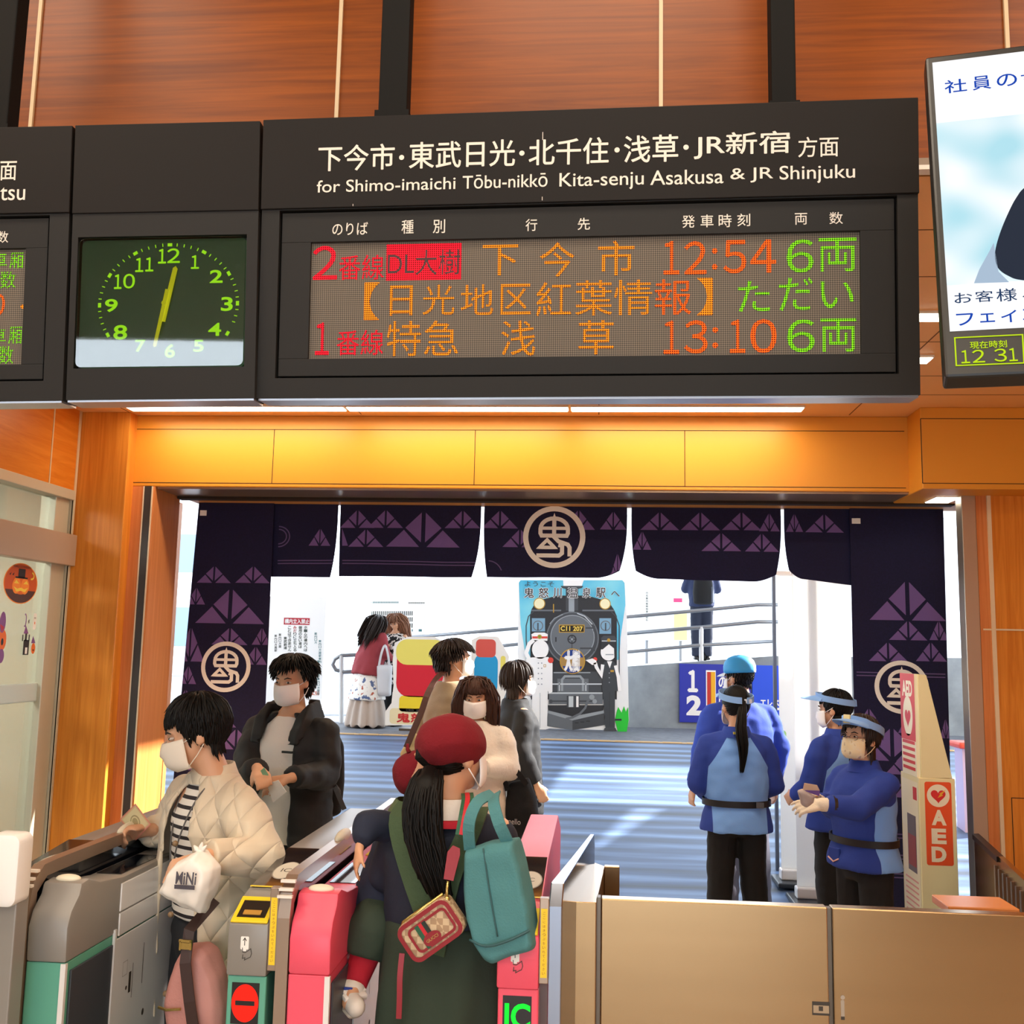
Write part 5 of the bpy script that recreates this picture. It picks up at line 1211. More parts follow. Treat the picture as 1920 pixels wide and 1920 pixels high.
b=tunic(p,rings,(a1,a2),cuff=.052,up=.080,gap=[(.40,.85),(.40,.80),(.38,.70),(.36,.60),(.34,.52),(.32,.46),(.30,.40),(.30,.32),(.30,.30)],th=.02,shoulder=.068)
coat=p.part('quilted_coat',b,QUILT,voxel=.0095,it=4,disp=wrinkle(.012,(7,7,10),1))
bt=MB()
for z in (.74,.98,1.12,1.20): q=p.P(-.082,.215-(z-.74)*.09,z); bt.ell(q,(.009,.009,.009))
build('coat_button',bt,mat('button_brown','#8a6f50',.4),p.root,world=False,smooth=True)
bb=MB(); rr=[ringpts((0,-.014*p.k,z*p.k),rx*p.k,rx*.95*p.k,M=p.L) for z,rx in ((1.365,.092),(1.40,.080),(1.42,.074),(1.42,.066),(1.39,.070))]; bb.loft(rr,caps=False); build('coat_collar',bb,QUILT,p.root,world=False,smooth=True)
p.mask(mat('mask_cream','#eee4d4',.8),cup=.004)
p.hair(HAIR_K,back=.075,side=.060,bang=.034,n=1100,seed=3,r=.0048,vol=1.07,parting=.01,lift=.0,wave=.2,ear=-.005,droop=.25,bald_below=-.035)
cd=MB(); cd.tube(smoothpath([p.P(.06,-.03,1.40),p.P(.075,.06,1.34),p.P(.03,.13,1.20),p.P(.0,.15,1.05)]),.0026,6); cd.tube(smoothpath([p.P(-.06,-.03,1.40),p.P(-.075,.08,1.34),p.P(-.04,.14,1.20),p.P(.0,.15,1.05)]),.0026,6); build('neck_cord',cd,mat('cord_grey','#5d5a58',.6),p.root,world=False,smooth=True)
P_OLD=p
# card in her fingers
fr=Frame(onY(254,1541,3.37),(.70,-.30,.55),(-.45,.1,.75)); cdp=[(226,1536),(254,1508),(282,1545),(255,1574)]
m=MB(); u_=[fr.uv(*q) for q in cdp]; m.prism(fr,u_,-.002,0); card=root('card',fr.o,'small beige and pink patterned card held up by the woman in the quilted coat','card'); build('sheet',m,mat('card_beige','#d8b98c',.6),card)
d=Draw(fr); c=fr.uv(254,1541); k=[((q[0]-c[0])*.84+c[0],(q[1]-c[1])*.84+c[1]) for q in u_]; d.poly(k,plain('card_cream','#dcd0a2')); d.stroke(u_,.004,plain('card_pink','#d88a78'),0,True); d.disc(c[0],c[1],.021,.023,plain('card_seal','#a89a72'),1); d.ring(c[0],c[1],.016,.018,.004,plain('card_cream','#dcd0a2'),2); d.build('print',card)
# plastic bag
fr=Frame(onY(358,1650,2.93),(1,-.15,0),(0,0,1)); out=[(372,1596),(381,1592),(386,1602),(398,1612),(406,1628),(402,1672),(384,1712),(352,1700),(322,1686),(304,1672),(318,1640),(336,1616),(358,1606)]
o=[fr.uv(*q) for q in out][::-1]
bm_=cloth_bag(o,fr,.11,.0055,3,wrinkle(.006,(16,16,16),4)); bag=root('plastic_bag',fr.o,'white plastic bag with dark lettering held by the woman in the quilted coat','bag')
build('sack',bm_,mat('plastic_white','#f1ebe2',.35,sheen=.1),bag,smooth=True)
kn=MB(); c=fr.px(376,1599,0); kn.ell(c,(.014,.014,.012)); 
for dx,dz in ((-.02,.02),(.018,.022),(.004,.03)): kn.tube([c,c+Vector((dx*.6,-.005,dz*.6)),c+Vector((dx,-.002,dz))],[.006,.007,.002],6)
build('knot',kn,mat('plastic_white','#f1ebe2',.35),bag,smooth=True)
def warpbag(u,v,dd):
    # lay the print on the swollen front
    c0=fr.uv(358,1650); r=((u-c0[0])/.085)**2+((v-c0[1])/.095)**2; return fr.p(u,v,.055*max(.80,1-.35*r)+.010+dd)
d=Draw(fr,warp=warpbag); d.ptext('MiNi',352,1628,389,1648,plain('bag_print','#4a4650'),0,.02); a=fr.uv(350,1657); b_=fr.uv(386,1652); d.rect(a[0],a[1],b_[0],b_[1],plain('bag_print','#4a4650'),0); d.build('print',bag)
# pink shoulder bag
fr=Frame(onY(372,1830,3.04),(1,-.1,0),(0,0,1)); out=[(350,1772),(385,1768),(400,1780),(420,1825),(430,1880),(428,1945),(322,1945),(315,1880),(322,1845),(335,1800)]
o=[fr.uv(*q) for q in out][::-1]; sb=root('shoulder_bag',fr.o,'dusty pink shoulder bag with a dark brown strap beside the quilted coat','bag')
build('pouch',cloth_bag(o,fr,.13,.007,4,wrinkle(.006,(8,8,8),2)),fabric('bag_pink','#c98a80',rough=.6),sb,smooth=True)
st=ribbon([fr.px(398,1690,-.02),fr.px(372,1735,.055),fr.px(374,1790,.085),fr.px(382,1860,.085),fr.px(389,1945,.07)],.032,.004,(0,-1,0)); build('strap',st,mat('strap_brown','#3a221c',.5),sb)
bk=MB(); bk.fbox(fr,*fr.uv(361,1765),*fr.uv(384,1755),.075,.080); bk.fbox(fr,*fr.uv(361,1767),*fr.uv(365,1750),.075,.081); bk.fbox(fr,*fr.uv(380,1767),*fr.uv(384,1750),.075,.081); bk.fbox(fr,*fr.uv(361,1752),*fr.uv(384,1749),.075,.081); build('buckle',bk,mat('gold','#c9b06a',.25,.9),sb)
zp=MB(); zp.tube([fr.px(318,1875,.062),fr.px(335,1878,.072),fr.px(362,1876,.074)],.004,8); build('zip',zp,mat('gold','#c9b06a',.25,.9),sb)

# ---- young man in the black jacket
p=Person('young man in a black jacket and white shirt walking in with a paper',at_floor(548,4.95),160,1.69,female=False,head=(6,-7),voxel=.010)
p.head(); p.torso(); p.legs()
a1=p.arm(1,at(p,455,1478,4.80),at(p,482,1440,4.55),hd=(-.75,.6,-.25),hn=(0,-.3,-1),curl=45,thumb=25)
a2=p.arm(-1,at(p,610,1452,4.86),at(p,548,1458,4.58),hd=(.85,.35,-.25),hn=(0,-.6,-.8),curl=60,thumb=20)
p.body(); p.shoes(SHOEK); p.trousers(BLACKF,1.15)
tee=MB(); tee.loft([ringpts((0,cy*p.k,z*p.k),rx*p.k,ry*p.k,M=p.L) for z,rx,ry,cy in ((.80,.180,.134,.0),(.95,.170,.126,.004),(1.1,.172,.126,.008),(1.25,.174,.120,.006),(1.335,.135,.085,-.004),(1.37,.078,.07,-.010))]); p.part('white_shirt',tee,fabric('tee_white','#f4f1ea'),disp=wrinkle(.006))
rings=[(.80,.235,.178,0),(.90,.228,.170,0),(1.0,.222,.162,.0),(1.12,.222,.158,.002),(1.22,.222,.150,.0),(1.30,.205,.130,-.006),(1.355,.150,.100,-.014),(1.39,.10,.085,-.018)]
JK=fabric('jacket_black','#12161a',rough=.7,bump=.1,bscale=40)
b=tunic(p,rings,(a1,a2),cuff=.052,up=.080,gap=(.50,.52),th=.02,shoulder=.072); p.part('jacket',b,JK,voxel=.010,it=4,disp=wrinkle(.011,(8,8,11),5))
cl=MB()
for sx in (-1,1):
    cl.loft([[p.P(*q) for q in ring] for ring in ([(sx*.02,-.10,1.43),(sx*.02,-.12,1.36),(sx*.02,-.14,1.37),(sx*.02,-.115,1.45)],[(sx*.085,-.06,1.435),(sx*.10,-.07,1.36),(sx*.135,-.09,1.36),(sx*.11,-.07,1.45)],[(sx*.095,.02,1.42),(sx*.10,.03,1.36),(sx*.155,.03,1.34),(sx*.125,.025,1.435)],[(sx*.085,.08,1.37),(sx*.075,.09,1.31),(sx*.15,.105,1.27),(sx*.14,.09,1.37)],[(sx*.075,.115,1.30),(sx*.07,.125,1.25),(sx*.13,.135,1.23),(sx*.125,.13,1.28)])])
p.part('jacket_collar',cl,JK,voxel=.008,it=3)
zz=MB(); zz.box(p.P(-.13,.150,1.215),p.P(-.075,.160,1.225)); build('pocket_zip',zz,mat('zip_dark','#3a3f44',.3,.6),p.root,world=False)
p.mask(); p.hair(HAIR_K,back=.055,side=.032,bang=.034,n=900,seed=9,r=.0048,vol=1.06,lift=.16,droop=.15,wave=.3,ear=.02)
q=P_=p
fr=Frame(onY(517,1485,4.50),(1,.1,0),(0,-.35,1)); pp=[fr.uv(*k) for k in ((500,1470),(522,1463),(537,1485),(512,1505))]
m=MB(); m.prism(fr,pp[::-1],-.003,0); t=root('paper',fr.o,'white folded paper held by the young man in the black jacket','paper'); build('sheet',m,mat('paper_white','#f2f2ee',.7),t)
m=MB(); m.prism(fr,[fr.uv(*k) for k in ((489,1444),(496,1438),(504,1452),(498,1462))][::-1],.004,.006); thing('ticket',m,mat('ticket_green','#8fc7a2',.6),'pale green ticket between the fingers of the young man in the black jacket','ticket')
# his backpack: straps and a dangling end
bp=root('backpack',wpt(p,(0,-.22,1.1)),'black backpack on the back of the young man in the black jacket','backpack')
m=MB(); k=p.k
for z,rx,ry in ((0,0,0),): pass
m.loft([[MW[p.root.name]@v for v in ringpts((0,-.235*k,z*k),rx*k,ry*k)] for z,rx,ry in ((.88,.10,.05),(.90,.14,.075),(1.05,.15,.085),(1.22,.14,.075),(1.29,.10,.05))]); build('bag_body',remesh(m,.012,4),BLACKF,bp,smooth=True)
st=ribbon(smoothpath([wpt(p,(-.15,-.2,.98)),wpt(p,(-.23,-.09,1.02)),wpt(p,(-.265,.0,1.06)),wpt(p,(-.30,-.03,.96))]),.022,.004,(0,-1,.3)); build('strap_end',st,mat('strap_grey','#4a4d52',.6),bp)

# ---- mother seen from behind
NAVY=fabric('cloth_navy','#1c2233'); OLIVE=fabric('cloth_dark_green','#2c3a2c',bump=.2,bscale=60); STRAPG=fabric('strap_green','#3f5236',bump=.3,bscale=80)
BERET=fabric('beret_red','#7c0f1d',rough=.95,bump=.25,bscale=150)
MY=2.98
p=Person('woman from behind in a large dark red beret, long black ponytail, carrying a child',at_floor(852,MY),-12,1.555,head=(-30,2),build_=.9,voxel=.008)
p.head(); p.torso(); p.legs()
a1=p.arm(1,at(p,925,1640,MY-.02),at(p,860,1690,MY+.30),hd=(-1,.3,0),hn=(0,1,0),curl=50)
a2=p.arm(-1,at(p,725,1640,MY+.05),at(p,790,1690,MY+.32),hd=(1,.3,0),hn=(0,1,0),curl=50)
p.body(); p.shoes(SHOEB)
rings=[(.82,.200,.150,0),(.95,.190,.142,0),(1.1,.196,.142,0),(1.22,.200,.138,-.002),(1.30,.182,.116,-.008),(1.35,.125,.090,-.014),(1.385,.08,.075,-.018)]
p.part('navy_cardigan',tunic(p,rings,(a1,a2),cuff=.048,up=.064,shoulder=.058),NAVY,voxel=.010,disp=wrinkle(.008,(8,8,10),8))
sk=MB(); sk.loft([ringpts((0,-.005*p.k,z*p.k),rx*p.k,ry*p.k) for z,rx,ry in ((.28,.215,.235),(.45,.213,.225),(.62,.210,.205),(.80,.208,.185),(.90,.206,.170),(.98,.204,.158),(1.06,.200,.150))])
p.part('pinafore_skirt',sk,OLIVE,voxel=.012,it=4,disp=lambda q,n: .016*math.sin(math.atan2(q.x,q.y)*9+q.z*4)*max(0,min(1,(1.0-q.z)*2))+.006*noise.noise(q*9))
st=MB()
for s,pts in ((-1,[(-.120,-.05,1.388),(-.120,-.115,1.34),(-.065,-.152,1.22),(.02,-.170,1.05)]),(1,[(.095,-.03,1.385),(.10,-.115,1.335),(.055,-.155,1.20),(.02,-.170,1.0)])):
    P=smoothpath([p.P(*q) for q in pts]); st.join(ribbon(P,.062,.006,[(0,-.5,.85)]*4+[(0,-1,.15)]*(len(P)-4)))
build('pinafore_strap',st,STRAPG,p.root,world=False)
co=MB(); co.loft([ringpts((0,-.022*p.k,z*p.k),rx*p.k,rx*p.k*.98,M=p.L) for z,rx in ((1.345,.098),(1.36,.094),(1.41,.070),(1.41,.063),(1.36,.080))],caps=False); build('white_collar',co,fabric('collar_white','#e8dfd6'),p.root,world=False,smooth=True)
rb=MB(); rb.loft([ringpts((0,-.022*p.k,z*p.k),rx*p.k,rx*p.k,M=p.L) for z,rx in ((1.335,.112),(1.350,.108),(1.356,.098),(1.34,.10))],caps=False); build('red_ribbon',rb,fabric('ribbon_red','#c01c30'),p.root,world=False,smooth=True)
p.mask(); p.hair(HAIR_K,back=.04,side=.03,bang=.03,n=800,seed=21,r=.0042,vol=1.0,droop=.1,zmax=.07,pull=(-.02,-.125,-.005),bald_below=-.06)
def to_local(p,px,py,Y): return MW[p.root.name].inverted()@onY(px,py,Y)
# beret: a soft flattened cap tilted over the head
def beret(p,cpx,cpy,Y,rw,rh,rd,tilt,stem,name='beret'):
    c=to_local(p,cpx,cpy,Y); inv=MW[p.root.name].to_3x3().inverted().normalized(); R=inv.to_4x4()@Matrix.Rotation(rad(tilt[0]),4,'Y')@Matrix.Rotation(rad(tilt[1]),4,'X')
    b=MB(); rings=[]; n=32
    for z,q in ((-.85,.10),(-.86,.50),(-.80,.62),(-.72,.72),(-.45,.94),(-.1,1.0),(.25,.97),(.55,.82),(.78,.55),(.88,.25),(.90,.02)):
        rings.append([c+R@Vector((math.cos(2*PI*k/n)*q*rw*(1+.03*math.sin(3*2*PI*k/n)),math.sin(2*PI*k/n)*q*rd*(1+.03*math.cos(2*2*PI*k/n)),z*rh)) for k in range(n)])
    b.loft(rings); o=p.part(name,b,BERET,voxel=.007,it=4,disp=wrinkle(.006,(9,9,9),2))
    s=MB(); a=to_local(p,*stem,Y-rd*.35); s.tube([a-R@Vector((0,0,.012)),a,a+R@Vector((.008,-.004,.012))],[.007,.006,.004],8); build('stem',s,BERET,o,world=False,smooth=True); return o
beret(p,843,1392,MY-.005,.103,.084,.125,(-14,-20),(826,1357))
# ponytail
pt=MB(); rnd=random.Random(5); base=to_local(p,806,1462,MY-.10); path=[(806,1444,-.115),(794,1490,-.165),(792,1550,-.175),(802,1600,-.18),(815,1650,-.185),(832,1700,-.185)]
ctr=smoothpath([to_local(p,x,y,MY+dy) for x,y,dy in path],4); wid=[.030,.040,.048,.053,.056,.058,.060,.062,.062,.062,.062,.062,.060,.058,.055,.052,.048,.043,.038,.034,.03]
for i in range(340):
    a=rnd.uniform(0,6.28); q=math.sqrt(rnd.uniform(0,1)); end=rnd.randint(16,len(ctr)-1); pts=[]
    for j in range(0,end+1,2):
        r=wid[min(j,20)]*.9; pts.append(ctr[j]+Vector((math.cos(a)*q*r+rnd.gauss(0,.0025),math.sin(a)*q*r*.6+rnd.gauss(0,.0025),0)))
    n=len(pts); pt.tube(pts,[.0042*(1-.75*(k/(n-1))**3) for k in range(n)],5)
ip=MB(); pt.tube([ctr[j] for j in range(0,19,3)],[wid[j]*.72 for j in range(0,19,3)],12,flat=(Vector((0,1,0)),.6))
build('ponytail',pt,HAIR_K,p.root,world=False,smooth=True)
P_MUM=p
# teal tote
TEALF=fabric('tote_teal','#4c8488',bump=.2,bscale=200)
fr=Frame(onY(945,1690,MY-.20),(1,-.22,0),(0,0,1)); out=[(878,1590),(925,1576),(969,1570),(985,1622),(1002,1700),(1009,1768),(1004,1778),(965,1790),(930,1802),(916,1794),(896,1762),(882,1720),(876,1660)]
o=[fr.uv(*q) for q in out][::-1]; tb=root('tote_bag',fr.o,'large teal cloth tote bag hanging from the shoulder of the woman in the red beret','bag')
build('sack',cloth_bag(o,fr,.11,.006,3,wrinkle(.008,(7,7,7),6),flat=True),TEALF,tb,smooth=True)
sm=MB(); sm.tube(smoothpath([fr.px(918,1584,.052),fr.px(926,1630,.058),fr.px(936,1690,.06),fr.px(946,1745,.06)]),.0022,6); build('front_seam',sm,plain('tote_seam','#2f585c'),tb,smooth=True)
for k_,pts in enumerate(([(886,1592,.02),(890,1540,.045),(900,1502,.02),(912,1494,-.06)],[(958,1580,.02),(946,1540,.045),(930,1504,.02),(916,1494,-.06)])):
    build('handle',ribbon(smoothpath([fr.px(x,y,d_) for x,y,d_ in pts]),.032,.005,(-.2,-1,.25)),TEALF,tb)
b2=MB(); b2.tube(smoothpath([fr.px(893,1752,.052),fr.px(925,1762,.064),fr.px(965,1752,.066),fr.px(1003,1735,.05)]),.0035,6); build('base_seam',b2,plain('tote_seam','#2f585c'),tb,smooth=True)
# small crossbody bag
CAN=ramp_mat('bag_canvas',[(0.42,'#cdb491'),(0.58,'#a98b6c')],lambda n,l:(lambda tc,v:(l.new(tc.outputs['Object'],v.inputs['Vector']),setattr(v.inputs['Scale'],'default_value',60),v.outputs['Fac'])[-1])(n.new('ShaderNodeTexCoord'),n.new('ShaderNodeTexChecker')),.7)
LEA=mat('leather_red','#8e1a26',.45)
Yb=MY-.245; fr=Frame(onY(806,1746,Yb),(.80,-.1,.60),(-.6,0,.8)); c=fr.uv(806,1746)
xb=root('crossbody_bag',fr.o,'small tan patterned bag with dark red trim on the back of the carrying woman','bag')
wv,hv=.082,.052
m=MB(); m.prism(fr,rrect_pts(-wv,-hv,wv,hv,.022),-.055,-.003); build('body',m,CAN,xb,bevel=.006,smooth=40)
d=Draw(fr,.0); d.mb=MB(); d.mb.uv=[]
d.stroke(rrect_pts(-wv+.006,-hv+.006,wv-.006,hv-.006,.02),.011,LEA,0,True); d.stroke(rrect_pts(-wv+.03,-hv+.02,wv-.018,hv-.022,.012),.007,LEA,1,True)
GRNW=plain('web_green','#1f5a3c'); REDW=plain('web_red','#c81e2c')
d.rect(-.030,-.034,-.018,.030,GRNW,2); d.rect(-.018,-.034,-.008,.030,REDW,2); d.rect(-.008,-.034,.004,.030,plain('web_black','#1d2a22'),2)
d.disc(-.004,-.018,.026,.017,LEA,4); d.text('GUCCI',-.022,-.0215,.014,-.0135,mat('gold','#c9b06a',.25,.9),5,.01); d.build('trim',xb)
zp=MB(); zp.tube([fr.p(-wv,-hv*.6,-.028),fr.p(-wv,hv*.7,-.028),fr.p(-wv*.7,hv+.002,-.028),fr.p(wv*.9,hv+.002,-.028)],.005,8); build('zip',zp,mat('gold','#c9b06a',.25,.9),xb,smooth=True)
tl=ribbon(smoothpath([fr.px(752,1790,-.01),fr.px(750,1830,.0),fr.px(750,1870,.004),fr.px(749,1908,.006)]),.014,.004,(0,-1,0)); build('strap_tail',tl,LEA,xb)
wps=smoothpath([onY(x,y,MY+dy) for x,y,dy in ((842,1692,-.235),(852,1640,-.215),(863,1580,-.195),(872,1530,-.17),(877,1500,-.11),(876,1488,-.03))]); nrm=[(0,-1,.2)]*(len(wps)-5)+[(0,-.5,.85)]*5
tab=ribbon([onY(841,1650,MY-.226),onY(851,1600,MY-.210),onY(856,1588,MY-.206)],[.026,.034,.02],.006,(0,-1,.2)); build('strap_tab',tab,LEA,xb)
sg=ribbon(wps[9:],.034,.004,nrm[9:]); o=build('strap',sg,GRNW,xb); sr=ribbon([q+Vector((0,-.004,.002)) for q in wps[9:]],.013,.003,nrm[9:]); build('red_stripe',sr,REDW,o)
ck=MB(); ck.tube([onY(840,1652,MY-.228),onY(838,1668,MY-.232),onY(838,1684,MY-.236)],.004,8); ck.ell(onY(838,1686,MY-.236),(.008,.006,.008)); build('clip',ck,mat('gold','#c9b06a',.25,.9),xb,smooth=True)

# ---- child on her arm
CY_=MY+.17; kz=onY(775,1462,CY_).z; hc=.88; kk=hc/1.65
p=Person('small child in a red beret and navy jacket carried on the left by a woman',Vector((onY(734,1500,CY_).x,CY_-.02,kz-1.535*kk+.012)),-95,hc,lean=17,head=(10,0),voxel=.006,hs=1.02,skin=SKIN_D)
p.head(); p.torso()
a1=p.arm(1,at(p,690,1545,CY_-.22),at(p,676,1580,CY_-.26),hd=(.1,.15,-1),hn=(-.5,1,0),curl=25,thumb=30,hs=1.15)
a2=p.arm(-1,at(p,800,1560,CY_+.16),at(p,830,1560,CY_+.16),curl=30)
k=p.k; hip=p.P(.06,0,.86)
def leg(pts,r):
    P=[to_local(p,*q) for q in pts]; p.b.cone(hip,P[0],r[0],r[1]); p.b.cone(P[0],P[1],r[1],r[2]); p.b.cone(P[1],P[2],r[2]*.95,r[2]*.8); return P
lg=leg([(700,1742,CY_-.16),(668,1842,CY_-.20),(655,1880,CY_-.26)],(.060,.045,.027)); hip=p.P(-.06,0,.86)
lg2=leg([(900,1740,CY_+.02),(958,1795,CY_-.02),(968,1806,CY_-.06)],(.060,.045,.027))
p.body()
b=tunic(p,[(.70,.25,.20,0),(.85,.24,.19,0),(1.05,.22,.175,0),(1.2,.21,.165,0),(1.30,.19,.13,0),(1.36,.12,.10,-.01),(1.39,.09,.085,-.01)],(a1,a2),cuff=.062,up=.09,shoulder=.085); p.part('navy_jacket',b,fabric('cloth_navy_child','#1d2438'),voxel=.009,disp=wrinkle(.006,(14,14,14),3))
b=MB(); h0=p.P(.05,0,.82); b.cone(h0,lg[0],.085,.072); b.tube([lg[0],lg[0]+(lg[1]-lg[0])*.55],[.074,.064],16); b.cone(p.P(-.05,0,.82),lg2[0],.085,.066); b.tube([lg2[0],lg2[0]+(lg2[1]-lg2[0])*.45],[.066,.058],16); p.part('green_trousers',b,OLIVE,voxel=.009,disp=wrinkle(.007,(12,12,12),5))
SOCK=fabric('sock_red','#b3142a')
for P in (lg,lg2):
    b=MB(); b.tube([P[0]+(P[1]-P[0])*.40,P[1],P[1]+(P[2]-P[1])*.2],[.046,.033,.034],14); p.part('red_sock',b,SOCK,voxel=.006,it=3)
SHW=mat('child_shoe','#e2d8cc',.55)
for i,P in enumerate((lg,lg2)):
    dv=(P[2]-P[1]).normalized(); a=P[1]; b=MB(); n_=Vector((0,0,1))
    if i==0: heel=to_local(p,640,1850,CY_-.20); toe=to_local(p,667,1888,CY_-.27); top=to_local(p,661,1858,CY_-.215)
    else: heel=to_local(p,944,1802,CY_-.03); toe=to_local(p,972,1808,CY_-.08); top=to_local(p,950,1792,CY_-.04)
    b.cone(heel,toe,.024,.027); b.cone(top,(heel+toe)/2,.036,.027); b.cone(top,heel,.036,.026); sh_=p.part('shoe',b,SHW,voxel=.005,it=4)
    if i==0:
        s2=MB(); mid=(heel+toe)/2; ax=(toe-heel).normalized()
        for t in (.30,.62): 
            c=top+(toe-top)*t; s2.box(Vector((-.034,-.012,-.008)),Vector((.034,.012,.008)),M=Matrix.Translation(c+Vector((0,0,.010)))@ax.to_track_quat('Y','Z').to_matrix().to_4x4())
        build('shoe_strap',s2,mat('strap_white','#efe8e0',.6),sh_,world=False,bevel=.004,smooth=40)
        s3=MB(); off=to_local(p,651,1858,CY_-.245); s3.box(Vector((-.004,-.016,-.010)),Vector((.004,.016,.010)),M=Matrix.Translation(off)); build('blue_mark',s3,mat('mark_blue','#2c3f9a',.5),sh_,world=False,bevel=.003)
        s4=MB(); s4.tube([heel-Vector((0,0,.018)),mid-Vector((0,0,.024)),toe-Vector((0,0,.022))],[.022,.024,.022],10,flat=(Vector((0,0,1)),.45)); build('sole',s4,mat('sole_cream','#cbbfae',.6),sh_,world=False,smooth=True)
beret(p,781,1447,CY_-.01,.076,.070,.082,(-30,-8),(764,1404))
cl=MB(); cl.loft([ringpts((0,-.01*k,z*k),rx*k,rx*k,M=p.L) for z,rx in ((1.33,.14),(1.40,.12),(1.41,.11),(1.36,.11))],caps=False); build('collar',cl,fabric('collar_olive','#5a6a4a'),p.root,world=False,smooth=True)

# ---- man in the beige coat
BY=6.66
p=Person('man in a beige coat seen from behind, walking to the right under the curtains',at_floor(850,BY),-52,1.80,female=False,head=(-28,0),voxel=.012)
p.head(); p.torso(); p.legs(((-.09,-.12),(.09,.18)))
a1=p.arm(1,(.27,-.05,1.08),(.25,.12,.90)); a2=p.arm(-1,(-.27,-.04,1.08),(-.24,.10,.88))
p.body(); p.shoes(SHOEB); p.trousers(BLACKF)
BEI=fabric('coat_beige','#a08c70',bump=.1)
p.part('beige_coat',tunic(p,[(.62,.225,.175,0),(.8,.218,.166,0),(1.0,.206,.150,0),(1.15,.212,.150,0),(1.25,.212,.142,0),(1.32,.185,.112,-.01),(1.37,.11,.09,-.016),(1.40,.085,.08,-.018)],(a1,a2),cuff=.05,up=.074,shoulder=.066),BEI,voxel=.013,disp=wrinkle(.010,(7,7,9),11))
p.mask(); p.hair(HAIR_D,back=.07,side=.045,bang=.045,n=700,seed=12,r=.0055,vol=1.06,lift=.12,droop=.2,ear=.01)
sb=root('shoulder_bag',onY(770,1410,BY-.25),'cream shoulder bag with a long brown strap on the man in the beige coat','bag')
fr=Frame(onY(770,1408,BY-.28),(1,0,0),(0,0,1)); o=[fr.uv(*q) for q in ((772,1372),(794,1380),(790,1432),(752,1424),(750,1412),(762,1392))][::-1]; build('pouch',cloth_bag(o,fr,.09,.01,3),fabric('bag_cream','#e2d2a0'),sb,smooth=True)
build('strap',ribbon(smoothpath([onY(x,y,Y) for x,y,Y in ((762,1402,BY-.34),(776,1368,BY-.33),(790,1335,BY-.31),(803,1298,BY-.27),(822,1268,BY-.14),(846,1254,BY-.02))]),.04,.006,[(-.3,-1,.1)]*18+[(-.2,-.5,.9)]*3),mat('strap_brown2','#4f3028',.5),sb)

# ---- woman in the white fleece jacket
WY=6.12
p=Person('woman with long brown hair and a white mask in a cream fleece jacket, walking in',at_floor(893,WY),172,1.56,head=(8,-6),voxel=.010)
p.head(); p.torso(); p.legs()
a1=p.arm(1,(.22,.02,1.06),(.12,.22,1.02),curl=50); a2=p.arm(-1,at(p,952,1440,WY-.06),at(p,905,1440,WY-.24),hd=(.8,.3,.2),hn=(0,-.5,-.8),curl=60)
p.body(); p.shoes(SHOEK); p.trousers(BLACKF)
FLC=fabric('fleece_white','#f6f0e4',rough=.95,bump=.35,bscale=70)
p.part('fleece_jacket',tunic(p,[(.78,.215,.170,0),(.95,.208,.162,0),(1.1,.21,.156,.004),(1.22,.212,.148,.002),(1.30,.192,.124,-.006),(1.36,.125,.095,-.012),(1.40,.088,.08,-.014)],(a1,a2),cuff=.056,up=.084,shoulder=.07),FLC,voxel=.011,disp=wrinkle(.012,(7,7,9),14))
p.mask(); p.hair(HAIR_B,back=.44,side=.46,bang=.034,n=900,seed=31,r=.0055,vol=1.07,droop=.6,wave=.10)
fr=Frame(onY(985,1530,WY-.05),(1,-.3,0),(0,0,1)); o=[fr.uv(*q) for q in ((955,1468),(992,1455),(1004,1500),(1016,1560),(1008,1578),(968,1590),(952,1560),(946,1510))][::-1]
tb=root('tote_bag',fr.o,'black tote bag on the arm of the woman in the cream fleece jacket','bag'); build('sack',cloth_bag(o,fr,.12,.010,4,wrinkle(.01,(8,8,8),3)),BLACKF,tb,smooth=True)
build('handle',ribbon(smoothpath([fr.px(958,1480,.05),fr.px(950,1445,.07),fr.px(944,1424,.07),fr.px(935,1418,.0)]),.03,.006,(0,-1,.2)),BLACKF,tb); build('handle',ribbon(smoothpath([fr.px(992,1470,.04),fr.px(972,1440,.06),fr.px(952,1425,.05),fr.px(940,1420,-.02)]),.03,.006,(0,-1,.2)),BLACKF,tb)
d=Draw(fr,.068); d.ptext('anello',956,1533,984,1541,plain('tote_print','#cfcfd2')); d.build('print',tb)
# ---- woman in the black coat
KY=7.0
p=Person('woman with bobbed dark hair in a knee-length black coat, facing right in the doorway',at_floor(970,KY),-70,1.655,head=(-8,0),voxel=.012)
p.head(); p.torso(); p.legs(((-.09,-.05),(.09,.12)))
a1=p.arm(1,(.22,-.03,1.08),(.20,.08,.88)); a2=p.arm(-1,(-.22,-.03,1.08),(-.21,.07,.88))
p.body(); p.shoes(SHOEK); p.trousers(BLACKF)
p.part('black_coat',tunic(p,[(.66,.215,.190,0),(.85,.208,.178,0),(1.0,.19,.160,0),(1.14,.198,.152,0),(1.25,.20,.142,0),(1.32,.175,.112,-.008),(1.37,.11,.095,-.014),(1.41,.09,.085,-.014)],(a1,a2),cuff=.05,up=.074,shoulder=.064),fabric('coat_black','#0f1015',rough=.8),voxel=.012,disp=wrinkle(.010,(8,8,10),17))
p.mask(); p.hair(HAIR_D,back=.13,side=.12,bang=.04,n=700,seed=41,r=.0055,vol=1.07,droop=.45)

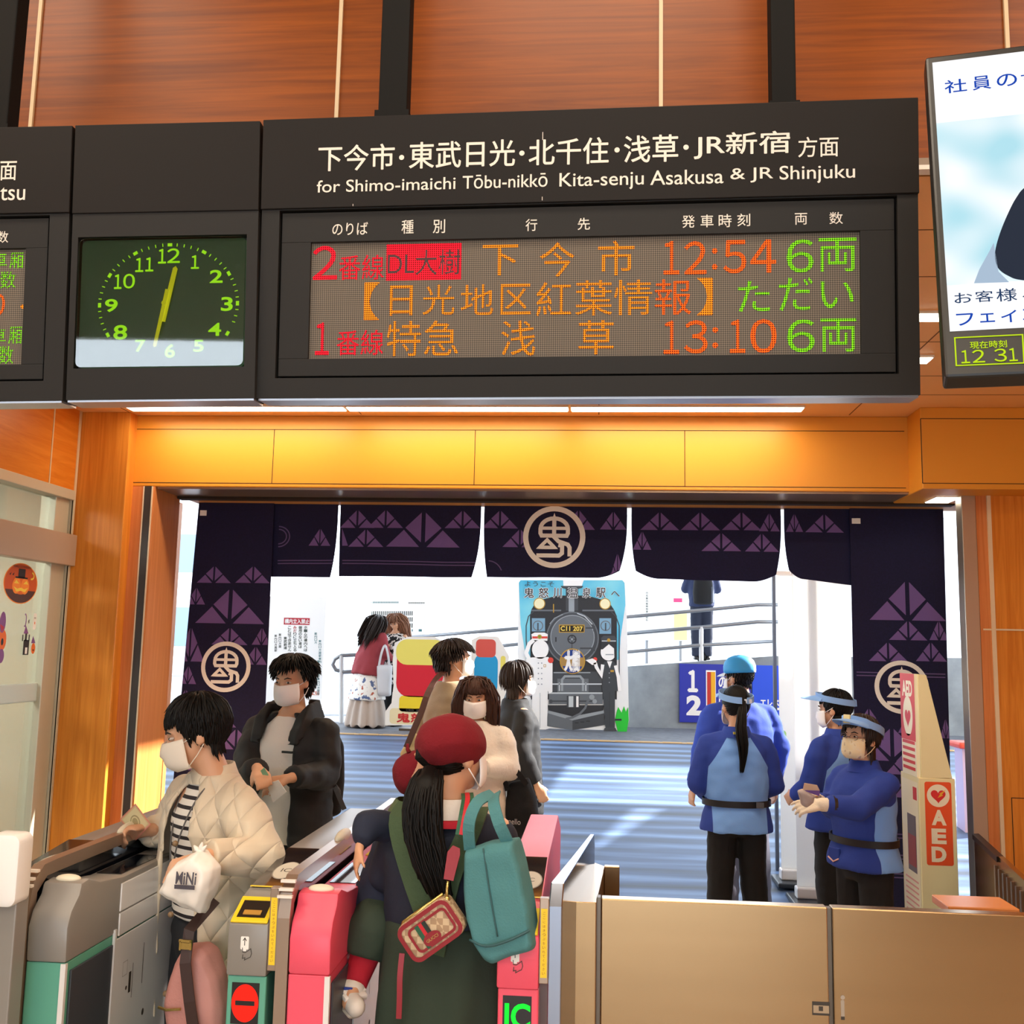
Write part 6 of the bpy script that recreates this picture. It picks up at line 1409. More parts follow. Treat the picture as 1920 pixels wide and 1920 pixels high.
# ---- station staff in blue
UL=fabric('uniform_light','#78acf6',bump=.08); UN=fabric('uniform_navy','#24409c',bump=.08); VIS=fabric('visor_blue','#86b2ec',bump=.1,rough=.7); BELT=mat('belt_black','#16161c',.5)
def segd(c,a,b):
    t=max(0,min(1,(c-a).dot(b-a)/max(1e-9,(b-a).length_squared))); return (c-a-(b-a)*t).length
def uni(p,back,arms):
    def f(c):
        q=(p.L.inverted()@c)/p.k; d=1.0
        for S_,E,W in arms: d=min(d,segd(c,S_,E)/p.k-.084,segd(c,E,W)/p.k-.074)
        w_=.050+max(0,1.385-q.z)*.62
        if back: d=min(d,.05-q.y,w_-abs(q.x),.30-abs(q.x) if q.z>.98 else .165-abs(q.x))
        else: d=min(d,.085-q.y,w_+.03-abs(q.x),1.24-q.z)
        return d
    return f
def two_tone():
    m=mat('uniform_two_tone','#78acf6',.85,bump=.08,bscale=120); n,l,b=nodes(m); a=n.new('ShaderNodeAttribute'); a.attribute_name='seam'
    g=n.new('ShaderNodeMath'); g.operation='GREATER_THAN'; g.inputs[1].default_value=0; l.new(a.outputs['Fac'],g.inputs[0])
    x=n.new('ShaderNodeMix'); x.data_type='RGBA'; x.inputs['A'].default_value=S('#24409c'); x.inputs['B'].default_value=S('#78acf6'); l.new(g.outputs[0],x.inputs['Factor']); l.new(x.outputs['Result'],b.inputs['Base Color']); return m
TWO=two_tone()
UR=[(.66,.228,.178,0),(.76,.216,.166,0),(.86,.196,.146,0),(.95,.192,.142,0),(1.08,.200,.146,.0),(1.2,.206,.144,0),(1.28,.195,.126,-.004),(1.335,.150,.100,-.010),(1.38,.088,.08,-.016)]
def visor(p,m=None):
    M=p.H; b=MB(); n=26; rg=[]
    for i in range(n+1):
        a=rad(-170+340*i/n); r=Vector((.093*math.sin(a),-.014+.112*math.cos(a),0)); h=.018 if abs(a)<rad(60) else .014
        r=r*1.08; z_=.062+r.y*.22; h=h*1.35; rg.append([M@Vector((r.x,r.y,z_-h)),M@Vector((r.x,r.y,z_+h)),M@Vector((r.x*.95,r.y*.95,z_+h)),M@Vector((r.x*.95,r.y*.95,z_-h))])
    b.loft(rg); o=build('visor',b,m or VIS,p.root,world=False,smooth=40)
    br=MB(); vs=[]; nu,nv=14,5
    top=[[M@Vector((.093*math.sin(rad(-62+124*i/nu))*(1+.12*j/nv),-.014+.112*math.cos(rad(-62+124*i/nu))+.006+.10*(j/nv)*math.cos(rad((-62+124*i/nu)*1.35)),.066+.22*.11*math.cos(rad(-62+124*i/nu))-.012*(j/nv)-.010*abs(-1+2*i/nu)**2*(j/nv))) for i in range(nu+1)] for j in range(nv+1)]
    W=nu+1; up=[q for r in top for q in r]; N=len(up); dn=[q-(M.to_3x3()@Vector((0,0,.004))) for q in up]; fs=[]
    for j in range(nv):
        for i in range(nu): a=j*W+i; fs+=[(a,a+1,a+W+1,a+W),(N+a,N+a+W,N+a+W+1,N+a+1)]
    for i in range(nu):
        for j in (0,nv): a=j*W+i; fs.append((a,N+a,N+a+1,a+1))
    for j in range(nv):
        for i in (0,nu): a=j*W+i; fs.append((a,a+W,N+a+W,N+a))
    br.add(up+dn,fs); build('brim',br,m or VIS,o,world=False,smooth=40); return o
def staff_top(p,arms,seed,back=True,cuff=.05,f=.72):
    UR_=[(1.1-(1.1-z)*f if z<1.1 else z,rx,ry,cy) for z,rx,ry,cy in UR]
    o=p.part('uniform_tunic',tunic(p,UR_,arms,cuff=cuff,up=.076,shoulder=.066),TWO,voxel=.0105,it=5,disp=wrinkle(.009,(7,7,9),seed),fn=uni(p,back,arms))
    cl=MB(); cl.loft([ringpts((0,-.018*p.k,z*p.k),rx*p.k,rx*.97*p.k,M=p.L) for z,rx in ((1.35,.105),(1.375,.092),(1.415,.076),(1.415,.068),(1.37,.08))],caps=False); build('tunic_collar',cl,UN,p.root,world=False,smooth=True)
    belt_ring(p,1.1-.20*f,.212,.162,0,.038,BELT); return o
PY=6.2
p=Person('station attendant seen from behind with a ponytail, blue visor and blue and navy tunic',at_floor(1379,PY),3,1.545,head=(14,-3),voxel=.010)
p.head(); p.torso(); p.legs(((-.125,0),(.125,0)))
a1=p.arm(1,(.235,.02,1.06),(.17,.19,.98)); a2=p.arm(-1,(-.235,.02,1.06),(-.17,.19,.98)); p.body(); p.shoes(SHOEK); p.trousers(BLACKF,1.12,top=.9); staff_top(p,(a1,a2),23)
bk=MB(); bk.box(p.P(.09,-.165,.941),p.P(.135,-.155,.974)); build('belt_buckle',bk,mat('buckle_grey','#55585e',.4),p.root,world=False)
cp=MB(); cp.box(p.P(-.035,-.118,1.372),p.P(.035,-.098,1.385)); build('yellow_tab',cp,plain('tab_yellow','#d8cf4a'),p.root,world=False)
p.mask(); p.hair(HAIR_K,back=.05,side=.05,bang=.05,n=700,seed=51,r=.0045,vol=1.02,droop=.1,pull=(0,-.12,.03),bald_below=-.055); visor(p)
pt=MB(); rnd=random.Random(8); B0=p.H@Vector((0,-.112,.03)); B1=p.P(.0,-.17,1.42); B2=p.P(.012,-.165,1.22); B3=p.P(-.005,-.165,1.10)
ctr=smoothpath([B0,B1,p.P(.01,-.175,1.32),B2,B3],4); wd=[.014,.02,.026,.03,.032,.034,.034,.033,.032,.03,.027,.024,.02,.016,.012,.008,.004]
for i in range(110):
    a=rnd.uniform(0,6.28); q=math.sqrt(rnd.random()); pts=[ctr[j]+Vector((math.cos(a)*q*wd[j],math.sin(a)*q*wd[j]*.6,rnd.gauss(0,.003))) for j in range(0,rnd.randint(11,16),2)]; n=len(pts); pt.tube(pts,[.005*(1-.7*(k/(n-1))**2) for k in range(n)],5)
build('ponytail',pt,HAIR_K,p.root,world=False,smooth=True); tg=MB(); tg.box(B0+Vector((.005,-.01,-.012)),B0+Vector((.05,.012,.012))); build('visor_strap',tg,mat('strap_pale','#d8dee8',.6),p.root,world=False,bevel=.003)
# man in the cap
p=Person('station attendant in a blue and white cap behind the attendant with the ponytail',at_floor(1386,7.15),24,1.70,female=False,head=(22,-4),build_=1.06,voxel=.012)
p.head(); p.torso(); p.legs(((-.13,0),(.13,0)))
a1=p.arm(1,(.285,-.02,1.08),(.30,.05,.85)); a2=p.arm(-1,(-.285,-.02,1.08),(-.30,.06,.85)); p.body(); p.shoes(SHOEK); p.trousers(fabric('trousers_grey','#4a4856'),1.4,top=.9)
UB=fabric('jacket_blue','#2c4ab4',bump=.08); p.part('blue_jacket',tunic(p,[(.80,.225,.172,0),(.9,.222,.168,0),(1.05,.222,.165,0),(1.2,.226,.158,0),(1.28,.212,.136,-.004),(1.335,.16,.105,-.010),(1.38,.09,.085,-.016)],(a1,a2),cuff=.052,up=.078,shoulder=.07),UB,voxel=.012,disp=wrinkle(.012,(7,7,9),29))
p.mask(); p.hair(HAIR_K,back=.05,side=.04,bang=.03,n=260,seed=61,r=.006,vol=1.02,droop=.2)
M=p.H; b=MB(); n=26; rg=[]
for z,q in ((.030,1.0),(.05,1.03),(.08,1.02),(.11,.92),(.135,.68),(.148,.35),(.152,.02)): rg.append([M@Vector((.092*q*math.sin(2*PI*k/n),-.014+.112*q*math.cos(2*PI*k/n),z)) for k in range(n)])
b.loft(rg); cap=build('cap',paint(b,lambda c:0 if (M.inverted()@c).x<.01 else 1),[mat('cap_cyan','#3aa6e6',.6),mat('cap_white','#eef2f6',.6)],p.root,world=False,smooth=True)
b=MB(); b.loft([[M@Vector((.085*math.sin(rad(a))*s,-.014+.108*math.cos(rad(a))+ (s-1)*.5*math.cos(rad(a*1.3)),.038-(s-1)*.12-dz)) for a in range(-60,61,10)]+[M@Vector((.085*math.sin(rad(a))*s,-.014+.108*math.cos(rad(a))+(s-1)*.5*math.cos(rad(a*1.3)),.034-(s-1)*.12-dz)) for a in range(60,-61,-10)] for s,dz in ((1,0),(1.08,.0),(1.15,.004))]); build('brim',b,mat('cap_white','#eef2f6',.6),cap,world=False,smooth=40)
# attendant behind on the right
p=Person('station attendant in a blue visor seen from behind, turned left, before the right curtain',at_floor(1566,6.42),40,1.53,head=(22,-4),voxel=.010)
p.head(); p.torso(); p.legs(); a1=p.arm(1,(.23,.03,1.06),(.17,.2,.98)); a2=p.arm(-1,(-.23,.03,1.06),(-.17,.2,.98)); p.body(); p.shoes(SHOEK); p.trousers(BLACKF,1.2,top=.9); staff_top(p,(a1,a2),37)
p.mask(); p.hair(HAIR_K,back=.06,side=.045,bang=.03,n=650,seed=71,r=.0052,vol=1.02,droop=.25,lift=.0,wave=.2); visor(p)
# short attendant facing the gates
SY=5.35
p=Person('short station attendant with glasses, patterned mask and white gloves, nearest the right curtain',at_floor(1613,SY),122,1.44,head=(6,7),voxel=.009)
p.head(); p.torso(); p.legs()
a1=p.arm(1,at(p,1560,1512,SY+.16),at(p,1538,1502,SY-.02),hd=(-.2,1,.15),hn=(-.7,0,-.5),curl=40,nohand=False); a2=p.arm(-1,at(p,1610,1515,SY-.24),at(p,1548,1508,SY-.26),hd=(.45,.9,-.10),hn=(.6,-.2,-.6),curl=35,thumb=45)
p.body(); p.shoes(SHOEK); p.trousers(BLACKF,1.2,top=.9); staff_top(p,(a1,a2),43,back=False,f=.62)
GLV=fabric('glove_white','#efe6d2',bump=.2)
for S_,E,W,hd,hn,cu,th in ((*a1,(-.2,1,.15),(-.7,0,-.5),40,35),(*a2,(.45,.9,-.10),(.6,-.2,-.6),35,45)):
    g=MB(); d_=p.L.to_3x3()@Vector(hd); n_=p.L.to_3x3()@Vector(hn); hand(g,W+d_.normalized()*.02*p.k,d_,n_,p.k*1.06,cu,side=(1 if (d_.cross(n_)).dot(Vector((0,1,.6)))>0 else -1),thumb=th); g.cone(W-(W-E).normalized()*.03,W+d_*.02,.034,.032); p.part('glove',g,GLV,voxel=.005,it=2)
wt=MB(); W=a2[2]; ax=(a2[2]-a2[1]).normalized(); wt.tube([W-ax*.045,W-ax*.030],.046,16); build('wrist_watch',wt,mat('watch_dark','#3a3430',.3,.5),p.root,world=False,smooth=40)
PM=ramp_mat('mask_pattern',[(0.45,'#f2e0b4'),(0.60,'#f2e6c8'),(0.66,'#dcbf80'),(0.74,'#b0acc0')],noise_val(38,detail=1),.8); p.mask(PM)
p.hair(HAIR_D,back=.10,side=.105,bang=.012,n=700,seed=81,r=.0052,vol=1.03,droop=.4); visor(p)
tb=MB(); M=p.H; tb.box(Vector((-.018,.108,.066)),Vector((.022,.118,.110)),M=M); build('visor_patch',tb,plain('patch_cream','#ead9a0'),p.root,world=False,bevel=.002)
gl=MB()
for x in (-1,1): gl.tube([M@Vector((x*.032+.022*math.cos(2*PI*k/16),.100-abs(x*.032+.022*math.cos(2*PI*k/16))*.22,-.002+.015*math.sin(2*PI*k/16))) for k in range(17)],.0014,6,caps=False); gl.tube([M@Vector((x*.053,.089,.002)),M@Vector((x*.079,.0,.004))],.0014,6)
gl.tube([M@Vector((-.010,.099,.0)),M@Vector((.010,.099,.0))],.0014,6); build('glasses',gl,mat('glasses_metal','#6a5a50',.3,.7),p.root,world=False,smooth=True)
pk=MB(); pk.box(p.P(.02,.160,.86),p.P(.10,.172,.93)); build('pocket',pk,UN,p.root,world=False,bevel=.003); q2=MB(); q2.tube([p.P(.02,.176,.875),p.P(.06,.176,.855),p.P(.10,.174,.875)],.004,6); build('pocket_piping',q2,plain('piping','#e6b8b0'),p.root,world=False,smooth=True)
# cloth and slip in her gloves
fr=Frame(onY(1520,1500,SY-.34),(1,-.1,0),(0,-.2,1)); o=[fr.uv(*k) for k in ((1495,1482),(1506,1480),(1528,1492),(1526,1504),(1512,1514),(1500,1508))][::-1]; thing('cloth',cloth_bag(o,fr,.05,.006,3,wrinkle(.004,(20,20,20))),fabric('cloth_grey','#b3a9a8'),'crumpled grey cloth in the gloves of the short attendant','cloth',smooth=True)
m=MB(); m.prism(fr,[fr.uv(*k) for k in ((1508,1468),(1532,1472),(1537,1482),(1505,1481))][::-1],.0,.003); m.prism(fr,[fr.uv(*k) for k in ((1507,1481),(1537,1482),(1536,1492),(1524,1488))][::-1],.004,.007,1); thing('paper_slip',m,[plain('slip_beige','#d2b9a0'),plain('slip_violet','#6a4f9e')],'beige and violet paper slip above the grey cloth in the white gloves','paper')
# ============================================================ FORECOURT
G=RZ
def fp(px,Y): return Vector((onY(px,1300,Y).x,Y,G))
# ---- woman in the red poncho, woman with light brown hair
p=Person('woman in a dark red poncho and floral skirt bending forward on the forecourt',fp(688,14.5),-40,1.58,lean=14,head=(0,-25),voxel=.016)
p.head(); p.torso(); p.legs(); a1=p.arm(1,(.24,.08,1.10),(.16,.26,1.08)); a2=p.arm(-1,(-.22,.10,1.12),(-.10,.28,1.10)); p.body(); p.shoes(SHOEB)
b=MB(); b.loft([ringpts((0,cy*p.k,z*p.k),rx*p.k,ry*p.k,M=p.L) for z,rx,ry,cy in ((.74,.27,.215,0),(.9,.262,.21,0),(1.1,.25,.19,0),(1.25,.225,.15,0),(1.34,.15,.10,-.01),(1.40,.08,.08,-.01))]); 
for S_,E,W in (a1,a2): b.cone(S_,E,.08*p.k,.085*p.k); b.cone(E,W,.08*p.k,.05*p.k)
p.part('red_poncho',b,fabric('poncho_red','#93343c'),voxel=.018,disp=wrinkle(.016,(6,6,6),2))
FLO=ramp_mat('floral',[(0.0,'#39486e'),(0.40,'#5b6c94'),(0.44,'#efece6'),(0.60,'#efece6'),(0.64,'#b0553c'),(1.0,'#8a3a30')],noise_val(9,detail=2),.85)
b=MB(); b.loft([ringpts((0,0,z*p.k),rx*p.k,ry*p.k) for z,rx,ry in ((.40,.30,.27),(.55,.28,.24),(.70,.25,.20),(.88,.20,.15))]); p.part('floral_tunic',b,FLO,voxel=.018,disp=wrinkle(.014,(6,6,3),4))
b=MB(); b.loft([ringpts((0,0,z*p.k),rx*p.k,ry*p.k) for z,rx,ry in ((.03,.33,.29),(.25,.29,.25),(.45,.25,.20),(.6,.2,.16))]); p.part('long_skirt',b,fabric('skirt_beige','#c2b3a8'),voxel=.018,disp=lambda q,n:.022*math.sin(math.atan2(q.x,q.y)*11))
p.hair(HAIR_D,back=.42,side=.40,bang=.04,n=360,seed=5,r=.010,vol=1.06,droop=.4)
p=Person('woman with long light brown hair in a black and white top looking down',fp(737,14.9),160,1.60,head=(8,-26),voxel=.016)
p.head(); p.torso(); p.legs(); a1=p.arm(1,(.22,.06,1.08),(.08,.25,1.16),curl=60); a2=p.arm(-1,(-.22,.06,1.08),(-.06,.25,1.18),curl=60); p.body(); p.shoes(SHOEK,1.1); p.trousers(BLACKF)
PAT=ramp_mat('patterned_top',[(0.47,'#16161a'),(0.5,'#e8e6e2')],noise_val(22,detail=1),.8,interp='CONSTANT')
p.part('patterned_top',tunic(p,[(.62,.22,.17,0),(.8,.21,.16,0),(1.0,.20,.15,0),(1.2,.205,.145,0),(1.3,.18,.12,0),(1.36,.11,.09,-.01)],(a1,a2),cuff=.05,up=.075),PAT,voxel=.017,disp=wrinkle(.01))
p.hair(HAIR_L,back=.5,side=.5,bang=.03,n=420,seed=6,r=.009,vol=1.07,droop=.4,wave=.2)
ph=MB(); M=Matrix.Translation(wpt(p,(.01,.33,1.22)))@RZ_(rad(160))@Matrix.Rotation(rad(-40),4,'X'); ph.box((-.035,-.075,-.004),(.035,.075,.004),M=M); thing('phone',ph,mat('phone_black','#15161a',.2),'black phone in the hands of the woman with light brown hair','phone',bevel=.004)
fr=Frame(onY(722,1275,14.35),(1,0,0),(0,0,1)); o=[fr.uv(*q) for q in ((706,1246),(736,1246),(733,1306),(708,1306))][::-1]; t=root('tote_bag',fr.o,'white tote bag hanging from the arm of the woman in the red poncho','bag')
build('sack',cloth_bag(o,fr,.14,.018,3),fabric('tote_white','#d6d6da'),t,smooth=True); build('handle',ribbon(smoothpath([fr.px(711,1250,.03),fr.px(716,1225,.03),fr.px(722,1210,.0),fr.px(728,1226,.03),fr.px(731,1250,.03)]),.03,.008,(0,-1,0)),fabric('tote_white','#d6d6da'),t)
# ---- ramp with its concrete wall and rails
CON=ramp_mat('concrete',[(0.3,'#7d858c'),(0.7,'#9aa3a9')],noise_val(2.5),.85)
RYY=15.9
w0=onY(700,1300,RYY); w1=onY(1172,1250,RYY); w2=onY(1456,1230,RYY); w3=onY(1800,1226,RYY)
x0=onY(920,1300,RYY).x
m=MB(); pts=[(x0,G),(x0,onY(935,1282,RYY).z),(w1.x,w1.z),(w2.x,w2.z),(w3.x+6,w3.z),(w3.x+6,G)]
m.add([(x,RYY,z) for x,z in pts]+[(x,RYY+.25,z) for x,z in pts],[tuple(range(6)),tuple(range(11,5,-1))]+[(i,6+i,6+(i+1)%6,(i+1)%6) for i in range(6)]); struct('wall_ramp',m,CON)
m=MB(); top=lambda x: np.interp(x,[p_[0] for p_ in pts[1:5]],[p_[1] for p_ in pts[1:5]])-.02
xs_=[x0,w1.x,w2.x,w3.x+6]; m.add([(x,RYY+.25,top(x)) for x in xs_]+[(x,RYY+2.6,top(x)) for x in xs_]+[(x,RYY+.25,G) for x in xs_]+[(x,RYY+2.6,G) for x in xs_],[(0,1,5,4),(1,2,6,5),(2,3,7,6),(8,12,13,9),(9,13,14,10),(10,14,15,11),(4,5,13,12),(5,6,14,13),(6,7,15,14),(0,4,12,8),(3,11,15,7),(0,8,9,1),(1,9,10,2),(2,10,11,3)]); struct('floor_ramp',m,CON)
RAIL=mat('rail_steel','#8e9298',.35,.6)
def rail(pts,lab,r=.028,posts=(),pm=None):
    t=root('handrail',onY(*pts[0]),lab,'handrail','handrails along the ramp')
    m=MB(); P=[onY(*q) for q in pts]; m.tube(P,r,10); build('tube',m,RAIL,t,smooth=True)
    for px,y0,y1,Y in posts: m=MB(); m.cyl(onY(px,y0,Y),onY(px,y1,Y),.035,10); build('upright',m,pm or mat('upright_white','#dfe2e4',.4),t,smooth=40)
    return t
ry=RYY+.12
rail(((760,1196,ry),(985,1177,ry),(1172,1157,ry),(1330,1143,ry),(1420,1134,ry),(1475,1134,ry)),'upper grey handrail rising to the right along the ramp')
rail(((1172,1188,ry),(1330,1175,ry),(1420,1166,ry),(1466,1166,ry)),'middle grey handrail along the ramp, on a white upright',.03,((1315,1175,1240,ry),))
rail(((930,1212,ry),(970,1208,ry),(1172,1223,ry),(1310,1210,ry),(1455,1202,ry)),'lowest grey handrail along the ramp')
rail(((668,1228,15.2),(640,1229,15.2),(628,1236,15.2),(624,1246,15.2),(630,1256,15.2),(645,1260,15.2),(668,1259,15.2)),'short looped grey handrail left of the woman in the red poncho',.03,((640,1229,1360,15.2),))
# ---- man on the ramp
p=Person('man in navy with a black backpack standing on the ramp, facing away',Vector((onY(1316,1237,17.0).x,17.0,onY(1316,1237,17.0).z)),0,1.72,female=False,voxel=.018)
p.head(); p.torso(); p.legs(); a1=p.arm(1,(.25,.06,1.10),(.14,.28,1.16)); a2=p.arm(-1,(-.25,.06,1.10),(-.14,.28,1.16)); p.body(); p.shoes(SHOEK); p.trousers(fabric('trousers_navy','#232a3e'),1.2)
p.part('navy_jacket',tunic(p,[(.82,.20,.15,0),(1.0,.2,.15,0),(1.2,.21,.145,0),(1.3,.18,.12,0),(1.36,.10,.09,-.01)],(a1,a2),cuff=.05,up=.075),fabric('jacket_navy_far','#2b365a'),voxel=.018,disp=wrinkle(.01)); p.hair(HAIR_K,back=.05,side=.04,bang=.04,n=200,seed=4,r=.011)
t=root('backpack',wpt(p,(0,-.22,1.15)),'black backpack with grey side pocket on the man on the ramp','backpack'); k=p.k
m=MB(); m.loft([[MW[p.root.name]@v for v in ringpts((0,-.22*k,z*k),rx*k,ry_*k)] for z,rx,ry_ in ((.85,.11,.06),(.87,.15,.09),(1.05,.16,.10),(1.25,.14,.09),(1.36,.09,.05))]); build('bag_body',remesh(m,.018,4),BLACKF,t,smooth=True)
m=MB(); m.loft([[MW[p.root.name]@v for v in ringpts((.13*k,-.22*k,z*k),.035*k,.07*k)] for z in (.88,1.0,1.12)]); build('side_pocket',m,fabric('pocket_grey','#5a6272'),t,smooth=40)
# ---- platform signs on the concrete
BLU=plain('sign_blue','#1c2fa8',.45); BLU2=plain('sign_blue_bright','#1450e0',.45); SWH=plain('sign_white','#f4f4f4',.45)
def panel(fr,tl,br,m,lab,name='platform_sign',cat='sign',grp=None,th=.03):
    a=fr.uv(tl[0],br[1]); b=fr.uv(br[0],tl[1]); t=root(name,fr.p((a[0]+b[0])/2,a[1]),lab,cat,grp); q=MB(); q.fbox(fr,a[0],a[1],b[0],b[1],-th,0); build('board',q,m,t,bevel=.004); return t,a,b
fr=Frame((0,RYY-.04,0),(1,0,0),(0,0,1))
t,a,b=panel(fr,(1274,1247),(1408,1354),BLU,'blue platform sign with white 1 and 2 beside a red and yellow bar')
d=Draw(fr,.001,step=.001); d.ptext('１',1291,1258,1307,1296,SWH,0,.05); d.ptext('2',1287,1304,1316,1341,SWH,0,.05)
A=fr.uv(1324,1335); B=fr.uv(1342,1257); d.rect(A[0],A[1],B[0],B[1],SWH); A=fr.uv(1326,1334); B=fr.uv(1333,1260); d.rect(A[0],A[1],B[0],B[1],plain('sign_red','#c8322a'),1); A=fr.uv(1333,1334); B=fr.uv(1341,1260); d.rect(A[0],A[1],B[0],B[1],plain('sign_yellow','#f0b020'),1); d.ptext('のりば',1348,1268,1398,1290,SWH,0,.03); d.ptext('Platform',1348,1304,1400,1318,SWH,0,.02); d.build('lettering',t)
t,a,b=panel(fr,(1411,1249),(1500,1346),BLU2,'bright blue sign for the lift, right of the platform sign')
d=Draw(fr,.001,step=.001); d.ptext('エレベーター',1426,1312,1496,1324,SWH,0,.04); d.ptext('1',1449,1262,1456,1272,SWH,0,.05); d.ptext('番線',1462,1260,1494,1276,SWH,0,.04); A=fr.uv(1436,1331); B=fr.uv(1494,1328); d.rect(A[0],A[1],B[0],B[1],SWH); d.build('lettering',t)
# ---- locomotive photo board
TY=15.0; fr=Frame((0,TY,0),(1,0,0),(0,0,1)); U_=fr.uv
def tp(x,y):   # 1355x1920 study of the board -> frame
    return U_(960+x*240/1355,1060+y*340/1920)
t=root('photo_board',Vector((onY(1072,1300,TY).x,TY,G)),'tall board picturing a steam locomotive front with two attendants under a blue sky','board')
q=[tp(70,180),tp(90,155),tp(1170,155),tp(1195,185),tp(1215,500),tp(1238,1640),tp(1215,1765),tp(150,1755),tp(60,1000)]
q=[(u,max(v,G+.015)) for u,v in q]
m=MB(); m.prism(fr,q[::-1],-.04,0); build('board',m,plain('board_white','#f3f6f8'),t)
ft=MB(); ft.box((q[7][0]+.2,TY-.0,G),(q[7][0]+.3,TY+.35,G+.04)); ft.box((q[6][0]-.3,TY,G),(q[6][0]-.2,TY+.35,G+.04)); build('foot',ft,STEEL_DK,t)
d=Draw(fr,.0015,step=.0012)
def col(n,c): return plain('loco_'+n,c,.6)
def PG(pts,c,L=0): d.poly([tp(*p_) for p_ in pts],c,L)
def RC(x0,y0,x1,y1,c,L=0): PG([(x0,y1),(x1,y1),(x1,y0),(x0,y0)],c,L)
def DC(x,y,r,c,L=0,ry_=None,a0=0,a1=360):
    o=tp(x,y); e=tp(x+r,y); f=tp(x,y-(ry_ or r)); d.disc(o[0],o[1],e[0]-o[0],f[1]-o[1],c,L,28,a0,a1)
def RG(x,y,r,w_,c,L=0,a0=0,a1=360,ry_=None):
    o=tp(x,y); e=tp(x+r,y); f=tp(x,y-(ry_ or r)); g_=tp(x+w_,y)[0]-o[0]; d.ring(o[0],o[1],e[0]-o[0],f[1]-o[1],g_,c,L,40,a0,a1)
def SK(pts,w_,c,L=0,cl=False): d.stroke([tp(*p_) for p_ in pts],tp(w_,0)[0]-tp(0,0)[0],c,L,cl)
SKY=ramp_mat('loco_sky',[(0.35,'#35b8e6'),(0.7,'#8fe0ee')],noise_val(1.2,detail=2),.6)
PG([(72,185),(90,158),(1168,158),(1192,188),(1200,420),(1150,760),(1135,1000),(150,1000),(90,620)],SKY,0)
K1=col('black','#2b2e33');K2=col('dark','#43484e');K3=col('grey','#6a7178');K4=col('light','#9aa3aa');K5=col('pale','#c9d2d8'); SKN=col('blue_glass','#7fa9c4'); CRM=col('cream','#fbf3c8'); GLD=col('gold','#c49a3a'); NVY=col('navy','#1c3f8e'); WHT=col('white','#fdfdfd'); RED=col('red','#e0483c'); SOOT=col('trouser','#3b4147'); GRS=col('green','#22c838')
PG([(540,156),(760,156),(735,230),(545,230)],WHT,1)
PG([(205,470),(240,410),(330,360),(480,320),(790,320),(940,360),(1040,410),(1080,470),(1110,540),(1110,1420),(200,1420),(190,540)],K1,1)
PG([(515,218),(755,218),(740,240),(700,250),(700,480),(570,480),(570,250),(530,240)],K2,2); RC(600,330,660,490,K4,3)
RC(205,470,520,486,K3,2); RC(745,470,1080,486,K3,2)
RC(210,560,350,700,SKN,3); RC(925,560,1050,725,SKN,3); DC(275,640,55,K3,4); DC(275,640,45,SKN,5); DC(990,640,55,K3,4); DC(990,640,45,SKN,5); RC(268,610,282,690,K2,6); RC(984,610,998,690,K2,6)
SK([(200,1400),(150,790),(150,640),(175,540),(230,490)],10,K2,3); SK([(1135,1200),(1135,640),(1100,540),(1050,490)],10,K2,3)
DC(640,770,280,K2,3); RG(640,770,280,14,K3,4); DC(640,760,235,K3,5); RG(640,760,235,9,K4,6); 
SK([(690,508),(770,540),(850,625)],10,K5,6); SK([(400,620),(450,560),(540,520)],8,K4,6)
RC(497,628,768,712,GLD,7); RC(506,637,760,704,col('plate','#1d1a12'),8); d.text('C11 207',*tp(515,694),*tp(750,646),col('plate_gold','#f0d05a'),9,.03)
RG(635,783,48,12,K1,7); SK([(595,783),(675,783)],9,K1,7); SK([(635,745),(635,822)],9,K1,7); DC(635,783,12,K4,8); SK([(635,822),(635,880)],6,K1,7)
RC(780,655,880,672,K2,7); RC(720,870,880,888,K2,7); RC(860,640,880,700,K2,8); RC(860,860,880,910,K2,8); RC(458,760,472,810,K1,7)
DC(290,405,62,GLD,4); DC(290,405,53,CRM,5); DC(985,408,60,GLD,4); DC(985,408,51,CRM,5); SK([(440,410),(440,500)],10,GLD,4)
DC(640,1015,135,GLD,8); DC(640,1015,124,col('mark_tan','#b08a4a'),9); DC(640,1015,122,NVY,10,a0=20,a1=160); DC(640,1030,110,NVY,10,a0=200,a1=340); d.text('大樹',*tp(560,1115),*tp(715,905),WHT,11,.05); d.text('TAIJU',*tp(605,1130),*tp(675,1116),WHT,12,.02)
# frame, buffer beam, plough
RC(390,1125,1000,1420,K2,4); RC(440,1130,830,1142,K4,6); RC(480,1200,810,1345,K3,5); SK([(530,1330),(530,1210),(560,1175),(720,1175),(752,1210),(752,1330)],24,K4,6); RC(425,1250,950,1264,K5,7); RC(495,1240,508,1330,K5,7); RC(775,1240,788,1330,K5,7)
RC(390,1345,960,1470,K3,6); RC(380,1345,960,1360,K5,7); RC(400,1430,880,1446,K2,7); RC(580,1380,715,1505,K2,8); RC(600,1385,650,1500,K5,9); RC(680,1385,705,1500,WHT,9); DC(412,1440,20,K2,8); DC(875,1440,24,K4,8)
PG([(380,1480),(975,1480),(965,1560),(640,1660),(385,1540)],K1,5); PG([(380,1540),(640,1640),(640,1745),(365,1700)],K3,6); PG([(640,1640),(975,1560),(985,1690),(640,1745)],K2,6); PG([(380,1535),(640,1600),(975,1535),(975,1565),(640,1642),(380,1565)],K4,7)
for i in range(3): RC(665+i*60,1662-i*9,705+i*60,1672-i*9,K1,8)
SK([(840,1400),(800,1440),(775,1510),(720,1570),(640,1610),(570,1625)],22,K3,9); DC(845,1395,28,K4,10)
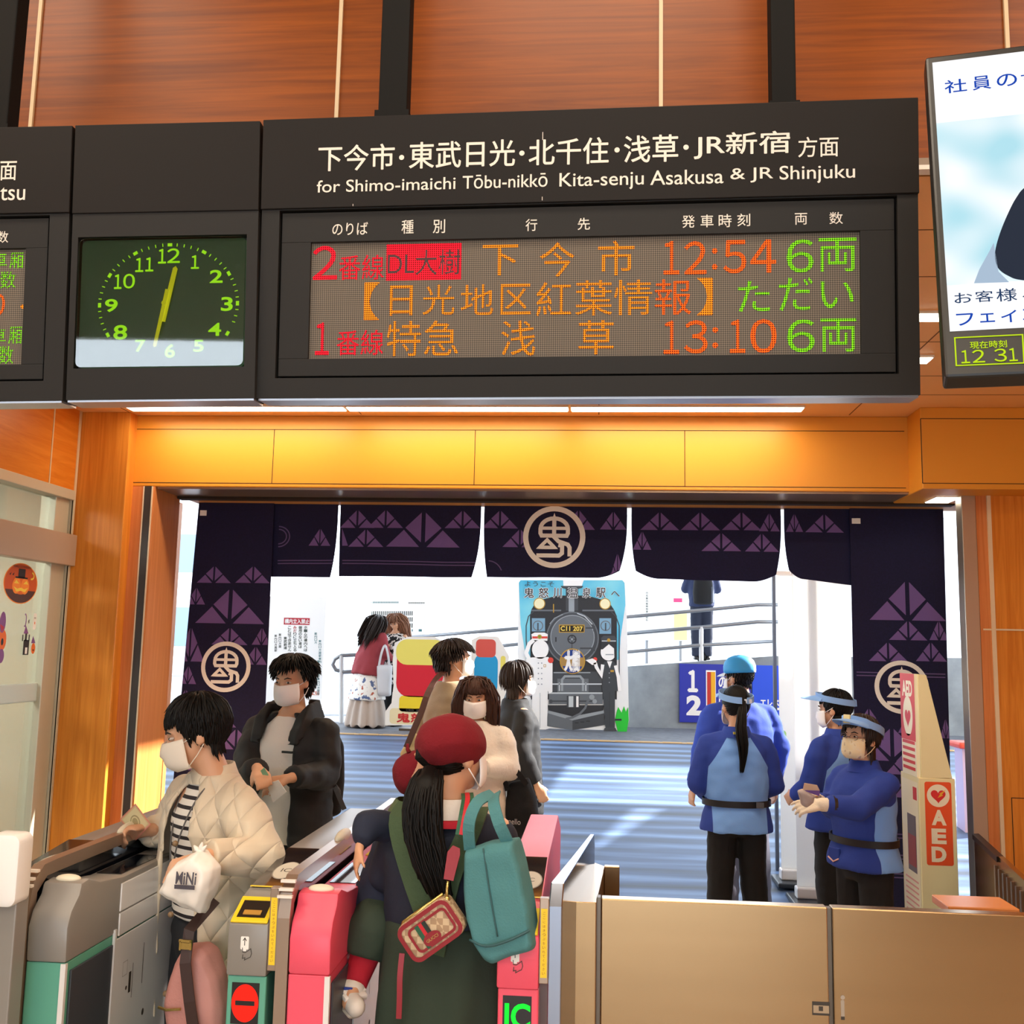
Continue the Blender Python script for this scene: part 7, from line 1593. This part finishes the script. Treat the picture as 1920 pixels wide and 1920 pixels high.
PG([(1110,1540),(1125,1500),(1160,1560),(1185,1490),(1205,1550),(1230,1500),(1236,1640),(1215,1760),(1120,1760),(1090,1640)],GRS,3); RC(1090,1625,1160,1645,K1,4)
# attendants: white uniform left, dark waistcoat right
DC(300,890,88,WHT,12,ry_=100); PG([(205,830),(200,790),(385,790),(385,830),(370,850),(230,810)],K1,11); PG([(215,790),(205,730),(240,712),(345,712),(380,730),(375,800)],WHT,13); RC(216,752,376,775,RED,14); DC(293,757,24,GLD,15); DC(293,757,14,col('leaf','#7f9a3a'),16)
PG([(150,990),(210,975),(385,970),(430,1040),(428,1340),(395,1360),(380,1330),(372,1700),(420,1720),(350,1740),(205,1740),(215,1330),(150,1330)],WHT,12); SK([(298,1350),(298,1720)],4,K4,13); SK([(180,990),(150,930),(185,830),(230,790)],42,WHT,14); DC(410,1005,30,RED,13)
for yy in (1035,1090,1145,1200,1258):
    for xx in (280,315): DC(xx,yy,7,K4,13)
SK([(338,1050),(358,1050),(358,1075),(338,1075)],5,GLD,13,True)
DC(1020,920,82,WHT,12,ry_=88); PG([(945,890),(940,800),(1105,800),(1110,1010),(1085,1020),(1080,880),(1025,835),(960,890)],K1,13); PG([(950,810),(940,770),(970,745),(1085,745),(1105,775),(1100,815)],K2,14); RC(950,796,1100,806,K5,15); DC(1024,792,18,GLD,16); SK([(990,945),(1075,945)],10,K4,14)
PG([(945,1060),(985,1015),(1075,1015),(1110,1060),(1125,1330),(1090,1330),(1088,1720),(990,1720),(960,1330),(950,1320),(965,1180)],SOOT,12); PG([(1005,1015),(1060,1015),(1035,1090)],WHT,13); SK([(960,1050),(945,1160),(895,1080),(880,1030)],36,WHT,13); PG([(780,1005),(850,985),(895,1010),(890,1045),(850,1055)],WHT,13); SK([(1095,1060),(1125,1180),(1140,1330)],34,WHT,13); DC(880,995,22,RED,12); SK([(1033,1340),(1033,1700)],4,K1,13); RC(1042,1108,1078,1130,GLD,14)
for yy in (1140,1190,1240): DC(1030,yy,6,K4,14)
PG([(980,1720),(1095,1720),(1110,1755),(970,1755)],K2,14)
HALO=WHT
d.text('ようこそ',*tp(136,222),*tp(445,172),K2,14,.004)
cx=[(130,232),(284,388),(438,524),(586,696),(746,834),(892,990),(1050,1140)]
for ch,(xa_,xb_) in zip('鬼怒川温泉駅へ',cx):
    y0,y1=(240,342) if ch!='へ' else (275,330)
    d.text(ch,*tp(xa_,y1),*tp(xb_,y0),HALO,13,.07); d.text(ch,*tp(xa_,y1),*tp(xb_,y0),K1,15,.012)
d.build('picture',t,label='picture of a black steam locomotive')
# ---- two plain standees (their printed figures left out)
def standee(pts,Y,lab,dr):
    fr=Frame((0,Y,0),(1,0,0),(0,0,1)); q=[(u,max(v,G+.004)) for u,v in [fr.uv(*p_) for p_ in pts]]; t=root('standee',Vector((sum(a for a,_ in q)/len(q),Y,G)),lab,'standee'); m=MB(); m.prism(fr,q[::-1],-.03,0); build('board',m,plain('standee_white','#f6f2ea'),t)
    f2=MB(); u=sum(a for a,_ in q)/len(q); f2.box((u-.2,Y,G),(u+.2,Y+.3,G+.03)); build('foot',f2,STEEL_DK,t); d=Draw(fr,.0015,step=.001); dr(d,fr); d.build('print',t)
def d1(d,fr):
    R=lambda x0,y0,x1,y1,r,m,L: d.rrect(*fr.uv(x0,y1),*fr.uv(x1,y0),r,m,L)
    R(742,1206,836,1306,.18,plain('standee_red','#d8182e'),0); R(742,1200,836,1246,.15,plain('standee_lemon','#efe06a'),1); R(748,1306,822,1334,.05,plain('standee_yellow','#f2d62a'),0); R(730,1330,830,1357,.05,plain('standee_cream','#efe0b4'),0); d.ptext('鬼怒川',744,1339,820,1354,plain('standee_ink_red','#c8282a'),2,.05); d.ptext('温泉',760,1330,796,1335,INK,2,.01)
standee([(722,1360),(722,1335),(734,1318),(738,1285),(736,1240),(740,1205),(765,1194),(815,1194),(838,1206),(842,1260),(838,1320),(846,1360)],14.1,'white cut-out board with plain red and yellow panels and red lettering on the forecourt',d1)
def d2(d,fr):
    R=lambda x0,y0,x1,y1,r,m,L: d.rrect(*fr.uv(x0,y1),*fr.uv(x1,y0),r,m,L)
    R(888,1226,934,1302,.12,plain('standee_blue','#1f9fd6'),0); R(892,1199,930,1232,.06,plain('standee_coral','#d8564a'),1); R(888,1300,930,1348,.05,plain('standee_cream','#efe0b4'),0); R(938,1230,948,1274,.03,plain('standee_lemon','#efe06a'),0)
standee([(880,1360),(884,1200),(900,1192),(934,1194),(954,1230),(952,1290),(940,1320),(936,1360)],14.3,'white cut-out board with plain blue and coral panels behind the man in the beige coat',d2)
# ---- notice boards on the left
NB=plain('notice_white','#fcfcfb',.5); NG=plain('notice_ink','#3c4a46'); NR=plain('notice_red','#b82838'); NT=plain('notice_teal','#3d7a80'); NO=plain('notice_orange','#c8582a')
NYB=16.0; fr=Frame((0,NYB,0),(1,0,0),(0,0,1))
t,a,b=panel(fr,(470,1120),(612,1356),NB,'large white notice board with a red heading and columns of small print','notice_board','board',th=.08)
d=Draw(fr,.002,step=.001); A=fr.uv(532,1171); B=fr.uv(581,1159); d.rect(A[0],A[1],B[0],B[1],NR); d.ptext('構内立入禁止',534,1161,580,1169,SWH,1,.03)
for x,y0,s in ((573,1174,'ホームの構内へは'),(563,1174,'御用のない者は'),(553,1174,'みだりに立ち入る'),(543,1174,'ことはできません'),(535,1194,'東武鉄道')):
    for i,ch in enumerate(s): d.ptext(ch,x-3.2,y0+i*6,x+3.2,y0+i*6+5.2,NG if x!=553 or i>1 else NR,0,.03)
for x,y0,n_ in ((517,1190,6),(525,1188,5),(592,1186,4),(600,1200,8),(581,1240,6),(589,1240,9),(597,1238,12)):
    for i in range(n_): d.ptext('案内口方面駅'[i%6],x-2.5,y0+i*5.5,x+2.5,y0+i*5.5+4.4,NT if x>590 else NG,0,.02)
d.ptext('のりばはこちら',572,1296,598,1303,NO,0,.05); d.build('lettering',t)
t,a,b=panel(Frame((0,NYB+1.2,0),(1,0,0),(0,0,1)),(690,1120),(800,1350),NB,'white timetable board behind the two women','timetable_board','board',th=.08)
fr2=Frame((0,NYB+1.2,0),(1,0,0),(0,0,1)); d=Draw(fr2,.002)
for k in range(20): A=fr2.uv(696+k*2.6,1131); B=fr2.uv(697.6+k*2.6,1128); d.rect(A[0],A[1],B[0],B[1],NT)
for k in range(14): A=fr2.uv(766+k*2.2,1132); B=fr2.uv(767.2+k*2.2,1129); d.rect(A[0],A[1],B[0],B[1],NG)
for r_ in range(3):
    for k in range(22):
        A=fr2.uv(696+k*3.6,1154+r_*11.5); B=fr2.uv(698+k*3.6,1146+r_*11.5); d.rect(A[0],A[1],B[0],B[1],NG)
for x,w_ in ((760,2),(765,4),(772,2),(785,6)): A=fr2.uv(x,1184); B=fr2.uv(x+w_,1180); d.rect(A[0],A[1],B[0],B[1],NT)
d.build('lettering',t)
fr3=Frame((0,16.6,0),(1,0,0),(0,0,1))
t,a,b=panel(fr3,(700,1318),(740,1352),plain('floor_sign_navy','#20305e'),'low navy sign with white lettering behind the two women','low_sign','sign'); d=Draw(fr3,.002); d.ptext('スロープ',712,1320,745,1332,SWH,0,.04); d.build('lettering',t)
fr4=Frame((0,18.6,0),(1,0,0),(0,0,1)); t,a,b=panel(fr4,(1190,1090),(1300,1200),NB,'white information board with a pink label behind the ramp','information_board','board',th=.08)
m=MB(); m.cyl(((a[0]+b[0])/2-.3,18.68,G),((a[0]+b[0])/2-.3,18.68,a[1]+.3),.03,10); m.cyl(((a[0]+b[0])/2+.3,18.68,G),((a[0]+b[0])/2+.3,18.68,a[1]+.3),.03,10); build('support_post',m,RAIL,t)
d=Draw(fr4,.002); A=fr4.uv(1263,1129); B=fr4.uv(1279,1122); d.rect(A[0],A[1],B[0],B[1],plain('label_pink','#e8508a')); A=fr4.uv(1264,1200); B=fr4.uv(1288,1150); d.rect(A[0],A[1],B[0],B[1],plain('label_butter','#f2e2a8'))
for k in range(11): d.ptext('行先案内板時刻表駅前広場'[k],1211,1110+k*5,1215,1114+k*5,NG,0,.02)
d.build('lettering',t)
# ---- white pull-up banners near the right curtain
BANW=plain('banner_white','#f6f6f4',.6); n_,l_,b_=nodes(BANW); tr_=n_.new('ShaderNodeBsdfTranslucent'); tr_.inputs[0].default_value=S('#f6f6f4'); mx_=n_.new('ShaderNodeMixShader'); mx_.inputs[0].default_value=.5
l_.new(b_.outputs[0],mx_.inputs[1]); l_.new(tr_.outputs[0],mx_.inputs[2]); l_.new(mx_.outputs[0],n_['Material Output'].inputs[0])
def banner(x0,x1,Y,lab,h,dr=None):
    a=onY(x0,1300,Y).x; b=onY(x1,1300,Y).x; zf_=deck_z(Y); t=root('pull_up_banner',((a+b)/2,Y,zf_),lab,'banner','pull-up banners')
    m=MB(); m.box((a-.04,Y-.16,zf_),(b+.02,Y+.16,zf_+.035)); build('base_plate',m,mat('base_dark','#2a2e34',.35),t,bevel=.008)
    m=MB(); m.box((a,Y-.05,zf_+.035),(b,Y+.05,zf_+.11)); build('roller_case',m,SILV,t,bevel=.01); m=MB(); m.box((a+.01,Y-.004,zf_+.11),(b-.01,Y+.002,h)); o=build('banner_sheet',m,BANW,t); m=MB(); m.cyl(((a+b)/2,Y+.03,zf_+.1),((a+b)/2,Y+.03,h),.012,10); build('support_pole',m,SILV,t)
    m=MB(); m.box((a,Y-.010,h-.02),(b,Y+.008,h+.01)); build('top_bar',m,SILV,t)
    if dr: fr_=Frame((0,Y-.004,0),(1,0,0),(0,0,1)); d=Draw(fr_,.001); dr(d,fr_); d.build('print',o)
def bd(d,fr_):
    A=fr_.uv(1462,1432); B=fr_.uv(1474,1370); d.rrect(*A,*B,.02,plain('banner_green','#a6dc8a'))
banner(1458,1562,7.9,'white pull-up banner with a pale green print left of the right curtain',2.36,bd)
banner(1486,1600,7.5,'white pull-up banner with a dark base, partly behind the attendants at the right',2.34)
m=MB(); x=onY(1454,1300,8.2).x; m.box((x-.012,8.2,deck_z(8.2)),(x+.012,8.24,2.5)); thing('slim_post',m,mat('post_slate','#4a5264',.4),'slim dark post at the left edge of the white banners','post')
# ---- white building and hills beyond, glimpsed through gaps
BW=plain('building_white','#eef0f2',.7)
t=root('building',(-7.5,34,G),'pale building with blue windows glimpsed left of the left curtain','building')
m=MB(); m.box((-26,34,G),(-12.5,40,9)); build('wall',m,BW,t)
for k in range(6):
    for r_ in range(3): q_=MB(); q_.box((-25+k*2.1,33.95,1.6+r_*2.5),(-23.6+k*2.1,34.0,2.9+r_*2.5)); build('window',q_,mat('window_blue','#8298b0',.25),t)
t=root('building',(6,44,G),'long white building beyond the ramp','building'); m=MB(); m.box((-5,44,G),(40,50,7.5)); build('wall',m,BW,t); m=MB(); m.box((-5.4,43.6,7.5),(40.4,50.4,7.8)); build('roof',m,WHITE,t)
p_=onY(1815,1400,9.5)
m=MB(); m.box((p_.x-.05,9.5,deck_z(9.5)),(p_.x+.3,9.7,onY(1815,1400,9.5).z)); t=root('red_topped_bin',(p_.x,9.6,deck_z(9.5)),'white and red bin glimpsed beside the right jamb','bin'); build('box',m,plain('bin_violet','#c9b8d8'),t); m=MB(); m.box((p_.x-.09,9.45,onY(1815,1404,9.5).z),(p_.x+.33,9.75,onY(1815,1392,9.5).z)); build('lid',m,plain('bin_red','#e0503c'),t,bevel=.02)
